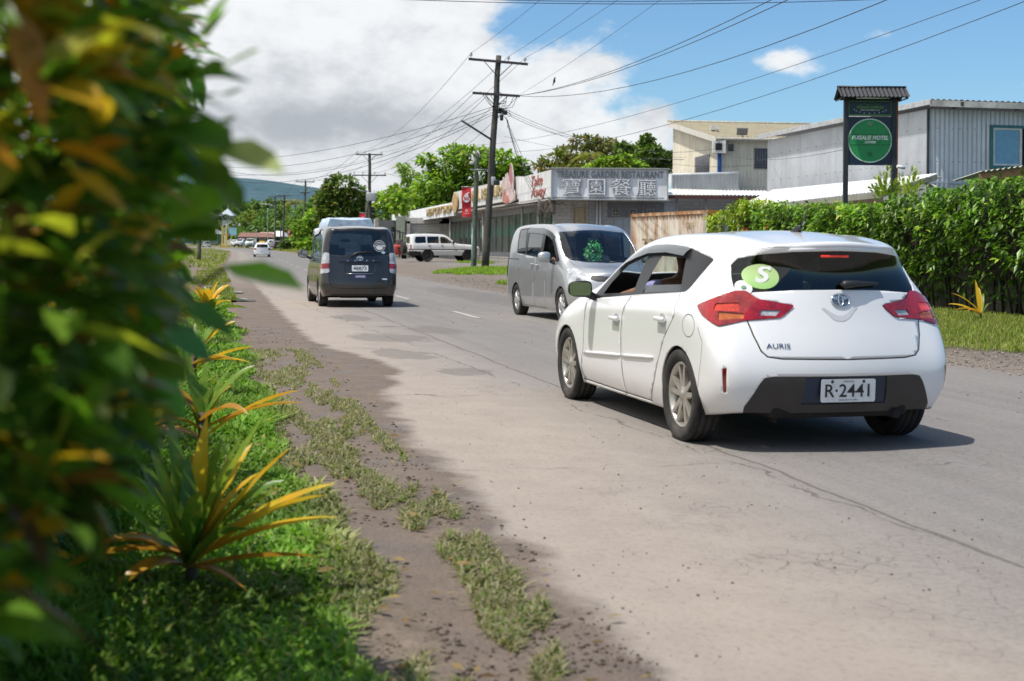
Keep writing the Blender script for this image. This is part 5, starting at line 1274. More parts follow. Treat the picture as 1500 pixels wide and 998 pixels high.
def build_van(name, label, pose, paint, front_hole, plate_no, rear_detail=True, side_glass=None):
    root = thing(name, label, 'van', (pose[0], pose[1], gzf(pose[0], pose[1])), pose[2])
    me = vn_shell(3); rear, side = surf_fn(me)
    dlo = [(-.07, 1.725), (.45, 1.742), (1.5, 1.722), (2.06, 1.622), (2.33, 1.43), (2.63, 1.11), (2.56, 1.085), (1.65, 1.150), (.6, 1.21), (-.02, 1.24)]
    gate = [(0, .425), (.40, .43), (.57, .44), (.62, .47), (.655, .55), (.668, .80), (.675, 1.2), (.66, 1.5), (.625, 1.70), (0, 1.72)]
    glass = [(0, 1.148), (.40, 1.152), (.645, 1.168), (.662, 1.20), (.65, 1.45), (.615, 1.675), (.59, 1.695), (0, 1.712)]
    lo = lambda c: abs(c.x) > .55
    rr = lambda c: c.y < -.3
    ff = lambda c: c.y > 2.6
    arch = lambda y, r: [(y + r * math.cos(2 * PI * k / 40), .315 + r * math.sin(2 * PI * k / 40)) for k in range(40)]
    fwin = [(1.74, 1.60), (2.02, 1.545), (2.21, 1.46), (2.50, 1.13), (1.68, 1.185)]
    swin = [(.66, 1.64), (1.56, 1.61), (1.53, 1.19), (.655, 1.225)]
    qwin = [(.0, 1.70), (.42, 1.715), (.56, 1.235), (.03, 1.255)]
    fdoor = [(1.31, 1.16), (1.30, 1.05), (1.205, .70), (1.20, .23), (1.90, .23), (1.93, .6), (1.955, 1.06), (1.96, 1.13)]
    sdoor = [(.12, 1.235), (.146, 1.18), (.207, .70), (.36, .50), (.43, .23), (1.20, .23), (1.205, .70), (1.30, 1.05), (1.31, 1.16)]
    taill = [(.108, 1.215), (.066, .79), (.10, .765), (.30, .745), (.30, .80), (.255, 1.18), (.22, 1.215)]
    hl = [(1.602, 1.015), (1.623, .892), (1.635, .758), (1.70, .71), (1.815, .70), (2.063, .762), (2.048, .853), (1.892, .933)]
    regs = [
        Region('hole', arch(0, .345), 'side', test=lo), Region('hole', arch(2.825, .345), 'side', test=lo),
        Region('lit_lens', [(.082, .98), (.072, .865), (.29, .85), (.275, .97)], ('diag', 36.87), M_RED, rr, inset=-.012),
        Region('taillight', smooth_poly(taill, .03, 2), ('diag', 36.87), M_CLEAR, rr, inset=-.012),
        Region('rear_reflector', ellipse(.160, .345, .035, .035, 18), ('diag', 36.87), M_DKRED, rr, inset=-.004),
        Region('rear_window', symm(glass), 'rear', M_DARKGLASS, rr, False, .003),
        Region(None, seg_strip(symm(gate) + [(0, .425)], .010), 'rear', 1, lambda c: c.y < -.3 and c.z < 1.0, False),
        Region('plate_recess', smooth_poly([(-.35, .985), (-.31, .745), (.31, .745), (.35, .985)], .03, 2), 'rear', 'paint', rr, False, .015),
        Region('tailgate', symm(gate), 'rear', 'paint', rr, False),
        Region('bumper_insert', [(-.60, .30), (.60, .30), (.66, .20), (-.66, .20)], 'rear', M_BLACK, rr, False, .01)]
    if front_hole: regs += [Region('hole', fwin, 'side', test=lambda c: c.x > .5), Region('side_window', fwin, 'side', M_GLASS, lambda c: c.x < -.5, inset=.004)]
    else: regs += [Region('side_window', fwin, 'side', M_MIDGLASS, lo, inset=.004)]
    regs += [Region('side_window', swin, 'side', M_DARKGLASS, lo, inset=.004), Region('side_window', qwin, 'side', M_DARKGLASS, lo, inset=.002),
        Region('window_surround', smooth_poly(dlo, .04, 2), 'side', M_GLOSSBLACK, lo),
        Region(None, seg_strip(fdoor[:8], .009), 'side', 1, lo), Region(None, seg_strip(sdoor[:6], .009), 'side', 1, lo),
        Region(None, seg_strip([(-.56, 1.125), (.14, 1.12)], .016), 'side', 1, lo),
        Region('door', fdoor, 'side', 'paint', lo), Region('sliding_door', sdoor, 'side', 'paint', lo),
        Region('windscreen', symm([(0, 2.975), (.36, 2.925), (.62, 2.80), (.70, 2.68), (.708, 2.46), (.640, 2.13), (.3, 2.19), (0, 2.205)]), 'top', M_WSCREEN, lambda c: c.z > 1.05, False, .004),
        Region('headlight', smooth_poly(hl, .03, 2), ('diag', 135), M_CLEAR, ff, inset=-.004),
        Region('grille', symm([(0, .745), (.40, .755), (.50, .79), (.48, .86), (0, .84)]), 'front', M_BLACK, ff, False, .006),
        Region('lower_grille', symm([(0, .30), (.46, .30), (.52, .36), (.46, .50), (0, .50)]), 'front', M_BLACK, ff, False, .012),
        Region(None, seg_strip([(-.56, 3.18), (-.66, 2.80)], .008), 'top', 1, lambda c: c.z > .85, True)]
    parts = split_shell(me, regs, None)
    mats = {'body': [paint, M_GAP], 'paint': [paint]}
    P = finish_body(root, parts, mats)
    reparent(P['lit_lens'], P['taillight'])
    arch_liner(root, [(0, .315), (2.825, .315)], .345, .815)
    for x, y in ((-1, 0), (1, 0), (-1, 2.825), (1, 2.825)): wheel(root, x * .735, y, .316, .195, .20, 'cap', x, M_HUBCAP)
    b = MB(); b.rbox((0, 1.4, .27), (1.40, 3.6, .12), .03); b.rbox((0, -.5, .28), (.9, .4, .14), .05); b.build('floor_pan', M_WELL, root)
    b = MB(); b.rbox((0, 2.62, .90), (1.40, .50, .26), .08); b.rbox((0, 2.36, .93), (.34, .12, .22), .04); b.build('dashboard', M_CABIN, root)
    for s in (-1, 1): seat(root, s * .38, 1.60, .42, .5, .66)
    b = MB()
    for yy in (.75, -.15):
        b.rbox((0, yy, .52), (1.3, .45, .16), .05); b.rbox((0, yy - .24, .86), (1.28, .14, .58), .05, Matrix.Rotation(.18, 3, 'X'))
        for s in (-.42, .42): b.rbox((s, yy - .32, 1.24), (.26, .09, .18), .04)
    b.build('rear_bench', M_SEAT, root)
    b = MB(); M = Matrix.Translation((.38, 2.16, 1.00)) @ Matrix.Rotation(.95, 4, 'X'); b.lathe([(.19 + .014 * math.cos(t), .014 * math.sin(t)) for t in [2 * PI * k / 8 for k in range(8)]], 28, M, close=True); b.box(M @ Vector((0, 0, -.02)), (.32, .05, .03), M.to_3x3()); b.tube([M @ Vector((0, 0, 0)), M @ Vector((0, 0, -.25))], .03, 8); b.build('steering_wheel', M_CABIN, root)
    for s in (-1, 1):
        dr = [o for o in P['door'] if np.mean([v.co.x for v in o.data.vertices]) * s > 0][0]; sd = [o for o in P['sliding_door'] if np.mean([v.co.x for v in o.data.vertices]) * s > 0][0]
        for own, y0, z0 in ((dr, 1.43, 1.015), (sd, 1.12, 1.03)):
            b = MB(); p0, n0 = side(y0, z0, s, 0); b.rbox(p0 + n0 * .03, (.026, .17, .034), .012); b.box(p0 + n0 * .012 + Vector((0, .07, 0)), (.03, .02, .024)); b.box(p0 + n0 * .012 + Vector((0, -.07, 0)), (.03, .02, .024)); b.build('handle', paint, own)
        b = MB(); pts = [(2.22, 1.475, 1.545), (2.04, 1.545, 1.632), (1.8, 1.59, 1.685), (1.52, 1.605, 1.715), (1.50, 1.605, 1.715), (1.1, 1.62, 1.73), (.60, 1.64, 1.742)]
        vs = []
        for y, z0, z1 in pts:
            p0, n0 = side(y, z0, s, .030); p1, n1 = side(y, z1, s, .006); vs += [p0, (p0 + p1) / 2 + n0 * .006, p1]
        b.add(vs, [(3 * i + j, 3 * i + 3 + j, 3 * i + 4 + j, 3 * i + 1 + j) for i in range(len(pts) - 1) for j in (0, 1)], 0, True); b.build('window_visor', M_SMOKE, root)
        mirror_unit(root, s, (s * 1.005, 2.36, 1.175), paint, w=.24, h=.20)
    gate_o = P['tailgate'][0]; rw = P['rear_window'][0]
    b = MB(); b.tube([rear(-.20, 1.12, .02)[0], rear(-.07, 1.205, .035)[0], rear(.10, 1.218, .03)[0], rear(.37, 1.222, .026)[0]], (.026, .02, .02, .012), 8); b.build('rear_wiper', M_BLACK, gate_o)
    bar = MB(); vs = [rear(-.47 + .94 * k / 12, 1.058, .004)[0] for k in range(13)] + [rear(-.47 + .94 * k / 12, 1.050, .022)[0] for k in range(13)] + [rear(-.47 + .94 * k / 12, 1.015, .022)[0] for k in range(13)] + [rear(-.47 + .94 * k / 12, 1.006, .004)[0] for k in range(13)]
    bar.add(vs, [(13 * j + k, 13 * j + k + 1, 13 * j + 14 + k, 13 * j + 13 + k) for j in range(3) for k in range(12)], 0, False); bo = bar.build('garnish_bar', paint, gate_o)
    for ch, x in (('V', -.27), ('O', -.10), ('X', .15), ('Y', .30)):
        p, n = rear(x, 1.034, .024); text(ch, on(p, n, (1, 0, 0)), .052, M_CHROME, bo, 'letter', bold=.02, xs=1.4, extrude=.001)
    p, n = rear(0, 1.09, .02); emblem(gate_o, on(p, n, (1, 0, 0)), .15, .115)
    b = MB(); b.tube([rear(x, .752, .004)[0] for x in (-.29, -.15, 0, .15, .29)], .009, 6); b.build('chrome_strip', M_CHROME, gate_o)
    if rear_detail:
        p, n = rear(0, .868, .016); plate_obj(root, on(p, n, (1, 0, 0)), .36, .135, plate_no, 'Samoa', None, .105)
        b = MB(); m = on(*rear(.01, .69, .003), (1, 0, 0)); b.poly([m @ Vector((x, y, 0)) for x, y in rrect(-.125, -.034, .125, .034, .01)]); st = b.build('bumper_sticker', pm('violet_sticker', (.10, .08, .24), .5, var=.4, scale=25), gate_o)
        text('SAMOA', m @ Matrix.Translation((0, 0, .002)), .055, pm('white_sticker', (.72, .73, .72), .5), st, 'sticker_lettering', fit=.20)
        wst = pm('white_sticker', (.72, .73, .72), .5)
        m = on(*rear(.442, 1.37, .006), (1, 0, 0)); b = MB(); n_ = 36
        def ring(r0, r1, a0=0, a1=2 * PI, dz=0):
            vs = []
            for i in range(n_ + 1):
                t = a0 + (a1 - a0) * i / n_; vs += [m @ Vector((r0 * math.cos(t), r0 * math.sin(t), dz)), m @ Vector((r1 * math.cos(t), r1 * math.sin(t), dz))]
            b.add(vs, [(2 * i, 2 * i + 1, 2 * i + 3, 2 * i + 2) for i in range(n_)])
        ring(.118, .128, .30, PI - .30); ring(.118, .128, PI + .32, 2 * PI - .32); ring(.086, .094, .48, PI - .48); ring(.0, .0925, PI + .40, 2 * PI - .40)
        for s in (-1, 1): b.add([m @ Vector((s * x, y, 0)) for x, y in ((-.055, .045), (.005, .085), (.055, .045), (.04, .045), (.0, .072), (-.035, .045))], [(0, 1, 4, 5), (1, 2, 3, 4)])
        st = b.build('round_sticker', wst, rw); text('LOGAN', m @ Matrix.Translation((0, 0, .002)), .075, wst, st, 'sticker_lettering', fit=.27, bold=.035)
        b = MB(); m = on(*rear(.53, 1.222, .006), (1, 0, 0)); b.poly([m @ Vector(q + (0,)) for q in ellipse(0, 0, .042, .028)]); b.build('oval_sticker', pm('pale_sticker', (.55, .66, .72), .5, var=.2), rw)
        b = MB(); m = on(*rear(.55, .635, .003), (1, 0, 0)); b.poly([m @ Vector(q + (0,)) for q in rrect(-.055, -.015, .055, .015, .005)]); b.build('trim_badge', pm('pale_sticker', (.55, .66, .72), .5, var=.2), gate_o)
    p, n = rear(0, .795, .012, 6); emblem(root, on(p, n, (-1, 0, 0)), .17, .125)
    b = MB()
    for x0 in (-.05, .40):
        pp = [rear(x0 - .6 * k / 6, 0, 0) if False else None for k in range(1)]
        b.tube([(x0, 2.94 - abs(x0) * .2, 1.10), (x0 - .28, 2.93 - abs(x0 - .28) * .18, 1.115), (x0 - .56, 2.90 - abs(x0 - .56) * .22, 1.125)], .011, 6)
    b.build('windscreen_wiper', M_BLACK, root)
    b = MB(); b.rbox((0, 2.22, 1.50), (.22, .03, .07), .014); b.tube([(0, 2.22, 1.52), (0, 2.25, 1.60)], .01, 6); b.build('rear_view_mirror', M_BLACK, root)
    for hlm in P['headlight']:
        s = 1 if np.mean([v.co.x for v in hlm.data.vertices]) > 0 else -1
        b = MB(); c0 = Vector((s * .70, 3.40, .765)); d = Vector((s * .55, .83, .1)).normalized(); m = on(c0 + d * .012, d, (1, 0, 0)); b.lathe([(.001, .0), (.045, .004), (.052, .012), (.060, .008)], 20, m); b.build('projector', M_CHROME, hlm)
    return root
M_GREY = mat_paint('dark_grey_paint', (.030, .029, .029), .55, .34, (.13, .105, .085), .62)
M_SILVER = mat_paint('silver_paint', (.50, .51, .52), .75, .36, (.30, .26, .21), .42)
# ------------------------------------------------------------------ the vehicles further off
def simple_car(name, label, cat, pose, stations, W, belt, wb, wr, paint, wins, side_extra=(), level=2, group=None, rearwin=None, wscreen=None, tails=None, rim='steel', rim_mat=None, taper=.80, sill=.24, rbulge=.10, heads=None, z=None, glass=None, arch_r=None):
    """stations: (y, top z, half width factor at the top) from nose to tail, origin under the rear axle"""
    root = thing(name, label, cat, (pose[0], pose[1], gzf(pose[0], pose[1]) if z is None else z), pose[2], group)
    hw = W / 2; cols = []; n = len(stations)
    for i, (y, zt, xt) in enumerate(stations):
        end = i in (0, n - 1); k = .90 if end else .985 if i in (1, n - 2) else 1.0
        b_ = min(belt, zt - .06); sh = sill + (b_ - sill) * .82
        col = [(hw * k * .93, y, sill), (hw * k * .985, y, sill + .16), (hw * k, y, sill + (b_ - sill) * .5), (hw * k * .995, y, sh)]
        xt_ = hw * xt * k
        if zt - b_ > .2: col += [(hw * k * .965, y, b_), (hw * k * (.965 + xt) / 2 + .015, y, (b_ + zt) / 2), (xt_, y, zt)]
        else: col += [(hw * k * .95, y, b_), (hw * k * .90, y, zt - .025), (xt_, y, zt)]
        cols.append(col)
    me = shell_mesh(cols, [rbulge] * 7, [.16] * 7, [(.03 if s[1] < belt + .15 else .045, 0) for s in stations], level)
    rear, side = surf_fn(me)
    lo = lambda c: abs(c.x) > hw * .5
    ar = arch_r or wr * 1.13
    arch = lambda y: [(y + ar * math.cos(2 * PI * k / 28), wr + ar * math.sin(2 * PI * k / 28)) for k in range(28)]
    regs = [Region('hole', arch(0), 'side', test=lo), Region('hole', arch(wb), 'side', test=lo)]
    y0 = stations[-1][0]
    if tails: regs += [Region('taillight', tails, 'rear', M_RED, lambda c: c.y < y0 + .35)]
    if heads: regs += [Region('headlight', heads, 'front', M_CLEAR, lambda c: c.y > wb)]
    if rearwin: regs += [Region('rear_window', symm(rearwin), 'rear', glass or M_DARKGLASS, lambda c: c.y < y0 + .9, False, .003)]
    for w in wins: regs.append(Region('side_window', w, 'side', glass or M_MIDGLASS, lo, inset=.004))
    if wscreen: regs += [Region('windscreen', symm(wscreen), 'top', M_WSCREEN, lambda c: c.z > belt - .02, False, .003)]
    for (poly, m) in side_extra: regs.append(Region('side_trim', poly, 'side', m, lo, inset=-.012))
    parts = split_shell(me, regs, None)
    P = finish_body(root, parts, {'body': [paint, M_GAP]})
    arch_liner(root, [(0, wr), (wb, wr)], ar, hw * .95, .3)
    for s in (-1, 1):
        for y in (0, wb): wheel(root, s * (hw - .115), y, wr, .21, wr * .64, rim, s, rim_mat or M_HUBCAP)
    L_ = stations[0][0] - y0
    b = MB(); b.rbox((0, (stations[0][0] + y0) / 2, sill + .05), (W * .84, L_ * .86, .12), .03); b.rbox((0, wb * .28, sill + .35), (W * .76, .5, .4), .05); b.rbox((0, wb * .16, sill + .7), (W * .74, .14, .55), .04); b.rbox((-W * .2, wb * .6, sill + .55), (.5, .16, .75), .05); b.rbox((W * .2, wb * .6, sill + .55), (.5, .16, .75), .05); b.rbox((0, wb * .93, belt - .12), (W * .8, .4, .2), .05)
    b.build('cabin', M_CABIN, root)
    return root, P, rear, side
def build_suv():
    p = G(626, 385.6); rz = math.radians(-71)
    # rear right wheel stands at p: move from the wheel to the middle of the axle
    off = Matrix.Rotation(rz, 3, 'Z') @ Vector((-.80, 0, 0))
    st = [(3.66, .98, .80), (3.50, 1.10, .86), (2.85, 1.17, .88), (2.15, 1.22, .86), (1.92, 1.32, .80), (1.45, 1.68, .76), (1.1, 1.80, .77), (.4, 1.84, .77), (-.6, 1.83, .76), (-.98, 1.79, .75), (-1.12, 1.72, .74)]
    wins = [smooth_poly([(-.88, 1.24), (-.84, 1.66), (-.12, 1.69), (-.12, 1.24)], .06, 2), smooth_poly([(-.02, 1.24), (-.02, 1.69), (.78, 1.69), (.78, 1.24)], .04, 2), smooth_poly([(.90, 1.24), (.90, 1.68), (1.22, 1.66), (1.72, 1.30), (1.72, 1.24)], .04, 2)]
    black = pm('black_plastic', (.018, .018, .019), .45)
    root, P, rear, side = simple_car('off_road_car', 'white off-road wagon on black wheels parked on the gravel before the shopfront', 'off-road car', (p.x + off.x, p.y + off.y, rz), st, 1.94, 1.17, 2.85, .39, mat_paint('old_white_paint', (.70, .70, .69), 0, .4, (.35, .3, .24), .5), wins,
        [([(-1.2, .84), (-1.2, .78), (3.5, .78), (3.5, .84)], black), ([(-1.3, .50), (-1.3, .30), (-.45, .30), (-.45, .66), (-1.3, .72)], black)], 2, rearwin=[(0, 1.22), (.62, 1.22), (.60, 1.66), (0, 1.68)],
        wscreen=[(0, 1.98), (.62, 1.86), (.60, 1.30), (0, 1.42)], tails=[(.70, .82), (.90, .82), (.90, 1.12), (.70, 1.12)], rim='steel', rim_mat=pm('black_steel_rim', (.025, .025, .026), .5, var=.2), sill=.42, heads=[(.45, .84), (.85, .84), (.85, 1.02), (.45, 1.02)], arch_r=.45)
    b = MB(); M = Matrix.Translation((-.1, -1.42, .92)) @ Matrix.Rotation(PI / 2, 4, 'X'); b.lathe([(.001, -.06), (.20, -.08), (.26, -.12), (.36, -.12), (.385, -.08), (.385, .08), (.36, .12), (.26, .12), (.001, .10)], 28, M); b.build('spare_wheel', M_TYRE, root)
    b = MB(); b.rbox((0, -1.22, .56), (1.86, .26, .24), .06); b.build('rear_bumper', black, root)
    for s in (-1, 1): mirror_unit(root, s, (s * 1.12, 1.72, 1.32), black, w=.2, h=.22)
    for s in (-1, 1):
        for y in (1.0, .12):
            b = MB(); q, n_ = side(y, 1.08, s, .02); b.rbox(q, (.03, .18, .04), .012); b.build('handle', black, root)
    b = MB()
    for s in (-1, 1): b.tube([(s * .66, -.7, 1.87), (s * .66, -.6, 1.92), (s * .66, .9, 1.93), (s * .66, 1.0, 1.87)], .018, 6)
    b.build('roof_rails', black, root)
    return root
SED = [(3.10, .66, .70), (2.95, .74, .80), (2.45, .86, .84), (1.95, .93, .84), (1.72, .98, .80), (1.15, 1.33, .68), (.85, 1.42, .66), (.2, 1.46, .66), (-.35, 1.42, .66), (-.62, 1.30, .68), (-.78, 1.02, .78)]
SED_W = [[(-.40, .98), (-.30, 1.33), (.34, 1.37), (.34, .98)], [(.44, .98), (.44, 1.37), (.92, 1.34), (1.55, .98)]]
def compact(label, u, v, heading, paint, name='parked_car', cat='car', group=None, scale=1.0, Y=None):
    p = G(u, v) if Y is None else at(u, v, Y)
    z = p.z if Y is None else gzf(p.x, p.y)
    root, P, rear, side = simple_car(name, label, cat, (p.x, p.y, heading), SED, 1.70, .94, 2.5, .31, paint, SED_W, (), 2, group,
        rearwin=[(0, 1.0), (.58, 1.0), (.54, 1.30), (0, 1.34)], wscreen=[(0, 1.80), (.60, 1.66), (.54, 1.02), (0, 1.08)], tails=[(.60, .70), (.86, .70), (.86, .92), (.62, .92)], heads=[(.42, .56), (.78, .56), (.78, .70), (.42, .68)], z=z)
    for s in (-1, 1): mirror_unit(root, s, (s * .94, 1.5, .98), paint, w=.18, h=.13)
    q, n_ = rear(0, .62, .012); plate(rrect(-.18, -.065, .18, .065, .01), on(q, n_, (1, 0, 0)), M_PLATE, root, 'number_plate')
    root.scale = (scale,) * 3
    return root
def build_far_cars():
    wp = mat_paint('plain_white_paint', (.74, .745, .75), 0, .35, (.32, .27, .22), .4); bp = mat_paint('plain_black_paint', (.02, .02, .022), 0, .3, (.16, .13, .11), .4)
    gp = mat_paint('grey_van_paint', (.33, .36, .34), .3, .4, (.3, .26, .21), .5)
    r = compact('white taxi with a yellow roof lamp driving away down the middle of the road', 384, 382.5, .20, wp, 'taxi', 'taxi')
    b = MB(); b.rbox((0, .35, 1.56), (.62, .20, .17), .04); b.build('taxi_lamp', pm('taxi_yellow', (.75, .47, .03), .4, var=.1), r)
    b = MB(); b.rbox((0, -.80, .40), (1.30, .1, .14), .03); b.build('rear_bumper', wp, r)
    compact('small black car parked on the right verge beyond the taxi', 405, 371.5, .55, bp)
    compact('white car half hidden behind the black car on the right verge', 397, 367.5, .35, wp)
    compact('white car at the junction left of the white pick-up', 344, 367.0, -2.6, wp)
    compact('white car at the far left kerb seen by the hedge leaves', 303, 369.5, .3, wp)
    compact('black car parked at the far left beside the yellow posts', 316, 366.2, 1.2, bp)
    # pick-up and small van coming the other way
    def boxy(name, label, cat, u, v, heading, paint, st, W, belt, wb, wins, ws, z0=.3, heads=None):
        p = G(u, v)
        root, P, rear, side = simple_car(name, label, cat, (p.x, p.y, heading), st, W, belt, wb, .34, paint, wins, (), 2, rearwin=[(0, belt + .05), (W * .36, belt + .05), (W * .34, st[-1][1] - .12), (0, st[-1][1] - .10)], wscreen=ws, tails=[(W * .40, .75), (W * .48, .75), (W * .48, 1.05), (W * .40, 1.05)], heads=heads, sill=z0, glass=M_DARKGLASS)
        b = MB(); q, n_ = rear(0, .62, .02, 8); b.rbox(q, (W * .55, .06, .20), .02); b.build('grille', M_BLACK, root)
        b = MB(); q, n_ = rear(0, .42, .02, 8); b.rbox(q, (W * .9, .12, .14), .04); b.build('front_bumper', M_BLACK, root)
        for s in (-1, 1): mirror_unit(root, s, (s * (W / 2 + .12), wb * .78, belt + .1), M_BLACK, w=.2, h=.2)
        return root
    pk = [(3.7, 1.02, .84), (3.5, 1.08, .88), (2.9, 1.14, .88), (2.4, 1.18, .84), (2.2, 1.26, .78), (1.8, 1.62, .74), (1.5, 1.72, .74), (.7, 1.74, .74), (.25, 1.66, .74), (.1, 1.10, .86), (-.9, 1.08, .86), (-1.1, 1.06, .86)]
    r = boxy('pickup_truck', 'white pick-up facing us with red and blue lamps on its roof', 'pick-up', 355, 368.5, PI - .1, wp, pk, 1.8, 1.08, 2.95, [[(.35, 1.14), (.40, 1.58), (1.3, 1.62), (1.95, 1.2)]], [(0, 2.28), (.62, 2.18), (.60, 1.68), (0, 1.78)], .4, [(.5, .78), (.86, .78), (.86, .95), (.5, .95)])
    b = MB(); b.rbox((-.25, 1.2, 1.84), (.45, .25, .12), .04); b.rbox((.25, 1.2, 1.84), (.45, .25, .12), .04, m=1); b.build('light_bar', [M_RED, pm('blue_lens', (.03, .08, .45), .2)], r)
    mv = [(3.25, 1.0, .80), (3.15, 1.10, .86), (2.9, 1.42, .84), (2.55, 1.78, .80), (2.2, 1.88, .80), (1.0, 1.92, .80), (-.5, 1.90, .80), (-.95, 1.84, .80)]
    boxy('delivery_van', 'grey-green box van facing us just right of the white pick-up', 'van', 369, 369.8, PI + .05, gp, mv, 1.69, 1.05, 2.4, [[(-.6, 1.15), (-.55, 1.68), (1.6, 1.68), (1.6, 1.12)], [(1.7, 1.12), (1.7, 1.66), (2.3, 1.62), (2.7, 1.14)]], [(0, 3.0), (.66, 2.92), (.62, 2.55), (0, 2.62)], .3, [(.48, .72), (.78, .72), (.78, .9), (.48, .9)])
def build_tarp_truck():
    """small lorry ahead of the dark van, its load under a pale blue sheet"""
    p = at(504, 340, 44); x, y = p.x, p.y; z = gzf(x, y)
    root = thing('tarpaulin_truck', 'small lorry with pale blue tarpaulin over its load ahead of the dark people carrier', 'truck', (x, y, z), .235)
    wp = mat_paint('lorry_white', (.6, .62, .64), 0, .45, (.3, .26, .2), .6)
    b = MB(); b.rbox((0, -.3, .82), (1.6, 3.0, .16), .03); b.rbox((0, -.3, 1.02), (1.62, 3.0, .30), .03); b.build('flatbed', wp, root)
    b = MB(); w = .74; V = []; F = []; ny, nx = 14, 12
    for i in range(ny + 1):
        for j in range(nx + 1):
            t = j / nx; yy = -1.78 + 2.95 * i / ny
            a = (t - .5) * 2; xx = w * max(-1, min(1, a * 1.75)); zz = 2.27 - max(0, abs(a) - .57) * 2.2
            zz += .025 * math.sin(i * 1.9 + j * .8) + (.02 if i in (0, ny) else 0) - (.06 if i in (0, ny) else 0)
            V.append((xx + .012 * math.sin(i * 2.7 + j), yy, zz))
    for i in range(ny):
        for j in range(nx): F.append((i * (nx + 1) + j, i * (nx + 1) + j + 1, (i + 1) * (nx + 1) + j + 1, (i + 1) * (nx + 1) + j))
    b.add(V, F, 0, True)
    for e in (0, ny):
        base = [V[e * (nx + 1) + j] for j in range(nx + 1)]; b.add(base + [(base[-1][0], base[-1][1], 1.15), (base[0][0], base[0][1], 1.15)], [tuple(range(nx + 3))], 0)
    b.build('tarpaulin', pm('blue_white_sheet', (.36, .47, .60), .45, var=.35, scale=5, dirt=(.62, .66, .70), dscale=3, damt=.9), root)
    b = MB(); b.rbox((0, 1.95, 1.25), (1.62, 1.3, 1.5), .12); b.build('cab', wp, root)
    b = MB(); b.rbox((0, 2.62, 1.55), (1.4, .04, .6), .02); b.rbox((-.82, 2.0, 1.55), (.03, .8, .5), .01); b.rbox((.82, 2.0, 1.55), (.03, .8, .5), .01); b.build('cab_window', M_DARKGLASS, root)
    for s in (-1, 1):
        for yy in (-.9, 1.9): wheel(root, s * .7, yy, .34, .22, .2, 'steel', s, M_HUBCAP)
    b = MB(); b.rbox((-.6, -1.84, .78), (.24, .04, .12), .01); b.rbox((.6, -1.84, .78), (.24, .04, .12), .01); b.build('taillight', M_RED, root)
    return root
def build_forklift():
    p = at(584, 370, 108); z = gzf(p.x, p.y)
    root = thing('forklift', 'red forklift truck parked under the canopy seen from behind', 'forklift', (p.x, p.y, z), .25)
    red = pm('forklift_red', (.42, .05, .03), .45, var=.2, dirt=(.12, .06, .05), damt=.5); blk = M_BLACK
    b = MB(); b.rbox((0, -.55, .72), (1.15, .75, .80), .16); b.rbox((0, .35, .62), (1.05, 1.2, .55), .08); b.build('counterweight', red, root)
    b = MB(); b.rbox((0, -.935, .86), (.55, .03, .10), .02); b.rbox((0, -.935, .66), (.45, .03, .10), .02); b.rbox((0, -.935, .50), (.30, .03, .08), .02); b.build('vent', M_GAP, root)
    b = MB()
    for s in (-1, 1): b.tube([(s * .48, -.45, 1.05), (s * .46, -.25, 2.1), (s * .46, .75, 2.14), (s * .48, 1.0, 1.0)], .035, 8)
    for k in range(6): b.tube([(-.46, -.25 + k * .2, 2.11), (.46, -.25 + k * .2, 2.11)], .02, 6)
    b.build('overhead_guard', blk, root)
    b = MB(); b.rbox((0, -.05, 1.0), (.5, .5, .14), .05); b.rbox((0, -.30, 1.3), (.48, .12, .5), .05); b.build('seat', M_SEAT, root)
    b = MB()
    for s in (-1, 1): b.box((s * .28, 1.2, 1.2), (.10, .12, 2.2)); b.box((s * .25, 1.75, .12), (.10, 1.0, .05))
    for h in (.5, 1.4, 2.25): b.box((0, 1.2, h), (.62, .08, .10))
    b.build('mast', blk, root)
    for s in (-1, 1):
        wheel(root, s * .47, -.45, .24, .18, .12, 'steel', s, red); wheel(root, s * .5, .85, .32, .22, .16, 'steel', s, red)
    return root
# ------------------------------------------------------------------ people seated in the vehicles
SKIN = pm('brown_skin', (.22, .115, .07), .55, var=.12, scale=20)
HAIR = pm('black_hair', (.012, .010, .009), .6, var=.4, scale=40)
def skin_mesh(joints, edges, radii, level=2):
    me = bpy.data.meshes.new('fig'); me.from_pydata([Vector(j) for j in joints], edges, [])
    o = bpy.data.objects.new('fig', me); COL.objects.link(o)
    sk = o.modifiers.new('skin', 'SKIN'); sk.use_smooth_shade = True; sk.branch_smoothing = .6
    sv = me.skin_vertices[0].data
    for i, r in enumerate(radii):
        sv[i].radius = r if isinstance(r, (tuple, list)) else (r, r); sv[i].use_root = (i == 0)
    ss = o.modifiers.new('sub', 'SUBSURF'); ss.levels = ss.render_levels = level
    dg = bpy.context.evaluated_depsgraph_get(); dg.update()
    r = bpy.data.meshes.new_from_object(o.evaluated_get(dg)); bpy.data.objects.remove(o)
    r.materials.clear()
    return r
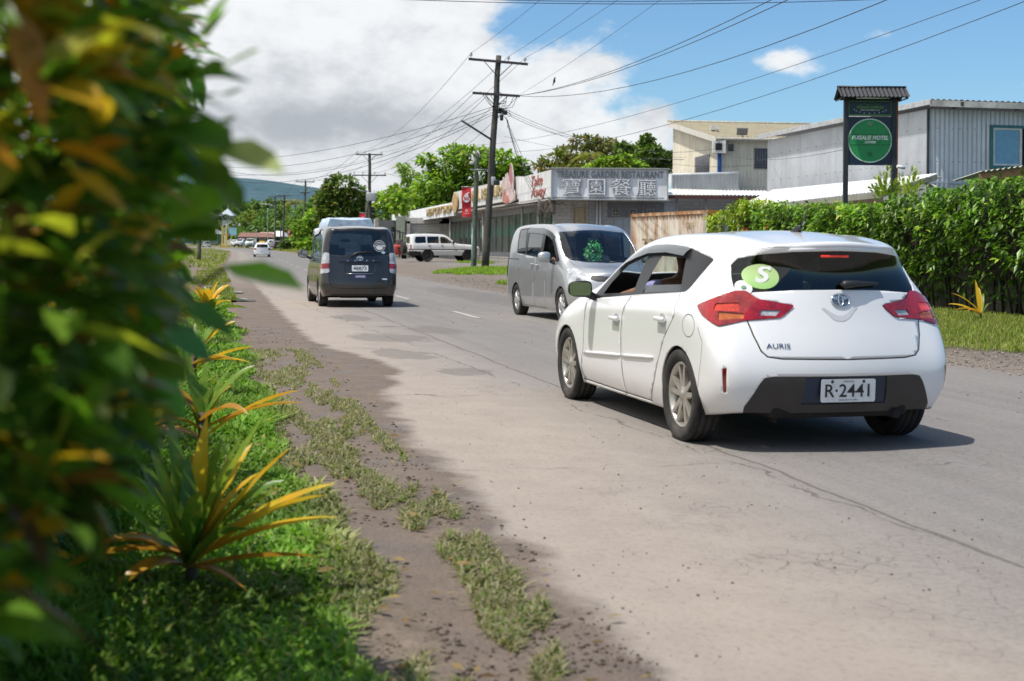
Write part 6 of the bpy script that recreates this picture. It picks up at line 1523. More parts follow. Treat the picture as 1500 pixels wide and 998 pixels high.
def seated_person(label, car, x, y, z, shirt, hands, group=None, lean=.2, woman=False):
    """sits on a seat whose cushion top is at (x, y, z) in the car's own axes; hands: two wrist targets"""
    e = thing('person', label, 'person', (0, 0, 0), 0, group)
    e.matrix_world = Matrix.LocRotScale(car.location, car.rotation_euler, None) @ Matrix.Translation((x, y, z))
    ly = lambda h: -.10 - h * lean
    J = [(0, -.08, .10), (0, ly(.22), .26), (0, ly(.45), .46), (0, ly(.52), .54), (0, ly(.60) + .01, .62)]     # pelvis, belly, chest, collar, neck
    R = [(.15, .12), (.145, .115), (.165, .115), (.10, .085), (.052, .055)]
    Ed = [(0, 1), (1, 2), (2, 3), (3, 4)]
    J += [(0, ly(.66) + .03, .70), (0, ly(.7) + .05, .78), (0, ly(.78) + .05, .85)]; R += [(.062, .075), (.078, .095), (.055, .07)]; Ed += [(4, 5), (5, 6), (6, 7)]
    for s, h in zip((-1, 1), hands):
        sh = Vector((s * .17, ly(.48), .50)); w = Vector(h); mid = (sh + w) / 2; L1 = .54; d = (w - sh).length
        bend = math.sqrt(max(0, (L1 / 2) ** 2 - (d / 2) ** 2)); el = mid + Vector((s * .45, -.2, -.87)).normalized() * bend
        b = len(J); J += [tuple(sh), tuple(el), tuple(w)]; R += [.062, .045, .030]; Ed += [(3, b), (b, b + 1), (b + 1, b + 2)]
        hd = (w - el).normalized(); pk = w + hd * .07
        b2 = len(J); J += [tuple(pk)]; R += [(.038, .018)]; Ed += [(b + 2, b2)]
        for k in range(4):
            o_ = Vector((.018 * (k - 1.5), 0, 0)); a = pk + hd * .035 + o_; c = a + hd * .02 + Vector((0, 0, -.035)); i = len(J)
            J += [tuple(a), tuple(c)]; R += [.0095, .008]; Ed += [(b2, i), (i, i + 1)]
        i = len(J); J += [tuple(w + hd * .05 + Vector((-s * .035, 0, .012))), tuple(w + hd * .085 + Vector((-s * .045, 0, .0)))]; R += [.011, .009]; Ed += [(b + 2, i), (i, i + 1)]
    for s in (-1, 1):
        b = len(J); J += [(s * .09, -.02, .09), (s * .12, .42, .13), (s * .12, .62, -.22), (s * .12, .74, -.25)]; R += [.085, .062, .045, .036]; Ed += [(0, b), (b, b + 1), (b + 1, b + 2), (b + 2, b + 3)]
    body = obj('body', skin_mesh(J, Ed, R), SKIN, e)
    # face: nose, brows, ears, eyes, mouth
    hc = Vector((0, ly(.7) + .05, .765)); b = MB()
    def bead(c, r, m=0):
        bm = bmesh.new(); bmesh.ops.create_uvsphere(bm, u_segments=10, v_segments=8, radius=1); bm.verts.index_update()
        b.add([Vector(c) + Vector((v.co.x * r[0], v.co.y * r[1], v.co.z * r[2])) for v in bm.verts], [[v.index for v in f.verts] for f in bm.faces], m, True); bm.free()
    bead(hc + Vector((0, .095, -.005)), (.014, .022, .026))
    for s in (-1, 1): bead(hc + Vector((s * .078, 0, .0)), (.010, .020, .032)); bead(hc + Vector((s * .031, .078, .022)), (.013, .012, .008), 1)
    bead(hc + Vector((0, .082, -.045)), (.024, .010, .007), 1)
    b.build('face', [SKIN, HAIR], body)
    b = MB(); V = []; n = 16
    for i in range(9):
        t = PI * .62 * i / 8
        for k in range(n):
            a = 2 * PI * k / n; front = max(0, math.sin(a)); tt = t * (1 - .42 * front * (i / 8))
            V.append(hc + Vector((.088 * math.sin(tt) * math.cos(a), -.008 + .106 * math.sin(tt) * math.sin(a), .022 + .098 * math.cos(tt))))
    b.add(V, [(i * n + k, i * n + (k + 1) % n, (i + 1) * n + (k + 1) % n, (i + 1) * n + k) for i in range(8) for k in range(n)], 0, True); b.build('hair', HAIR, body)
    # shirt: a slightly wider skin over torso and upper arms
    sj = [J[0], J[1], J[2], J[3]]; sr = [(.165, .135), (.16, .13), (.18, .13), (.112, .098)]; se = [(0, 1), (1, 2), (2, 3)]
    a0 = 8
    for q in range(2):
        base = 8 + q * 14
        sh, el = Vector(J[base]), Vector(J[base + 1]); i = len(sj); sj += [tuple(sh), tuple(sh.lerp(el, .75))]; sr += [.078, .068]; se += [(3, i), (i, i + 1)]
    obj('shirt', skin_mesh(sj, se, sr), shirt, e)
    sj = [(0, -.08, .10)]; sr = [(.165, .13)]; se = []
    for s in (-1, 1):
        i = len(sj); sj += [(s * .09, -.02, .09), (s * .12, .42, .13), (s * .12, .52, -.05)]; sr += [.10, .078, .066]; se += [(0, i), (i, i + 1), (i + 1, i + 2)]
    obj('trousers', skin_mesh(sj, se, sr), pm('dark_trousers', (.03, .032, .045), .9), e)
    return e
# ------------------------------------------------------------------ buildings
def corr_sheet(p0, p1, z0, z1, pitch=.15, amp=.02, horizontal=False, top=None):
    """corrugated cladding from p0 to p1 (x, y), heights z0..z1; top(s) gives a sloping head"""
    p0, p1 = Vector(p0), Vector(p1); d = (p1 - p0); Ln = d.length; d /= Ln; nrm = Vector((d.y, -d.x)); m = max(4, int(Ln / pitch * 4)); V = []; F = []
    for i in range(m + 1):
        s = Ln * i / m; o = amp * math.sin(2 * PI * s / pitch); q = p0 + d * s + nrm * o; zt = top(s / Ln) if top else z1
        V += [(q.x, q.y, z0), (q.x, q.y, zt)]
    for i in range(m): F.append((2 * i, 2 * i + 2, 2 * i + 3, 2 * i + 1))
    return V, F
def corr_roof(a, b, c, d, pitch=.18, amp=.022):
    """corrugated roof; a-b is the eave, d-c the ridge; ribs run eave to ridge"""
    a, b, c, d = map(Vector, (a, b, c, d)); n = (b - a).cross(d - a).normalized(); m = max(4, int((b - a).length / pitch * 4)); V = []; F = []
    for i in range(m + 1):
        t = i / m; o = n * amp * math.sin(2 * PI * t * (b - a).length / pitch); V += [a.lerp(b, t) + o, d.lerp(c, t) + o]
    for i in range(m): F.append((2 * i, 2 * i + 2, 2 * i + 3, 2 * i + 1))
    return V, F
def mat_clad(name, c, dirt, amt, rough=.5, metal=.0, rows=1.2):
    """painted or galvanised sheeting with rain streaks and rows of fixings"""
    m, nt, b, o = new_mat(name); p = geo_pos(nt); n1 = noise_(nt, scl(nt, p, (1.2, 1.2, .12)), 2.2, 7, .7); n2 = noise_(nt, p, .9, 6, .6)
    col = mixc(nt, mapr(nt, n2, .35, .65), tuple(x * .88 for x in c), tuple(min(1, x * 1.08) for x in c)); col = mixc(nt, mapr(nt, n1, .48, .78, 0, amt), col, dirt)
    if rows:
        sp = N(nt, 'ShaderNodeSeparateXYZ'); L(nt, p, sp.inputs[0]); f = math_(nt, 'FRACT', math_(nt, 'DIVIDE', sp.outputs[2], rows)); g = math_(nt, 'FRACT', math_(nt, 'MULTIPLY', math_(nt, 'ADD', sp.outputs[0], sp.outputs[1]), 3.3))
        k = math_(nt, 'MULTIPLY', math_(nt, 'LESS_THAN', f, .03), math_(nt, 'LESS_THAN', g, .22)); col = mixc(nt, math_(nt, 'MULTIPLY', k, .6), col, (.10, .09, .085))
    L(nt, col, b.inputs['Base Color']); b.inputs['Roughness'].default_value = rough; b.inputs['Metallic'].default_value = metal; return m
def mat_blocks(name, c, w=.40, h=.20):
    m, nt, b, o = new_mat(name); p = obco(nt); br = N(nt, 'ShaderNodeTexBrick'); br.inputs['Scale'].default_value = 1; br.inputs['Brick Width'].default_value = w; br.inputs['Row Height'].default_value = h; br.inputs['Mortar Size'].default_value = .012
    sp = N(nt, 'ShaderNodeSeparateXYZ'); L(nt, p, sp.inputs[0]); cm = N(nt, 'ShaderNodeCombineXYZ'); L(nt, math_(nt, 'ADD', sp.outputs[0], math_(nt, 'MULTIPLY', sp.outputs[1], .3)), cm.inputs[0]); L(nt, sp.outputs[2], cm.inputs[1]); L(nt, cm.outputs[0], br.inputs['Vector'])
    n1 = noise_(nt, p, .8, 6, .65); br.inputs['Color1'].default_value = (*c, 1); br.inputs['Color2'].default_value = (*[x * .86 for x in c], 1); br.inputs['Mortar'].default_value = (*[x * .62 for x in c], 1)
    L(nt, mixc(nt, mapr(nt, n1, .5, .8, 0, .5), br.outputs[0], tuple(x * .5 for x in c)), b.inputs['Base Color']); b.inputs['Roughness'].default_value = .9; return m
M_FASCIA = mat_clad('grey_fascia', (.80, .82, .86), (.30, .30, .30), .35, .55, 0, 0)
M_FASCIAW = mat_clad('pale_fascia', (.72, .73, .75), (.27, .26, .24), .35, .5, 0, 0)
M_SOFFIT = pm('soffit', (.42, .39, .35), .9, var=.2, scale=1.5, dirt=(.12, .10, .09), dscale=1.5, damt=.6)
M_BLOCK = mat_blocks('grey_blockwork', (.40, .40, .41)); M_BLOCKL = mat_blocks('pale_blockwork', (.52, .50, .47)); M_BLOCKD = mat_blocks('dark_blockwork', (.145, .15, .16))
M_ALU = pm('grey_frame', (.33, .33, .32), .5, var=.15); M_CONC = pm('concrete', (.33, .31, .28), .9, var=.2, scale=2, dirt=(.12, .11, .10), dscale=3, damt=.6)
def shopglass():
    m, nt, b, o = new_mat('shop_glass'); p = geo_pos(nt); sp = N(nt, 'ShaderNodeSeparateXYZ'); L(nt, p, sp.inputs[0]); n1 = noise_(nt, p, .8, 4)
    c = mixc(nt, mapr(nt, n1, .4, .6), (.085, .10, .095), (.15, .165, .155)); band = math_(nt, 'MULTIPLY', mapr(nt, sp.outputs[2], 2.25, 2.35), mapr(nt, sp.outputs[2], 3.05, 2.95))
    c = mixc(nt, math_(nt, 'MULTIPLY', band, .85), c, (.05, .24, .17)); L(nt, c, b.inputs['Base Color']); b.inputs['Roughness'].default_value = .12; b.inputs['Specular IOR Level'].default_value = .6; return m
M_SHOPGLASS = shopglass()
M_GOLD = pm('gold_letter', (.48, .36, .18), .4, metal=.5, var=.25, scale=4); M_TEXTG = pm('letter_shadow_grey', (.24, .25, .27), .6, var=.15); M_TEXTR = pm('red_letter', (.40, .13, .10), .6, var=.2, scale=3)
M_DARK = pm('dark_interior', (.012, .012, .013), .9, var=.3)
A_ = Vector((-.2093, .9779, 0)); NL = Vector((-.9779, -.2093, 0)); C0 = Vector((2.10, 71.0, 0))
def LP(t, off=0.0, z=0.0): return C0 + A_ * t - NL * off + Vector((0, 0, z))       # along the long front, off metres inward
def wallbox(b, p, q, z0, z1, th, m=0, n=None):
    """upright slab between p and q, its face on the line, thickness going inward (left of p->q is outside)"""
    p, q = Vector(p), Vector(q); d = (q - p); d.z = 0; d.normalize(); n = Vector((d.y, -d.x, 0)) if n is None else n
    P = [p, q, q - n * th, p - n * th]; return b.prism([Vector((v.x, v.y, z0)) for v in P], (0, 0, z1 - z0), m)
def build_shops():
    root = thing('shop_building', 'long low grey shop building with sign fascias and a glazed front', 'shop building', C0); inv = Matrix.Translation(-C0)
    def B(mb, name, mat, parent=None, fix=True):
        me = mb.mesh(name); me.transform(inv)
        if fix:
            bm = bmesh.new(); bm.from_mesh(me); bmesh.ops.recalc_face_normals(bm, faces=bm.faces[:]); bm.to_mesh(me); bm.free()
        return obj(name, me, mat, parent or root)
    g = .42
    # soffit and roof
    F1 = LP(70.6); F2 = F1 + Vector((-4.6, 25, 0)); FR = Vector((8.3, 70.95, 0))
    b = MB(); back = 14
    outl = [LP(0), LP(70.6), F2, F2 + Vector((14, 3, 0)), LP(70.6, 12), LP(10, 14), Vector((8.3, 84, 0)), FR]
    b.prism([v - NL * .02 * 0 + Vector((0, 0, 4.08)) for v in outl], (0, 0, .10)); B(b, 'canopy', M_SOFFIT)
    # roof deck behind the parapets
    b = MB(); b.prism([v + Vector((0, 0, 4.50)) for v in [LP(1, 1), LP(70, 1), F2 + Vector((1, 0, 0)), F2 + Vector((13, 2, 0)), LP(70, 12), LP(10, 13.5), Vector((8.2, 83, 0)), Vector((8.2, 72, 0))]], (0, 0, .06)); B(b, 'roof', M_CONC)
    # fascias: pale corner, picture board, long lettered board, low far board, the turn at the end
    b = MB(); wallbox(b, LP(8.2), LP(0), 4.05, 5.62, .25); B(b, 'pale_sign_board', M_FASCIAW)
    b = MB(); wallbox(b, LP(0) + Vector((0.26, 0, 0)) * 0, FR, 4.05, 5.66, .25, n=Vector((0, -1, 0))); fr = B(b, 'sign_board', M_FASCIA)
    b = MB(); wallbox(b, FR + Vector((.002, 0, 0)), Vector((8.3, 84, 0)), 4.05, 5.6, .2); B(b, 'side_parapet', M_FASCIA)
    b = MB(); wallbox(b, LP(31.5), LP(8.21), 4.35, 5.70, .22); b2 = B(b, 'sign_board', mat_clad('worn_fascia', (.64, .64, .63), (.22, .20, .18), .45, .6, 0, 0))
    V, F_ = corr_sheet((LP(70.6).x, LP(70.6).y), (LP(31.51).x, LP(31.51).y), 3.92, 4.95, .45, .03); b = MB(); b.add(V, F_); wallbox(b, LP(70.6, .05), LP(31.51, .05), 3.93, 4.94, .15); lowb = B(b, 'sign_board', M_FASCIA)
    V, F_ = corr_sheet((F2.x, F2.y), (LP(70.6).x, LP(70.6).y), 3.92, 4.95, .45, .03); b = MB(); b.add(V, F_); B(b, 'end_parapet', M_FASCIAW)
    # edge trims
    b = MB(); b.box((5.2, 70.93, 5.70), (6.3, .34, .06)); b.box((5.2, 70.93, 4.03), (6.3, .30, .05)); b.box((2.08, 70.9, 4.85), (.07, .12, 1.66)); b.box((8.26, 70.9, 4.85), (.07, .12, 1.66)); B(b, 'sign_trim', M_ALU)
    def T(s, o, x, size, mat, par, fit, ext=.03, **k):
        M = inv @ frame(o, x, (0, 0, 1)); t = text(s, M, size, mat, par, 'lettering', fit=fit, extrude=ext, **k); return t
    yf = 70.95 - .04
    T('TREASURE GARDEN RESTAURANT', Vector((5.2, yf, 5.36)), (1, 0, 0), .50, M_TEXTG, fr, 5.7, bold=.012, space=1.06)
    T('\u5bf6\u5712\u9910\u5ef3', Vector((5.15, yf, 4.62)), (1, 0, 0), .98, M_TEXTG, fr, 5.0, bold=.012, space=1.3)  # dark copy stands in for the drop shadow of the raised characters
    T('\u5bf6\u5712\u9910\u5ef3', Vector((5.12, yf - .032, 4.645)), (1, 0, 0), .98, M_FASCIA, fr, 5.0, .004, bold=-.004, space=1.3)
    xr = -A_
    T('Take', LP(3.6, -.02, 5.18), xr, .85, M_TEXTR, root, 2.8, .02, shear=.25); T('Away', LP(3.2, -.02, 4.55), xr, .85, M_TEXTR, root, 3.6, .02, shear=.25)
    T('ORIENTAL RESTAURANT', LP(19.0, -.03, 5.05), xr, 1.0, M_GOLD, b2, 17.5, .05, bold=.02)
    T('NEW CITY SHOP', LP(38.5, -.06, 4.45), xr, .85, M_GOLD, lowb, 13.0, .05, bold=.02)
    b = MB(); M = frame(LP(30.2, -.04, 4.85), xr, (0, 0, 1))
    vs = [M @ Vector((1.2 * math.cos(t), .75 * math.sin(t), .05)) for t in [2 * PI * k / 24 for k in range(24)]]; b.prism(vs, NL * .06); B(b, 'round_sign', pm('amber_sign', (.45, .29, .13), .5, var=.5, scale=2))
    # the cut-out picture of pink flowers
    b = MB(); out_ = [(-1.9, -.75), (-1.9, .3), (-1.85, 1.1), (-1.45, 1.0), (-1.3, .55), (-1.0, 1.2), (-.55, 1.35), (-.3, 1.0), (-.1, .6), (.1, 1.3), (.45, 2.0), (.75, 1.85), (1.1, 1.3), (1.3, .7), (1.35, .1), (1.7, -.3), (1.75, -.8), (1.0, -.9), (-.6, -1.0)]
    M = frame(LP(10.3, -.12, 4.95), xr, (0, 0, 1)) @ Matrix.Diagonal((1, .82, 1, 1)); b.prism([M @ Vector((x, y, 0)) for x, y in out_], NL * .06); pic = B(b, 'flower_picture', pm('faded_picture', (.46, .40, .38), .6, var=.3, scale=.9, dirt=(.42, .15, .13), dscale=1.3, damt=.9))
    for k, (cx, cy, rx, ry, mm) in enumerate(((-.9, .65, .42, .62, 0), (.62, 1.15, .42, .80, 1), (-.1, -.2, .6, .55, 0), (.9, -.35, .6, .5, 0), (-1.2, -.4, .55, .5, 2), (-.35, -.65, .5, .3, 2), (.25, .30, .45, .40, 0), (1.2, .2, .3, .35, 0))):
        b = MB(); b.poly([M @ Vector((cx + rx * math.cos(t) * (1 - .35 * math.sin(t)), cy + ry * math.sin(t), .064 + .003 * k)) for t in [2 * PI * q / 22 for q in range(22)]])
        B(b, 'petal', [pm('pale_petal', (.60, .45, .45), .6, var=.25, scale=3), pm('rose_petal', (.40, .14, .17), .6, var=.35, scale=2), pm('salmon_petal', (.47, .17, .13), .6, var=.4, scale=3)][mm], pic, False)
    # glazed front, set back under the canopy
    o = 2.3
    b = MB(); wallbox(b, LP(47, o), LP(2, o), g - .4, g + .75, .2); b.prism([LP(47, o, 0) + Vector((0, 0, 3.75)), LP(2, o, 3.75), LP(2, o + .2, 3.75), LP(47, o + .2, 3.75)], (0, 0, .33)); B(b, 'shopfront_wall', pm('shopfront_paint', (.36, .37, .39), .8, var=.15, scale=1.5))
    t = 2.0; k = 0
    while t < 45:
        t2 = t + 2.25; b = MB(); wallbox(b, LP(t2 - .06, o + .06), LP(t + .06, o + .06), g + .75, 3.75, .04); w = B(b, 'shop_window', M_SHOPGLASS)
        b = MB(); wallbox(b, LP(t + .06, o - .03), LP(t - .06, o - .03), g + .76, 3.74, .12); B(b, 'mullion', M_ALU, w); t = t2
    for t in (9.5, 22, 36): b = MB(); b.tube([LP(t, .5, g - .4), LP(t, .5, 4.07)], .07, 8); B(b, 'canopy_post', M_ALU)
    b = MB(); b.tube([LP(15.5, .4, 4.0), LP(5.2, .4, 4.0), LP(4.8, .4, 3.9), LP(4.8, .4, .4)], .06, 8); B(b, 'drain_pipe', M_ALU)
    b = MB(); wallbox(b, LP(20, -.2), LP(3.5, -.2), .0, .82, .5); b.prism([LP(20, -.22, .82), LP(3.5, -.22, .82), LP(3.5, .3, .82), LP(20, .3, .82)], (0, 0, .06)); B(b, 'low_wall', M_CONC)
    b = MB(); b.box(LP(24, .2, .7), (.9, .9, 1.1)); B(b, 'concrete_block', M_CONC)
    # wall with roller shutter facing us, and the open bay beyond it
    xa, xb, Y = -9.3, -5.0, 117.5
    b = MB(); b.box(((xa + xb) / 2 + 2.0 - .2, Y + .15, 2.2), (1.7, .3, 4.0)); b.box(((xa + xb) / 2, Y + .15, 3.85), (xb - xa, .3, .5)); b.box((xa + .15, Y + .15, 2.0), (.3, .3, 3.6)); b.box((-6.3, Y + .15, 2.0), (.25, .3, 3.6)); B(b, 'garage_wall', M_BLOCKL)
    b = MB()
    for k in range(5): b.rbox((-7.7, Y + .2, 3.45 - .24 * k), (2.55, .05, .225), .02)
    B(b, 'roller_shutter', pm('shutter_white', (.50, .49, .47), .6, var=.1)); b = MB(); b.box((-7.7, Y + 1.4, 1.3), (2.6, .1, 2.8)); B(b, 'garage_dark', M_DARK)
    b = MB(); b.box((-9.75, 116.5, 2.2), (.75, .9, 4.0)); B(b, 'corner_pier', pm('green_tinged_pier', (.27, .30, .24), .9, var=.3, scale=2, dirt=(.12, .15, .10), dscale=2, damt=.6))
    b = MB(); b.box((-11.4, 128, 2.0), (3.6, .3, 4.2)); B(b, 'rear_wall', M_BLOCKD)
    for xx in (-12.3, -14.6): b = MB(); b.box((xx, 121 - (xx + 12.3) * 4, 2.2), (.35, .35, 3.9)); B(b, 'canopy_pier', M_CONC)
    b = MB(); b.box((-11.0, 127.7, 2.9), (1.2, .1, 1.1)); b.box((-13.2, 127.7, 2.9), (1.2, .1, 1.1)); B(b, 'dark_opening', M_DARK)
    # street end under the treasure sign
    Y = 72.9
    b = MB(); b.box((3.1, Y, 2.1), (1.75, .3, 4.0)); b.box((4.05, Y, 2.1), (.18, .3, 4.0)); B(b, 'end_wall', M_BLOCKL); b = MB(); b.box((6.6, Y + .06, 2.1), (4.9, .3, 4.0)); B(b, 'end_wall', M_BLOCK)
    b = MB(); b.box((6.75, Y - .10, 3.55), (3.1, .02, .85)); B(b, 'grey_panel', pm('slate_panel', (.16, .17, .19), .8, var=.2))
    b = MB()
    for k in range(22): b.rbox((3.68, Y - .19, 3.62 - .085 * k), (.56, .05, .08), .012)
    b.box((3.33, Y - .2, 2.8), (.06, .1, 2.0)); b.box((4.02, Y - .2, 2.8), (.06, .1, 2.0)); B(b, 'louvred_shutter', pm('tan_shutter', (.42, .34, .23), .6, var=.15))
    for xx in (4.62, 4.80): b = MB(); b.tube([(xx, Y - .22, .4), (xx, Y - .22, 4.05)], .055, 8); B(b, 'down_pipe', M_FASCIAW)
    for xx in (5.65, 6.60, 7.55):
        b = MB()
        for i in range(-1, 2): b.box((xx + i * .17, Y - .125, 3.42), (.03, .03, .42)); b.box((xx, Y - .126, 3.42 + i * .17), (.40, .03, .03))
        for s in (-1, 1): b.tube([(xx - .15, Y - .13, 3.42 - s * .15), (xx + .15, Y - .13, 3.42 + s * .15)], .02, 4)
        vb = B(b, 'vent_block', M_ALU); b = MB(); b.box((xx, Y - .105, 3.42), (.36, .016, .36)); B(b, 'vent_dark', M_DARK, vb)
    for xx in (5.83, 6.31): b = MB(); b.rbox((xx, Y - .15, 1.85), (.46, .06, 2.5), .01); d = B(b, 'door_leaf', pm('blue_grey_door', (.33, .37, .42), .6, var=.12)); 
    b = MB(); b.box((6.07, Y - .12, 1.85), (1.06, .04, 2.62)); B(b, 'door_frame', M_ALU)
    b = MB(); b.tube([(7.15, Y - .2, .4), (7.15, Y - .2, 4.06)], .05, 8); B(b, 'canopy_post', M_ALU)
    # air conditioner and its tangle of cable at the corner
    b = MB(); b.rbox((1.85, 71.7, 3.62), (.95, .55, .75), .04); b.box((1.85, 71.41, 3.62), (.7, .02, .55)); ac = B(b, 'air_conditioner', pm('rusty_ac', (.17, .14, .115), .8, var=.3, scale=5)); b = MB(); b.tube([(1.6, 71.6, 3.25), (1.6, 71.6, 2.9), (1.7, 71.9, 2.8)], .03, 6); b.tube([(2.1, 71.6, 3.25), (2.1, 71.6, 2.7)], .03, 6); B(b, 'ac_bracket', M_BLACK, ac)
    rr = random.Random(4)
    for k in range(6):
        b = MB(); p = Vector((1.9, 71.2, 4.0)); pts = [p]
        for i in range(7): p = p + Vector((rr.uniform(-.35, .3), rr.uniform(-.15, .1), rr.uniform(-.3, .14))); pts.append(p)
        b.tube(pts, .018, 4); B(b, 'loose_cable', M_BLACK, ac)
def build_container():
    p1, p0 = Vector((6.95, 48.0, 0)), Vector((4.85, 53.6, 0)); d = (p1 - p0).normalized(); n = Vector((-d.y, d.x, 0)); n = n if n.x < 0 else -n; z0, z1 = .15, 2.78
    root = thing('shipping_container', 'rusty cream shipping container with faded lettering and an open yellow end frame', 'container', (p1.x, p1.y, 0)); inv = Matrix.Translation(-Vector((p1.x, p1.y, 0)))
    m, nt, b, o = new_mat('rusty_cream_steel'); p = geo_pos(nt); sp = N(nt, 'ShaderNodeSeparateXYZ'); L(nt, p, sp.inputs[0]); n1 = noise_(nt, scl(nt, p, (1.4, 1.4, .25)), 1.6, 8, .7); n2 = noise_(nt, p, 3, 7, .7)
    f = math_(nt, 'ADD', mapr(nt, n1, .45, .64, 0, .9), mapr(nt, math_(nt, 'ADD', sp.outputs[2], math_(nt, 'MULTIPLY', n2, .8)), 2.85, 3.25, 0, .9), clamp=True)
    c = mixc(nt, f, mixc(nt, mapr(nt, n2, .3, .7), (.60, .54, .44), (.68, .65, .58)), mixc(nt, n2, (.26, .11, .04), (.40, .20, .07))); L(nt, c, b.inputs['Base Color']); b.inputs['Roughness'].default_value = .8
    def B(mb, name, mat, par=None):
        me = mb.mesh(name); me.transform(inv); return obj(name, me, mat, par or root)
    V, F = corr_sheet((p0.x, p0.y), (p1.x, p1.y), z0 + .12, z1 - .1, .28, .03); mb = MB(); mb.add(V, F); side = B(mb, 'side_panel', m)
    e = d.cross(Vector((0, 0, 1))); e = -n; W_ = 2.44
    mb = MB()
    for q in (p0, p1, p0 + e * W_, p1 + e * W_): mb.box(q + Vector((0, 0, (z0 + z1) / 2)), (.14, .14, z1 - z0))
    R = Matrix((d, e, Vector((0, 0, 1)))).transposed(); Lc = (p1 - p0).length
    for z in (z0 + .06, z1 - .04):
        mb.box((p0 + p1) / 2 + Vector((0, 0, z)), (Lc, .12, .12), R); mb.box((p0 + p1) / 2 + e * W_ + Vector((0, 0, z)), (Lc, .12, .12), R)
        mb.box(p0 + e * W_ / 2 + Vector((0, 0, z)), (.12, W_, .12), R)
    mb.box((p0 + p1) / 2 + e * W_ / 2 + Vector((0, 0, z1 - .02)), (Lc - .1, W_ - .1, .03), R); mb.box((p0 + p1) / 2 + e * (W_ - .02) + Vector((0, 0, 1.5)), (Lc - .1, .04, 2.5), R); B(mb, 'steel_frame', m)
    mb = MB(); mb.box(p1 + e * W_ / 2 + d * .02 + Vector((0, 0, z1 - .05)), (.14, W_ - .15, .16), R); mb.box(p1 + e * (W_ - .1) * .16 * 0 + e * .22 + d * .02 + Vector((0, 0, 1.4)), (.10, .12, 2.5), R); B(mb, 'yellow_end_frame', pm('yellow_rust', (.46, .24, .04), .8, var=.4, scale=2, dirt=(.2, .09, .04), dscale=2, damt=.7))
    mb = MB(); c = p1 + e * 1.15 + d * .02; mb.rbox(c + Vector((0, 0, 1.35)), (.10, 1.55, 2.4), .03, R); door = B(mb, 'end_machinery', pm('machine_grey', (.34, .37, .40), .6, var=.2, scale=3))
    for (a, h, w, t) in ((-.35, 1.9, .5, .4), (.3, 1.95, .4, .3), (0.1, 1.3, .9, .5), (-.4, 2.35, .3, .15), (.4, 2.35, .3, .15)): mb = MB(); mb.box(c + e * a + d * .07 + Vector((0, 0, h)), (.06, w, t), R); B(mb, 'cover_plate', pm('cover_grey', (.25, .28, .31), .6, var=.25, scale=4), door)
    for (s, z, size, w) in (('TRIPCORP', 1.55, .62, 4.0), ('CRX', 2.25, .30, .6)):
        M = inv @ frame((p0 + d * (Lc * (.5 if w > 1 else .82))) + n * .055 + Vector((0, 0, z)), d, (0, 0, 1)); text(s, M, size, pm('faded_lettering', (.30, .22, .13), .8, var=.5, scale=3), side, 'lettering', fit=w, bold=.02)
def build_annex():
    root = thing('annex_building', 'low annex with grey ribbed parapet and white corrugated awning between restaurant and cream house', 'building', (8.6, 75, 0)); o = Vector((8.6, 75, 0)); inv = Matrix.Translation(-o)
    def B(mb, name, mat, par=None):
        me = mb.mesh(name); me.transform(inv); return obj(name, me, mat, par or root)
    a, b_ = at(982, 256, 75), at(1080, 251, 76.5)
    V, F = corr_sheet((a.x, a.y), (b_.x, b_.y), 4.85, 5.85, .20, .025, top=lambda t: 5.62 + .22 * t); mb = MB(); mb.add(V, F); B(mb, 'ribbed_parapet', mat_clad('weathered_cladding', (.42, .42, .40), (.16, .15, .13), .5, .7, 0, 0))
    mb = MB(); mb.tube([(a.x, a.y - .02, 5.64), (b_.x, b_.y - .02, 5.87)], .06, 6); B(mb, 'parapet_cap', M_FASCIAW)
    mb = MB(); V, F = corr_sheet((b_.x, b_.y), (b_.x + .5, b_.y + 4), 4.85, 5.87, .2, .025); mb.add(V, F); B(mb, 'parapet_return', mat_clad('weathered_cladding2', (.42, .42, .40), (.16, .15, .13), .5, .7, 0, 0))
    V, F = corr_roof((8.4, 72.2, 4.42), (15.4, 73.2, 4.42), (15.6, 77.0, 4.85), (8.6, 75.6, 4.85), .22, .035); mb = MB(); mb.add(V, F); B(mb, 'awning_roof', mat_clad('white_roof_sheet', (.66, .67, .67), (.40, .38, .35), .35, .55, 0, 0))
    mb = MB(); mb.box((11.9, 72.75, 4.27), (7.0, .08, .18), Matrix.Rotation(.142, 3, 'Z')); B(mb, 'awning_beam', pm('maroon_beam', (.10, .04, .035), .8))
    mb = MB(); mb.box((12.2, 77.5, 2.3), (7.6, .3, 4.6)); B(mb, 'wall', M_BLOCKD)
    for x in (9.0, 10.6, 12.4): mb = MB(); mb.tube([(x, 72.7 + (x - 9) * .14, .3), (x, 72.7 + (x - 9) * .14, 4.2)], .05, 6); B(mb, 'awning_post', pm('rust_post', (.22, .15, .12), .8) if x > 12 else M_ALU)
    for x in (10.2, 11.6): mb = MB(); mb.box((x, 77.3, 3.2), (.5, .06, .8)); B(mb, 'window', M_DARK)
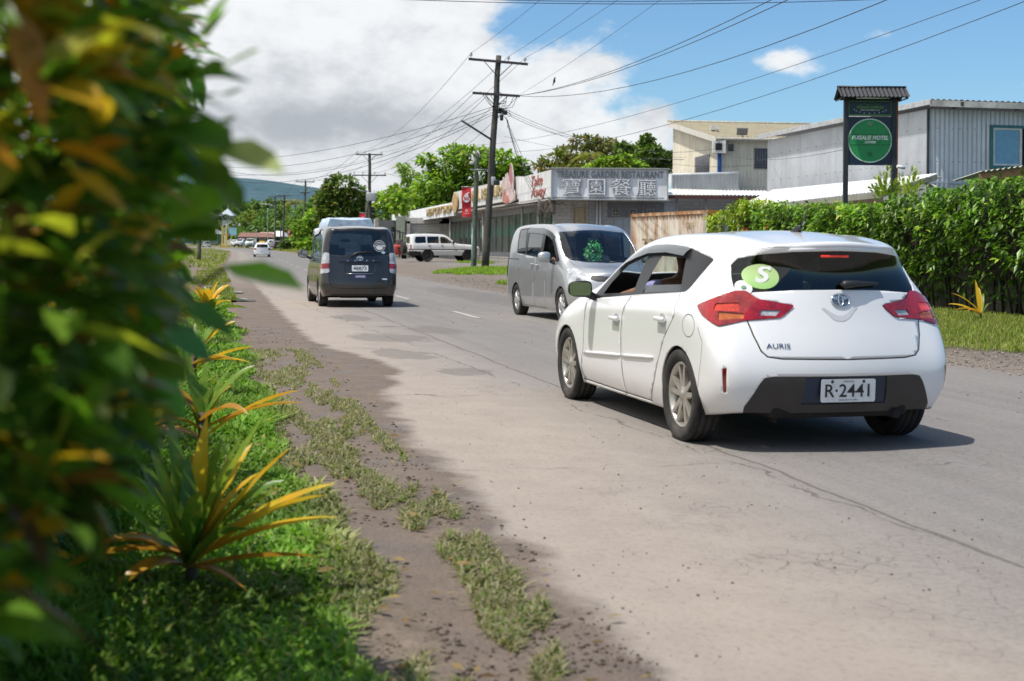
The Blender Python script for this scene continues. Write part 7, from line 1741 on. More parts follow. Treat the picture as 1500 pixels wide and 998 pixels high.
def build_cream_house():
    e0 = at(1053, 201, 80); r0 = at(983, 178, 91); z_e, z_r = e0.z, r0.z; fr = Vector((1, .13, 0)).normalized(); X0 = Vector((e0.x, e0.y, 0)); R0 = Vector((r0.x, r0.y, 0))
    root = thing('cream_house', 'cream two-storey clad house with mossy roof, barred windows and a blue downpipe', 'house', X0); inv = Matrix.Translation(-X0)
    cream = mat_clad('cream_cladding', (.70, .65, .53), (.33, .28, .2), .45, .7, 0, 1.3)
    def B(mb, name, mat, par=None):
        me = mb.mesh(name); me.transform(inv); return obj(name, me, mat, par or root)
    V, F = corr_sheet((R0.x, R0.y), (X0.x, X0.y), 0, 0, .30, .018, top=lambda t: z_r + (z_e - z_r) * t); mb = MB(); mb.add(V, F); B(mb, 'gable_wall', cream)
    q = X0 + fr * 13; V, F = corr_sheet((X0.x, X0.y), (q.x, q.y), 0, z_e, .22, .02); mb = MB(); mb.add(V, F); B(mb, 'front_wall', cream)
    lift = Vector((0, 0, .16)); out_ = Vector((.13, -1, 0)).normalized() * .5; lf = (R0 - X0).normalized()
    a = X0 + out_ - fr * .45 + Vector((0, 0, z_e)) + lift; b_ = a + fr * 14.2; d = R0 - fr * .4 + Vector((0, 0, z_r)) + lift; c = d + fr * 14.6
    V, F = corr_roof(a, b_, c, d, .26, .03); mb = MB(); mb.add(V, F); moss = mat_clad('mossy_roof', (.26, .23, .16), (.10, .10, .055), .8, .9, 0, 0); roof = B(mb, 'roof', moss)
    mb = MB(); P = [a - fr * .02, a - fr * .02 - Vector((0, 0, .34)), d - fr * .02 - Vector((0, 0, .34)), d - fr * .02]; mb.prism(P, fr * .05); B(mb, 'barge_board', pm('white_barge', (.62, .60, .55), .7, var=.15, dirt=(.25, .22, .18), dscale=3))
    mb = MB(); mb.tube([a - Vector((0, 0, .10)), b_ - Vector((0, 0, .10))], .10, 8); B(mb, 'gutter', pm('grey_gutter', (.34, .32, .28), .7, var=.25))
    mb = MB(); mb.tube([d + Vector((0, 0, .03)), c + Vector((0, 0, .03))], .09, 6); B(mb, 'ridge_cap', pm('ridge_sheet', (.40, .38, .30), .8, var=.3, scale=3))
    mb = MB(); mb.tube([X0 + Vector((-.08, -.12, 5.4)), X0 + Vector((-.08, -.12, z_e - .55))], .13, 10); B(mb, 'blue_downpipe', pm('blue_paint', (.02, .10, .36), .45, var=.12))
    mb = MB(); mb.box(X0 + Vector((-.15, -.32, z_e - .42)), (.75, .5, .75)); bx = B(mb, 'white_box', pm('white_box_paint', (.6, .59, .55), .7)); mb = MB(); mb.box(X0 + Vector((-.2, -.585, z_e - .42)), (.40, .03, .42)); B(mb, 'box_opening', M_DARK, bx)
    mb = MB(); mb.rbox(X0 + Vector((.55, -.45, z_e - .45)), (.3, .25, .45), .04); B(mb, 'wall_lamp', M_BLACK)
    def win(o, x, w, h, n):
        mb = MB(); M = frame(o, x, (0, 0, 1)); mb.prism([M @ Vector((sx * w / 2, sy * h / 2, .02)) for sx, sy in ((-1, -1), (1, -1), (1, 1), (-1, 1))], M.to_3x3() @ Vector((0, 0, .03))); wn = B(mb, 'window', pm('window_dark_blue', (.05, .06, .085), .3, var=.3))
        mb = MB()
        for k in range(9): mb.tube([M @ Vector((-w / 2 + w * k / 8, -h / 2, .09)), M @ Vector((-w / 2 + w * k / 8, h / 2, .09))], .022, 4)
        for k in range(11): mb.tube([M @ Vector((-w / 2, -h / 2 + h * k / 10, .09)), M @ Vector((w / 2, -h / 2 + h * k / 10, .09))], .016, 4)
        B(mb, 'window_bars', pm('bar_grey', (.22, .23, .26), .6), wn)
    gd = (X0 - R0).normalized(); p = R0 + gd * ((X0 - R0).length * .66); win(p + Vector((0, 0, 6.75)), gd, 3.0, 1.15, 0)
    p = X0 + fr * 2.75; win(p + Vector((0, 0, 6.95)), fr, 1.3, 1.2, 0)
    mb = MB(); m_ = a.lerp(d, .35) + fr * 1.1; mb.box(m_ + Vector((0, 0, .2)), (.5, .5, .25)); B(mb, 'roof_vent', pm('white_box_paint', (.6, .59, .55), .7), roof)
    mb = MB(); m_ = a + fr * 1.7 + Vector((0, .4, .4)); mb.box(m_, (.65, .12, .45), Matrix.Rotation(.5, 3, 'X')); mb.tube([m_, m_ - Vector((0, 0, .35))], .04, 6); B(mb, 'flood_lamp', pm('lamp_grey', (.2, .2, .19), .6), roof)
def build_warehouse():
    W0 = Vector((13.1, 42.0, 0)); al = Vector((-.22, 1, 0)).normalized(); fr = Vector((1, .20, 0)).normalized()
    root = thing('corrugated_building', 'two-storey building clad in silver corrugated iron with a teal-framed window', 'building', W0); inv = Matrix.Translation(-W0)
    silver = mat_clad('galvanised_cladding', (.54, .57, .62), (.25, .245, .24), .40, .42, .35, 1.05); silver2 = mat_clad('galvanised_cladding_shade', (.52, .555, .61), (.22, .215, .21), .40, .42, .35, 1.05)
    def B(mb, name, mat, par=None):
        me = mb.mesh(name); me.transform(inv); return obj(name, me, mat, par or root)
    zt = at(1360, 150, 42.0).z; q = W0 + al * 12.6
    V, F = corr_sheet((q.x, q.y), (W0.x, W0.y), 0, zt, .16, .016); mb = MB(); mb.add(V, F); B(mb, 'side_wall', silver)
    f1 = W0 + fr * 12; V, F = corr_sheet((W0.x, W0.y), (f1.x, f1.y), 0, zt, .16, .018); mb = MB(); mb.add(V, F); B(mb, 'front_wall', silver2)
    mb = MB(); mb.box(W0 + Vector((-.01, -.03, zt / 2)), (.07, .07, zt)); B(mb, 'corner_trim', pm('black_trim', (.03, .03, .032), .6))
    # roof: slopes up away from the front eave
    o_ = -al * .75; a = W0 + o_ - fr * .35 + Vector((0, 0, zt + .22)); b_ = f1 + o_ + fr * .5 + Vector((0, 0, zt + .22)); d = q + al * .4 - fr * .35 + Vector((0, 0, zt + .22)); c = d + fr * 13
    V, F = corr_roof(a, b_, c, d, .2, .02); mb = MB(); mb.add(V, F); B(mb, 'roof', silver)
    wf = pm('weathered_white_fascia', (.50, .49, .46), .8, var=.25, scale=2, dirt=(.10, .09, .08), dscale=1.2, damt=.85)
    mb = MB(); mb.prism([a - Vector((0, 0, .03)), b_ - Vector((0, 0, .03)), b_ - Vector((0, 0, .22)), a - Vector((0, 0, .22))], -o_ * .05); B(mb, 'front_fascia', wf)
    mb = MB(); mb.prism([a - Vector((0, 0, .0)), d - Vector((0, 0, .0)), d - Vector((0, 0, .16)), a - Vector((0, 0, .16))], fr * .05); B(mb, 'side_fascia', pm('grey_barge', (.42, .44, .46), .6, var=.2, dirt=(.2, .19, .18), dscale=2))
    for k in range(5): mb = MB(); s = W0 + fr * (.8 + 2.2 * k); mb.box(s + o_ * .5 + Vector((0, 0, zt + .10)), (.10, .8, .12)); B(mb, 'rafter_end', pm('dark_rafter', (.05, .045, .04), .9))
    # window
    M = frame(W0 + fr * 3.45 - al * .05 + Vector((0, 0, 4.72)), fr, (0, 0, 1)); w, h = 2.5, 1.2
    def slab(x0, y0, x1, y1, z0, z1, name, mat, par=None):
        mb = MB(); mb.prism([M @ Vector((x, y, z0)) for x, y in ((x0, y0), (x1, y0), (x1, y1), (x0, y1))], M.to_3x3() @ Vector((0, 0, z1 - z0))); return B(mb, name, mat, par)
    teal = pm('teal_frame', (.04, .17, .19), .5, var=.15); wn = slab(-w / 2, -h / 2, w / 2, h / 2, -.05, -.03, 'window', M_DARK)
    for r_ in ((-w / 2 - .09, -h / 2 - .09, w / 2 + .09, -h / 2), (-w / 2 - .09, h / 2, w / 2 + .09, h / 2 + .09), (-w / 2 - .09, -h / 2, -w / 2, h / 2), (w / 2, -h / 2, w / 2 + .09, h / 2)): slab(*r_, -.02, .06, 'window_frame', teal, wn)
    slab(-w / 2 + .02, -h / 2 + .02, -w / 2 + .98, h / 2 - .02, .0, .012, 'pane', pm('blue_pane', (.12, .30, .48), .08, var=.1, spec=.8), wn)
    for r_ in ((-w / 2, -h / 2, -w / 2 + .06, h / 2), (-w / 2 + .94, -h / 2, -w / 2 + 1.02, h / 2), (-w / 2 + .06, -h / 2, -w / 2 + .94, -h / 2 + .06), (-w / 2 + .06, h / 2 - .06, -w / 2 + .94, h / 2)): slab(*r_, .013, .04, 'sash', pm('white_sash', (.62, .63, .63), .5), wn)
    # joint line across the cladding
    mb = MB(); mb.box(W0 + fr * 4 - al * .04 + Vector((0, 0, 3.55)), (8, .03, .06), Matrix.Rotation(math.atan2(fr.y, fr.x), 3, 'Z')); B(mb, 'cladding_lap', silver2)
    # the lean-to with its white roof
    root2 = thing('lean_to_shed', 'low lean-to with bright white sheet roof in front of the silver corrugated building', 'shed', (11, 44, 0)); inv2 = Matrix.Translation(-Vector((11, 44, 0)))
    def B2(mb, name, mat):
        me = mb.mesh(name); me.transform(inv2); return obj(name, me, mat, root2)
    hi0, hi1 = at(1371, 244, 40.0), at(1131, 272, 52.0); lo0, lo1 = at(1290, 271, 39.3), at(1076, 299.5, 51.0)
    V, F = corr_roof(lo1, lo0, hi0, hi1, .25, .012); mb = MB(); mb.add(V, F); B2(mb, 'roof', mat_clad('bright_roof_sheet', (.72, .72, .71), (.5, .48, .46), .3, .5, 0, 0))
    mb = MB(); dz = Vector((0, 0, -.20)); mb.prism([lo1 - Vector((0, 0, .04)), lo0 - Vector((0, 0, .04)), lo0 + dz, lo1 + dz], (.02, .05, 0)); mb.prism([lo0 - Vector((0, 0, .04)), hi0 - Vector((0, 0, .04)), hi0 + dz, lo0 + dz], (.02, .05, 0)); B2(mb, 'fascia_board', pm('grey_green_board', (.27, .27, .22), .8, var=.2))
    mb = MB(); mb.prism([lo1 + dz, lo0 + dz, lo0 + Vector((.25, .1, -.8)), lo1 + Vector((.25, .1, -.8))], (.04, .02, 0)); B2(mb, 'soffit_boards', pm('tan_boards', (.30, .23, .15), .9, var=.3, scale=3))
    mb = MB(); wallbox(mb, lo1 + Vector((.5, .2, 0)), lo0 + Vector((.5, .2, 0)), 0, lo0.z - .5, .1); B2(mb, 'wall', M_BLOCK)
    # timber-edged awning at the frame's right
    root3 = thing('timber_awning', 'small awning with a raw timber edge at the far right above the hedge', 'awning', (14, 36, 0)); inv3 = Matrix.Translation(-Vector((14, 36, 0)))
    def B3(mb, name, mat):
        me = mb.mesh(name); me.transform(inv3); return obj(name, me, mat, root3)
    p0, p1 = at(1433, 244, 37), at(1640, 214, 37.0); k = Vector((0, 0, 1)); yv = Vector((.1, 2.6, -.12))
    mb = MB(); mb.prism([p0, p1, p1 - k * .30, p0 - k * .30], (0, .05, 0)); B3(mb, 'timber_beam', pm('raw_timber', (.33, .19, .09), .8, var=.25, scale=5)); V, F = corr_roof(p0 + k * .06 + Vector((0, -.15, 0)), p1 + k * .06 + Vector((0, -.15, 0)), p1 + k * .06 + yv, p0 + k * .06 + yv, .16, .025); mb = MB(); mb.add(V, F); B3(mb, 'roof', mat_clad('green_grey_sheet', (.40, .43, .36), (.2, .2, .16), .4, .6, 0, 0))
    mb = MB(); mb.box(p0 + Vector((.35, .2, -1.6)), (.1, .1, 2.9)); B3(mb, 'timber_post', pm('raw_timber', (.33, .19, .09), .8))
    mb = MB(); mb.tube([at(1345, 250, 41), at(1352, 258, 40.8), at(1368, 264, 40.5), at(1378, 275, 40.3)], .05, 8); mb.tube([at(1340, 250, 41.2), at(1378, 250, 41.0)], .03, 6); o = B(mb, 'waste_pipe', pm('pipe_white', (.5, .47, .42), .7))
def build_fence():
    root = None; mb = MB(); r = random.Random(3); y = 19.8
    while y < 42.5:
        x = 10.6 - .23 * (y - 27) + 1.25; h = 1.75 + r.uniform(-.08, .08); mb.box((x + r.uniform(-.01, .01), y, h / 2), (.025, .15, h), Matrix.Rotation(.226, 3, 'Z')); y += .168
    o = mb.build('board_fence', pm('weathered_boards', (.17, .145, .115), .9, var=.45, scale=3, dirt=(.07, .075, .05), dscale=2, damt=.7), None); tag(o, 'weathered upright board fence seen through the foot of the right-hand hedge', 'fence')
def build_motel_sign():
    Y = 36.5; pl, pr_ = at(1237, 290, Y), at(1307, 290, Y); xl, xr = pl.x, pr_.x; zt = at(1270, 138, Y).z; zb = at(1270, 234, Y).z
    root = thing('motel_sign', 'tall roadside sign with green disc reading FUGALEI MOTEL under a small corrugated roof', 'sign', (xl, Y, 0)); o = Vector((xl, Y, 0)); inv = Matrix.Translation(-o)
    navy = pm('navy_board', (.010, .020, .045), .4, var=.15); post = pm('black_post', (.018, .022, .03), .5, var=.2); grn = pm('sign_green', (.018, .25, .075), .45, var=.06); pale = pm('pale_green_rim', (.50, .66, .55), .5, var=.06); white = pm('sign_white', (.72, .74, .72), .5, var=.04); lime = pm('sign_lime', (.12, .32, .06), .5, var=.08); dk = pm('sign_dark_green', (.008, .10, .035), .5)
    def B(mb, name, mat, par=None):
        me = mb.mesh(name); me.transform(inv); return obj(name, me, mat, par or root)
    for x in (xl, xr): mb = MB(); mb.box((x, Y, (zt + .1) / 2), (.12, .12, zt + .1)); B(mb, 'post', post)
    mb = MB(); mb.box((xr + .09, Y + .02, zt / 2 + .5), (.05, .10, zt - 1.0)); B(mb, 'rust_edge', pm('rust_edge', (.28, .10, .05), .8, var=.3))
    xc = (xl + xr) / 2; wb = xr - xl - .125; zs = at(1270, 163, Y).z
    mb = MB(); mb.box((xc, Y, (zb + zs) / 2), (wb, .05, zs - zb)); main = B(mb, 'main_board', navy); mb = MB(); mb.box((xc, Y, (zs + .02 + zt) / 2), (wb, .05, zt - zs - .02)); top = B(mb, 'top_board', navy)
    f = Y - .027
    def disc(cx, cz, r0, r1, dy, name, mat, par, n=56):
        mb = MB(); vs = []
        for i in range(n): t = 2 * PI * i / n; vs += [(cx + r0 * math.cos(t), f - dy, cz + r0 * math.sin(t)), (cx + r1 * math.cos(t), f - dy, cz + r1 * math.sin(t))]
        mb.add(vs, [(2 * i, 2 * i + 1, (2 * i + 3) % (2 * n), (2 * i + 2) % (2 * n)) for i in range(n)]); return B(mb, name, mat, par)
    cz = at(1271, 198, Y).z; R_ = .605
    disc(xc, cz, .0001, R_, .004, 'green_disc', grn, main); disc(xc, cz, R_ - .03, R_, .008, 'disc_rim', pale, main)
    def T(s, x, z, size, mat, par, fit, **k): return text(s, inv @ frame((x, f - .010, z), (1, 0, 0), (0, 0, 1)), size, mat, par, 'lettering', fit=fit, **k)
    T('FUGALEI MOTEL', xc, cz + .075, .15, white, main, 1.0, bold=.03, shear=.2); T('22988', xc, cz - .045, .085, white, main, .31, bold=.03, shear=.2)
    mb = MB()
    for s in (-1, 1):
        mb.box((xc + s * .25, f - .009, cz - .045), (.11, .004, .014))
    for zz in (cz + .165, cz - .115):
        for k in range(13): mb.box((xc - .5 + k / 12, f - .009, zz), (.055, .004, .02))
    for k in range(3): mb.tube([(xc + (k - 1) * .045, f - .010, cz + .44), (xc + (k - 1) * .07, f - .010, cz + .54)], .008, 4)
    B(mb, 'disc_marks', dk, main)
    mb = MB()
    for k in range(3): mb.tube([(xc + (k - 1) * .022, f - .012, cz + .40), (xc + (k - 1) * .055, f - .012, cz + .47), (xc + (k - 1) * .058, f - .012, cz + .53)], .007, 4)
    B(mb, 'trident', pale, main)
    mb = MB()
    for k in range(10): t = 2 * PI * k / 10; mb.add([(xc, f - .011, cz - .37), (xc + .05 * math.cos(t - .16), f - .011, cz - .37 + .05 * math.sin(t - .16)), (xc + .105 * math.cos(t), f - .011, cz - .37 + .08 * math.sin(t)), (xc + .05 * math.cos(t + .16), f - .011, cz - .37 + .05 * math.sin(t + .16))], [(0, 1, 2, 3)])
    B(mb, 'flower_mark', dk, main)
    r = random.Random(5); mb = MB()
    for k in range(7): t = math.radians(25 + 130 * k / 6); mb.box((xc + .5 * math.cos(t), f - .011, cz + .5 * math.sin(t)), (.022, .003, .022), Matrix.Rotation(t, 3, 'Y'))
    B(mb, 'disc_ticks', dk, main)
    zc = (zs + zt) / 2
    for (x0, z0, x1, z1) in ((xc - wb / 2 + .01, zs + .035, xc + wb / 2 - .01, zs + .055), (xc - wb / 2 + .01, zt - .05, xc + wb / 2 - .01, zt - .035), (xc - wb / 2 + .01, zs + .055, xc - wb / 2 + .022, zt - .05), (xc + wb / 2 - .022, zs + .055, xc + wb / 2 - .01, zt - .05)):
        mb = MB(); mb.box(((x0 + x1) / 2, f - .006, (z0 + z1) / 2), (x1 - x0, .008, z1 - z0)); B(mb, 'lime_border', lime, top)
    T('FUGALEI COMPLEX', xc, zc + .02, .095, lime, top, .74, bold=.03); T('fugaleicomplex@gmail.com', xc, zc - .05, .045, white, top, .52, bold=.01)
    mb = MB(); pts = [(-.30, .07), (-.16, .13), (-.05, .09), (.06, .15), (.18, .10), (.28, .07)]; mb.tube([(xc + x, f - .010, zc + z) for x, z in pts], .007, 4); B(mb, 'mountain_line', lime, top)
    mb = MB()
    for k in range(9): t = PI + .25 + (PI - .6) * k / 8; cx, c_z = xc + .45 * math.cos(t), zc - .01 + .13 * math.sin(t); mb.add([(cx - .02, f - .010, c_z), (cx, f - .010, c_z - .02), (cx + .02, f - .010, c_z), (cx, f - .010, c_z + .018)], [(0, 1, 2, 3)])
    B(mb, 'leaf_marks', pm('sign_pale', (.42, .48, .48), .5), top)
    # roof
    rl, rr = at(1223, 136, Y).x, at(1323, 136, Y).x; ze, zr = at(1270, 137, Y).z + .02, at(1270, 122, Y).z + .04; ov = .42; dark = pm('dark_roof_sheet', (.045, .046, .052), .45, var=.2, metal=.4)
    for s in (-1, 1):
        V, F = corr_roof((rl, Y + s * ov, ze), (rr, Y + s * ov, ze), (rr - .0, Y, zr), (rl, Y, zr), .115, .018); mb = MB(); mb.add(V, F); B(mb, 'roof_sheet', dark)
    mb = MB(); mb.tube([(rl - .01, Y, zr + .01), (rr + .01, Y, zr + .01)], .035, 6); B(mb, 'ridge_cap', dark)
    mb = MB()
    for x in (rl + .06, rr - .06):
        for s in (-1, 1): mb.tube([(x, Y + s * ov, ze - .03), (x, Y, zr - .03)], .022, 5)
        mb.tube([(x, Y - ov, ze - .03), (x, Y + ov, ze - .03)], .022, 5)
    for s in (-1, 1): mb.tube([(rl + .05, Y + s * (ov - .05), ze), (rr - .05, Y + s * (ov - .05), ze)], .022, 5)
    B(mb, 'roof_frame', post)
    mb = MB(); mb.tube([(xc - .45, Y - .30, ze - .02), (xc + .45, Y - .30, ze - .02)], .025, 8); B(mb, 'strip_lamp', white)
    cm = thing('security_camera', 'small white security camera fixed to the right post of the motel sign', 'camera', (xr + .12, Y - .1, zb - .06)); mb = MB(); mb.tube([(0, .1, .0), (.02, -.02, .02)], .02, 6); mb.tube([(-.06, -.04, .03), (.16, -.02, -.01)], .045, 8); mb.build('camera_body', white, cm)
def build_far_buildings():
    # church
    p = at(334, 345, 395); root = thing('church', 'far white church with a pointed grey spire and long blue-grey roof', 'church', (p.x, p.y, 1.5)); o = Vector((p.x, p.y, 1.5)); inv = Matrix.Translation(-o)
    def B(mb, name, mat, par=None):
        me = mb.mesh(name); me.transform(inv); return obj(name, me, mat, par or root)
    roofm = pm('blue_grey_roof', (.30, .36, .42), .5, var=.12, scale=.4); wm = pm('church_white', (.55, .56, .57), .7, var=.1)
    c = at(333, 335, 395); tip = at(332, 312, 395); w = 2.2; ze = at(333, 323, 395).z
    mb = MB(); mb.box((c.x, 395, ze / 2 + .5), (w * 1.5, w * 1.5, ze - 1)); B(mb, 'tower', wm); mb = MB(); mb.add([(c.x - w, 395 - w, ze), (c.x + w, 395 - w, ze), (c.x + w, 395 + w, ze), (c.x - w, 395 + w, ze), (c.x, 395, tip.z)], [(0, 1, 4), (1, 2, 4), (2, 3, 4), (3, 0, 4)]); sp = B(mb, 'spire', roofm); mb = MB(); mb.box((c.x, 395, tip.z + .5), (.12, .12, 1.3)); mb.box((c.x, 395, tip.z + .7), (.7, .12, .12)); B(mb, 'cross', wm, sp)
    a, b_, d = at(340, 330, 388), at(382, 344, 380), at(364, 347, 375)
    mb = MB(); mb.add([a, b_, b_ + Vector((0, -3, -1.0)), d + Vector((-1, -1, -1)), a + Vector((-1, -4, -1.2))], [(0, 1, 2, 3, 4)]); mb.add([a, b_, b_ + Vector((2, 10, -2)), a + Vector((2, 10, -2))], [(0, 1, 2, 3)]); B(mb, 'roof', roofm); mb = MB(); mb.box(at(372, 354, 381), (8, 6, 3)); B(mb, 'hall_wall', wm)
    def house(label, u0, u1, ve, vr, vb, Y, roof, wall, name='far_house'):
        p0, p1 = at(u0, ve, Y), at(u1, ve, Y); r0, r1 = at(u0 + (u1 - u0) * .1, vr, Y + 5), at(u1 - (u1 - u0) * .1, vr, Y + 5); z0 = at(u0, vb, Y).z; rt = thing(name, label, 'house', ((p0.x + p1.x) / 2, Y, z0)); iv = Matrix.Translation(-rt.location)
        def C(mb, nm, mat, par=None):
            me = mb.mesh(nm); me.transform(iv); return obj(nm, me, mat, par or rt)
        mb = MB(); mb.box(((p0.x + p1.x) / 2, Y + 4, (z0 + p0.z) / 2), ((p1.x - p0.x) * .94, 7, p0.z - z0)); C(mb, 'wall', wall)
        q = [p0 + Vector((0, 10, 0)), p1 + Vector((0, 10, 0))]; mb = MB(); mb.add([p0, p1, r1, r0, q[1], q[0]], [(0, 1, 2, 3), (3, 2, 4, 5), (0, 3, 5), (1, 4, 2)]); C(mb, 'roof', roof)
        mb = MB(); n = max(2, int((p1.x - p0.x) / 3))
        for k in range(n):
            x = p0.x + (p1.x - p0.x) * (k + .5) / n; w_ = MB(); w_.box((x, Y + .46, (z0 + p0.z) / 2 + .2), (1.2, .06, (p0.z - z0) * .4)); C(w_, 'window', M_DARK)
        return rt
    house('long low far house with rusty red-brown roof beyond the taxi', 347, 402, 353.5, 347, 366, 320, pm('red_brown_roof', (.20, .10, .075), .8, var=.2, scale=.5), pm('dim_wall', (.20, .18, .16), .9, var=.2))
    house('far house with pale salmon roof right of the red-brown one', 378, 408, 351, 346, 363, 345, pm('salmon_roof', (.48, .30, .24), .8, var=.2, scale=.5), pm('dim_wall', (.20, .18, .16), .9))
    house('far white-roofed stall behind the paired utility poles', 402, 416, 352, 344, 362, 300, pm('stall_white', (.66, .66, .66), .6, var=.06), pm('dim_wall', (.20, .18, .16), .9))
    h = house('small white far house with a dark blue board on its front', 294, 319, 350, 343, 364, 330, pm('kiosk_roof', (.60, .62, .64), .6, var=.06), pm('pale_blue_wall', (.35, .44, .50), .8, var=.15))
    # billboard on yellow posts
    a, b_ = at(326, 352, 262), at(346, 340, 262); rt = thing('billboard', 'blue-green far billboard at the road junction with yellow posts', 'billboard', (a.x, 262, 1.2)); iv = Matrix.Translation(-rt.location)
    def C(mb, nm, mat, par=None):
        me = mb.mesh(nm); me.transform(iv); return obj(nm, me, mat, par or rt)
    mb = MB(); mb.box(((a.x + b_.x) / 2, 262, (a.z + b_.z) / 2), (b_.x - a.x, .2, b_.z - a.z)); bd = C(mb, 'board', pm('blue_green_board', (.22, .43, .48), .6, var=.2, scale=.8)); mb = MB(); mb.box(at(331, 343.5, 261.8), (.5, .06, .7)); C(mb, 'board_mark', pm('board_navy', (.02, .04, .08), .6), bd)
    for u in (325, 331):
        q = at(u, 339, 261.5); mb = MB(); mb.box((q.x, 261.5, (q.z + 1.0) / 2), (.32, .2, q.z - .8)); C(mb, 'yellow_post', pm('yellow_paint', (.62, .42, .04), .6, var=.12))
    q = at(334, 351, 261.3); mb = MB(); mb.box((q.x, 261.2, q.z), (.4, .05, .35)); C(mb, 'red_disc', pm('red_sign', (.5, .05, .03), .6))
# ------------------------------------------------------------------ poles, wires, banners
M_POLE = pm('weathered_pole', (.068, .064, .055), .9, var=.35, scale=4, dirt=(.05, .048, .04), dscale=3, damt=.7, bump=.3, bscale=12)
M_POLEG = pm('green_stained_pole', (.105, .125, .085), .9, var=.3, scale=4, dirt=(.055, .06, .045), dscale=3, damt=.6)
M_ARM = pm('cross_arm_wood', (.045, .04, .045), .85, var=.3); M_INSUL = pm('porcelain', (.50, .48, .46), .3, var=.1); M_WIRE = pm('cable_black', (.02, .02, .024), .6, var=.1); M_GALV = pm('galvanised', (.40, .42, .43), .45, metal=.5, var=.15)
def pole(label, u0, v0, u1, v1, Y, r=.15, arms=(), name='utility_pole', mat=None, zbase=None, box=None):
    """pole from foot (u0, v0) to head (u1, v1) at distance Y; arms: (drop from head, width, tilt, pins)"""
    foot, head = at(u0, v0, Y), at(u1, v1, Y); z0 = gzf(foot.x, Y) if zbase is None else zbase; foot.z = z0 - .05
    root = thing(name, label, 'pole', (foot.x, Y, z0)); o = Vector((foot.x, Y, z0)); ax = (head - foot)
    mb = MB(); rr = random.Random(int(u0)); n = 10; mb.tube([foot - o + ax * (k / n) + Vector((rr.uniform(-.02, .02), 0, 0)) * (0 < k < n) for k in range(n + 1)], [r * (1 - .3 * k / n) for k in range(n + 1)], 12); mb.build('shaft', mat or M_POLE, root)
    ends = []
    for (drop, w, tilt, pins, yaw) in arms:
        c = foot - o + ax * (1 - drop / ax.length) + Vector((0, -.16, 0)); d = Vector((math.cos(yaw) * math.cos(tilt), math.sin(yaw), math.sin(tilt))).normalized()
        R = Matrix((d, Vector((-d.y, d.x, 0)).normalized(), d.cross(Vector((-d.y, d.x, 0)).normalized()))).transposed()
        mb = MB(); mb.box(c, (w, .09, .12), R)
        a = mb.build('cross_arm', M_ARM, root)
        for s in (-1, 1): mb = MB(); mb.tube([c + d * s * w * .24 + Vector((0, -.05, -.05)), c + Vector((0, .05, -.62 * w / 2.4))], .022, 5); mb.build('brace', M_ARM, root)
        for f in pins:
            q = c + d * w * f; mb = MB(); mb.lathe([(.018, .05), (.018, .17), (.07, .17), (.085, .22), (.05, .25), (.07, .27), (.05, .33), (.001, .34)], 10, Matrix.Translation(q)); mb.build('insulator', M_INSUL, a); ends.append(q + Vector((0, 0, .30)) + o)
        for f in (-.46, .46): ends.append(c + d * w * f + o + Vector((0, -.06, 0)))
    return root, ends, foot, head
def wire(label, a, b, sag, r=.016, group='overhead wires', n=22):
    a, b = Vector(a), Vector(b); mb = MB(); pts = []
    for k in range(n + 1): t = k / n; p = a.lerp(b, t); p.z -= sag * 4 * t * (1 - t); pts.append(p)
    mb.tube(pts, r * .58, 5, cap=False); o = mb.build('overhead_wire', M_WIRE, None, fix=False); tag(o, label, 'wire', group); return o
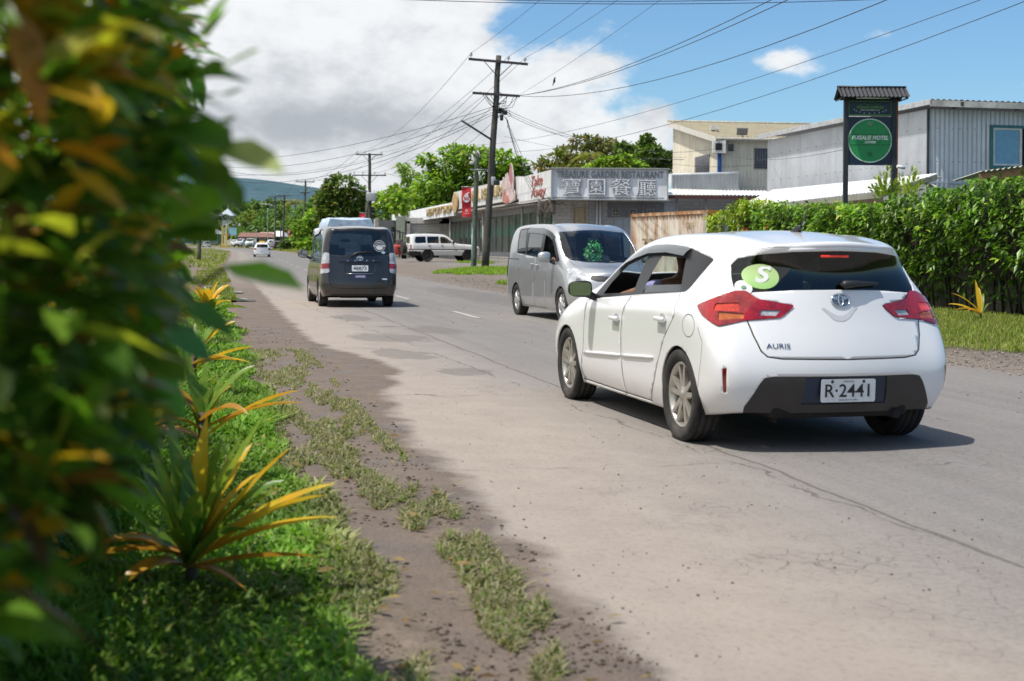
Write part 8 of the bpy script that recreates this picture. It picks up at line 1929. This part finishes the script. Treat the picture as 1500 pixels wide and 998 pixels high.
def build_street():
    r1, e1, f1, h1 = pole('tall leaning timber utility pole with two cross-arms in front of the shops', 711, 390, 726, 82, 66, .19, [(.32, 2.95, -.075, (-.46, .17, .45), .05), (1.95, 2.35, -.055, (), .05)], mat=M_POLE)
    o = Vector(r1.location)
    def part(mb, nm, mat): return mb.build(nm, mat, r1)
    mb = MB(); a = at(720, 207, 65.95) - o; b = at(673, 178, 65.0) - o; mb.tube([a, a.lerp(b, .5), b], .05, 6); part(mb, 'spar', M_ARM)
    rr = random.Random(8); mb = MB()
    for k in range(5): q = at(729 + rr.uniform(0, 12), 158 + rr.uniform(0, 16), 65.6) - o; mb.rbox(q, (rr.uniform(.15, .32), .2, rr.uniform(.15, .30)), .05)
    part(mb, 'junction_boxes', M_BLACK)
    for k in range(10):
        mb = MB(); p = at(724, 155, 65.6) - o; pts = [p]
        for i in range(6): p = p + Vector((rr.uniform(-.25, .35), rr.uniform(-.1, .1), rr.uniform(-.32, .22))); pts.append(p)
        mb.tube(pts, .013, 4); part(mb, 'cable_loop', M_WIRE)
    for k, (u0, v0, u1, v1) in enumerate(((700, 135, 722, 158), (705, 136, 722, 160), (713, 137, 724, 150), (740, 138, 728, 152), (750, 139, 730, 156), (755, 140, 733, 160))):
        mb = MB(); a, b = at(u0, v0, 65.7) - o, at(u1, v1, 65.7) - o; m_ = (a + b) / 2 + Vector((.1, 0, -.25)); mb.tube([a, m_, b], .013, 4); part(mb, 'jumper', M_WIRE)
    mb = MB(); mb.rbox(at(721, 266, 65.75) - o, (.22, .14, .42), .03); part(mb, 'meter_box', M_GALV); mb = MB(); mb.rbox(at(726, 268, 65.7) - o, (.3, .18, .25), .03); part(mb, 'lamp_unit', M_BLACK)
    r2, e2, f2, h2 = pole('second timber utility pole with a white transformer box behind the dark people carrier', 542, 352, 539, 228, 135, .20, [(.15, 2.75, 0, (-.45, -.15, .45), .0), (2.25, 3.4, 0, (-.46, -.2, .15, .46), .0)])
    o2 = Vector(r2.location); mb = MB(); mb.rbox(at(542.5, 292, 134.5) - o2, (1.0, .5, .85), .05); tb = mb.build('transformer', M_GALV, r2)
    for k in (-1, 0, 1): mb = MB(); mb.lathe([(.03, 0), (.05, .08), (.03, .16), (.05, .24), (.001, .3)], 8, Matrix.Translation(at(542.5, 286, 134.5) - o2 + Vector((k * .28, 0, .0)))); mb.build('bushing', M_INSUL, tb)
    mb = MB(); q = at(536, 284, 134.6) - o2; mb.tube([q, q + Vector((-.6, 0, .05)), q + Vector((-1.05, -.1, .3))], .06, 6); mb.rbox(q + Vector((-1.2, -.1, .36)), (.6, .2, .12), .04); mb.build('lamp_arm', M_GALV, r2)
    mb = MB(); mb.tube([at(535.5, 352, 136) - o2, at(536.5, 300, 136) - o2], .14, 8); mb.build('stub_pole', M_POLE, r2)
    r3, e3, f3, h3 = pole('lone greenish utility pole on the far right verge', 443.5, 372.5, 446, 270, 190, .19, [(.15, 2.7, 0, (-.45, 0, .45), 0), (1.7, 1.4, 0, (-.4, .4), 0)], mat=M_POLEG)
    r4, e4, f4, h4 = pole('far utility pole of a close pair, the right one of the two', 414.5, 369, 415.5, 291, 235, .2, [(.15, 2.7, 0, (-.45, .45), 0), (1.1, 2.0, 0, (-.45, .45), 0)])
    r5, e5, f5, h5 = pole('far utility pole of a close pair, the left one carrying a curved lamp bracket', 402.5, 368, 402, 293, 250, .2, [(.15, 2.9, 0, (-.45, .45), 0), (1.0, 1.8, 0, (), 0)], mat=M_POLEG)
    o5 = Vector(r5.location); mb = MB(); q = at(402.5, 315, 249.8) - o5; pts = [q] + [at(u, v, 249.5) - o5 for u, v in ((401, 309), (397, 306.5), (390, 305), (385, 304.8))]; mb.tube(pts, .07, 6); mb.rbox(pts[-1] + Vector((-.2, 0, 0)), (.7, .3, .16), .06); mb.build('lamp_bracket', M_GALV, r5)
    pole('thin grey lamp post standing left of the paired utility poles', 392, 362, 391.5, 311, 290, .09, (), 'lamp_post', M_GALV); pole('short thin grey post right of the far taxi', 375.5, 361, 375, 342, 290, .08, (), 'post', M_GALV)
    pole('short dark post beside the far paired poles with an orange lamp', 411, 369, 411, 336, 225, .13, (), 'post', M_POLE)
    rl, el, fl, hl = pole('green-grey pole half hidden by the hedge leaves on the left roadside', 291.5, 372, 291, 238, 105, .17, [(.2, 2.4, 0, (-.45, 0, .45), .2)], mat=M_POLEG)
    # short pole carrying the banner bracket
    rs, es, fs, hs = pole('short grey-green pole with a floodlight bracket beside the tall leaning pole', 694, 386, 696, 222, 69, .15, (), mat=M_POLEG); os_ = Vector(rs.location)
    mb = MB(); a, b = at(687, 249.5, 68.8) - os_, at(713, 249.5, 68.8) - os_; mb.tube([a, b], .03, 6)
    for (p, q) in (((699, 252), (707, 272)), ((709, 251), (699, 266)), ((702, 251), (699, 262))): mb.tube([at(*p, 68.8) - os_, at(*q, 68.8) - os_], .022, 5)
    mb.build('bracket', M_GALV, rs); mb = MB(); mb.rbox(at(689, 240, 68.7) - os_, (.22, .2, .16), .05); mb.build('floodlight', M_INSUL, rs); mb = MB(); mb.tube([at(697, 222, 68.9) - os_, at(700, 226, 68.9) - os_, at(700.5, 231, 68.9) - os_], .05, 6); mb.build('hook', M_INSUL, rs)
    mb = MB(); q = at(691.8, 384, 68.6) - os_; mb.tube([Vector((q.x, q.y, 0)), Vector((q.x, q.y, 2.3))], .045, 8); mb.build('pale_conduit', pm('pale_green_conduit', (.30, .47, .42), .5, var=.1), rs)
    red = pm('banner_red', (.50, .012, .022), .55, var=.10, scale=3); wh = pm('banner_white', (.72, .72, .72), .55, var=.05)
    def banner(label, u0, v0, u1, v1, Y):
        tl, br = at(u0, v0, Y), at(u1, v1, Y); w, h = br.x - tl.x, tl.z - br.z; c = Vector(((tl.x + br.x) / 2, Y, (tl.z + br.z) / 2)); root = thing('banner', label, 'banner', c, 0, None)
        V = []; n, m = 5, 14
        for j in range(m + 1):
            for i in range(n + 1): V.append((w * (i / n - .5) + .05 * w * (j / m) , .03 * math.sin(j * .7 + i * .5), h * (.5 - j / m)))
        mb = MB(); mb.add(V, [(j * 6 + i, j * 6 + i + 1, (j + 1) * 6 + i + 1, (j + 1) * 6 + i) for j in range(m) for i in range(n)], 0, True); cl = mb.build('cloth', red, root)
        mb = MB(); mb.tube([(-w * .55, 0, h / 2), (w * 1.0, 0.05, h / 2)], .02, 5); mb.tube([(-w * .45, 0, -h / 2), (w * 1.0, .05, -h / 2)], .02, 5); mb.build('rods', M_GALV, root)
        # speech-drop emblem: a disc whose top curls up to the right
        mb = MB(); P = []; R_ = w * .38; cz = h * .10
        for k in range(30): t = math.radians(62 + 298 * k / 29); P.append((R_ * math.cos(t), -.05, cz + R_ * math.sin(t)))
        P += [(R_ * .98, -.05, cz + R_ * .25), (R_ * .86, -.05, cz + R_ * .55), (R_ * .50, -.05, cz + R_ * .95), (R_ * .42, -.05, cz + R_ * 1.5), (R_ * .95, -.05, cz + R_ * 1.95), (R_ * .2, -.05, cz + R_ * 1.8), (-R_ * .30, -.05, cz + R_ * 1.35), (-R_ * .45, -.05, cz + R_ * .95)]
        ctr = (0, -.05, cz + .25 * R_); mb.poly([(x + .02 * w, y, z) for x, y, z in P[:30]]); mb.add([(x + .02 * w, -.052, z) for x, z in ((-R_ * .72, cz + R_ * .68), (R_ * .5, cz + R_ * .85), (R_ * .42, cz + R_ * 1.45), (R_ * .95, cz + R_ * 1.95), (R_ * .15, cz + R_ * 1.75), (-R_ * .45, cz + R_ * 1.25))], [(0, 1, 2, 5), (2, 3, 4, 5)]); mb.build('drop_emblem', wh, cl, fix=False)
        text('5G', frame((.02 * w, -.062, cz), (1, 0, 0), (0, 0, 1)), w * .46, red, cl, 'lettering', fit=w * .56, bold=.03)
        mb = MB(); n = 20; vs = []
        for i in range(n): t = 2 * PI * i / n; vs += [(w * .04 + w * .075 * math.cos(t), -.052, -h * .29 + w * .075 * math.sin(t)), (w * .04 + w * .14 * math.cos(t), -.052, -h * .29 + w * .14 * math.sin(t))]
        mb.add(vs, [(2 * i, 2 * i + 1, (2 * i + 3) % (2 * n), (2 * i + 2) % (2 * n)) for i in range(n)]); mb.build('small_emblem', wh, cl, fix=False)
        text('vodafone', frame((w * .05, -.055, -h * .38), (1, 0, 0), (0, 0, 1)), w * .16, wh, cl, 'lettering', fit=w * .62, bold=.01)
    banner('red 5G banner on the short pole before the shop fascia', 675, 275, 689, 319, 68.4); banner('smaller red 5G banner behind the roof of the dark people carrier', 525.5, 315.5, 534, 344, 132)
    q = at(506, 350, 180); banner('tiny far red banner above the yellow-flowered bush', 421, 342, 424.5, 352, 205)
    # wires. near anchor points stand beyond the frame on the right
    n1, n2, n3 = Vector((9.6, -5, 10.6)), Vector((10.6, -5, 10.6)), Vector((11.6, -5, 10.6))
    for k, (a, b) in enumerate(zip(e1[:3], (n1, n2, n3))): wire(('left', 'middle', 'right')[k] + ' wire rising from the top arm of the tall pole toward us', a, b, .9, .014)
    for k, (a, b) in enumerate(zip(e1[:3], e2[:3])): wire('wire from the top arm of the tall pole back to the second pole', a, b, 1.1, .018, 'top wires between the first two poles')
    low = [e1[5], e1[6]]
    for k, (X, Z, s) in enumerate(((12.6, 9.4, 1.6), (13.2, 9.3, 1.6), (14.8, 9.4, 2.3), (11.4, 10.6, .6))): wire('sagging wire from the lower arm of the tall pole to the upper right', low[1], Vector((X, 0, Z)), s, .02 if k < 3 else .011, 'sagging wires to the upper right')
    for k in range(4): a = low[0].lerp(low[1], k / 3); wire('low wire from the lower arm of the tall pole to the second pole', a, e2[5 + k % 4] if len(e2) > 8 else h2, 1.0 + .25 * k, .02, 'low wires between the first two poles')
    hub = at(722, 156, 65.7); L0 = at(291, 246, 105)
    for k in range(4): wire('cable crossing the road from the tall pole to the left roadside', hub + Vector((0, 0, -.12 * k)), el[k % 3] + Vector((0, 0, -.35 - .3 * k)), .9 + .35 * k, .022, 'cables crossing to the left roadside')
    wire('low cable from the second pole to the left roadside', e2[4], el[1] + Vector((0, 0, -1.4)), .8, .02)
    for k, (u, v, Y) in enumerate(((806, 292, 71.2), (800, 294, 71.5), (795, 296, 71.6), (803, 290, 71.1))): wire('service cable dropping from the tall pole to the restaurant corner', at(738, 172, 65.6), at(u, v, Y), .5 + .2 * k, .02, 'service cables to the restaurant corner')
    wire('service cable from the tall pole to the cream house', at(732, 158, 65.6), at(1052, 212, 79.6), 1.0, .018); wire('thin service cable from the tall pole to the front of the cream house', at(733, 162, 65.6), at(1131, 232, 80), 1.2, .014); wire('cable from the tall pole down behind the restaurant sign', at(736, 166, 65.6), at(850, 200, 95), .3, .022)
    wire('cable from the cream house to the left post of the motel sign', at(1052, 219, 79.6), at(1236, 211, 36.4), .35, .012)
    wire('upper of two long wires crossing the right-hand sky', at(690, 214, 120), Vector((16.2, 26, 9.0)), 1.2, .02, 'two long wires across the right-hand sky'); wire('lower of two long wires crossing the right-hand sky', at(690, 222, 120), Vector((16.9, 26, 9.1)), 1.9, .022, 'two long wires across the right-hand sky')
    for k in range(2): wire('level wire spanning the road high overhead at the top edge', Vector((-9, 27, 6.75 + .10 * k)), Vector((9, 27.5, 6.62 + .10 * k)), .32 + .05 * k, .013, 'wires spanning the road at the top edge')
    for k in range(3): wire('far wire between the second pole and the lone pole', e2[k], e3[k], 1.0, .025, 'far wires to the lone pole')
    for k in range(2): wire('far wire between the lone pole and the paired poles', e3[2 * k], e4[k], 1.0, .03, 'far wires to the paired poles')
    wire('thin cable behind the restaurant roof to the grey annex', at(735, 200, 66), at(1010, 226, 88), .4, .012); wire('thin cable near the foot of the cream house gable', at(940, 229, 100), at(1000, 230, 85), .02, .03)
    # a bird on the sagging wire
    q = at(808, 121, 56); root = thing('bird', 'small dark bird perched on the sagging wire', 'bird', q); mb = MB(); bm = bmesh.new(); bmesh.ops.create_uvsphere(bm, u_segments=10, v_segments=8, radius=1); bm.verts.index_update(); mb.add([(v.co.x * .05, v.co.y * .05, .10 + v.co.z * .10) for v in bm.verts], [[v.index for v in f.verts] for f in bm.faces], 0, True); mb.add([(.02 + v.co.x * .036, v.co.y * .036, .215 + v.co.z * .036) for v in bm.verts], [[v.index for v in f.verts] for f in bm.faces], 0, True); bm.free(); mb.tube([(.05, 0, .215), (.085, 0, .21)], [.012, .002], 5); mb.tube([(-.02, 0, .05), (-.07, 0, -.12)], [.03, .012], 5); mb.build('body', pm('dark_feathers', (.02, .018, .018), .8), root)
    # green garland hung inside the silver van
    vs_o = bpy.data.objects.get('people_carrier.001'); root = thing('garland', 'green and white flower garland hanging inside the silver windscreen', 'garland', (0, 0, 0)); Mv = Matrix.LocRotScale(vs_o.location, vs_o.rotation_euler, None); root.matrix_world = Mv @ Matrix.Translation((.02, 2.28, 1.50))
    r = np.random.default_rng(9); n = 190; z = -r.uniform(0, 1, n) ** .8 * .42; rad = .05 + .10 * np.sin(np.clip(-z / .42, 0, 1) * PI) ** .7; t = r.uniform(0, 6.28, n); P = np.stack([rad * np.cos(t), .06 * np.sin(t), z], 1)
    leaf_cloud('flowers', P, r.normal(0, 1, (n, 3)), .07, .6, pick(r, n, [(.08, .50, .16), (.14, .66, .22), (.60, .75, .45), (.04, .32, .12)], [.35, .3, .25, .1]), M_LEAF, root, 3, .2, 2, .2)
build_ground(); build_grass(); build_near_plants(); build_right_hedge(); build_trees()
build_shops(); build_container(); build_annex(); build_cream_house(); build_warehouse(); build_fence(); build_motel_sign(); build_far_buildings()
hatch = build_hatch()
vd = build_van('people_carrier', 'dark grey people carrier driving away with plate 48873 and round LOGAN sticker', VD_POSE, M_GREY, False, '48873')
vs = build_van('people_carrier', 'silver people carrier coming toward us with green garland in its windscreen', VS_POSE, M_SILVER, True, '', False)
build_suv(); build_far_cars(); build_tarp_truck(); build_forklift()
build_street()
LAV = pm('lavender_shirt', (.27, .26, .47), .9, scale=30); DKS = pm('dark_shirt', (.04, .045, .06), .9, scale=30); WTS = pm('pale_shirt', (.42, .43, .45), .9, scale=30)
seated_person('driver in a dark shirt at the wheel of the white hatchback', hatch, .36, 1.22, .52, DKS, ((-.13, .40, .40), (.13, .40, .40)))
seated_person('passenger in a lavender shirt in the front left seat of the white hatchback', hatch, -.42, 1.20, .53, LAV, ((-.30, .34, .42), (.12, .40, .20)))
seated_person('driver in a dark shirt with an elbow at the window of the silver people carrier', vs, .38, 1.62, .68, DKS, ((-.10, .50, .42), (.30, .48, .38)))
seated_person('passenger in a pale shirt beside the driver of the silver people carrier', vs, -.38, 1.62, .68, WTS, ((-.10, .35, .15), (.10, .35, .15)))
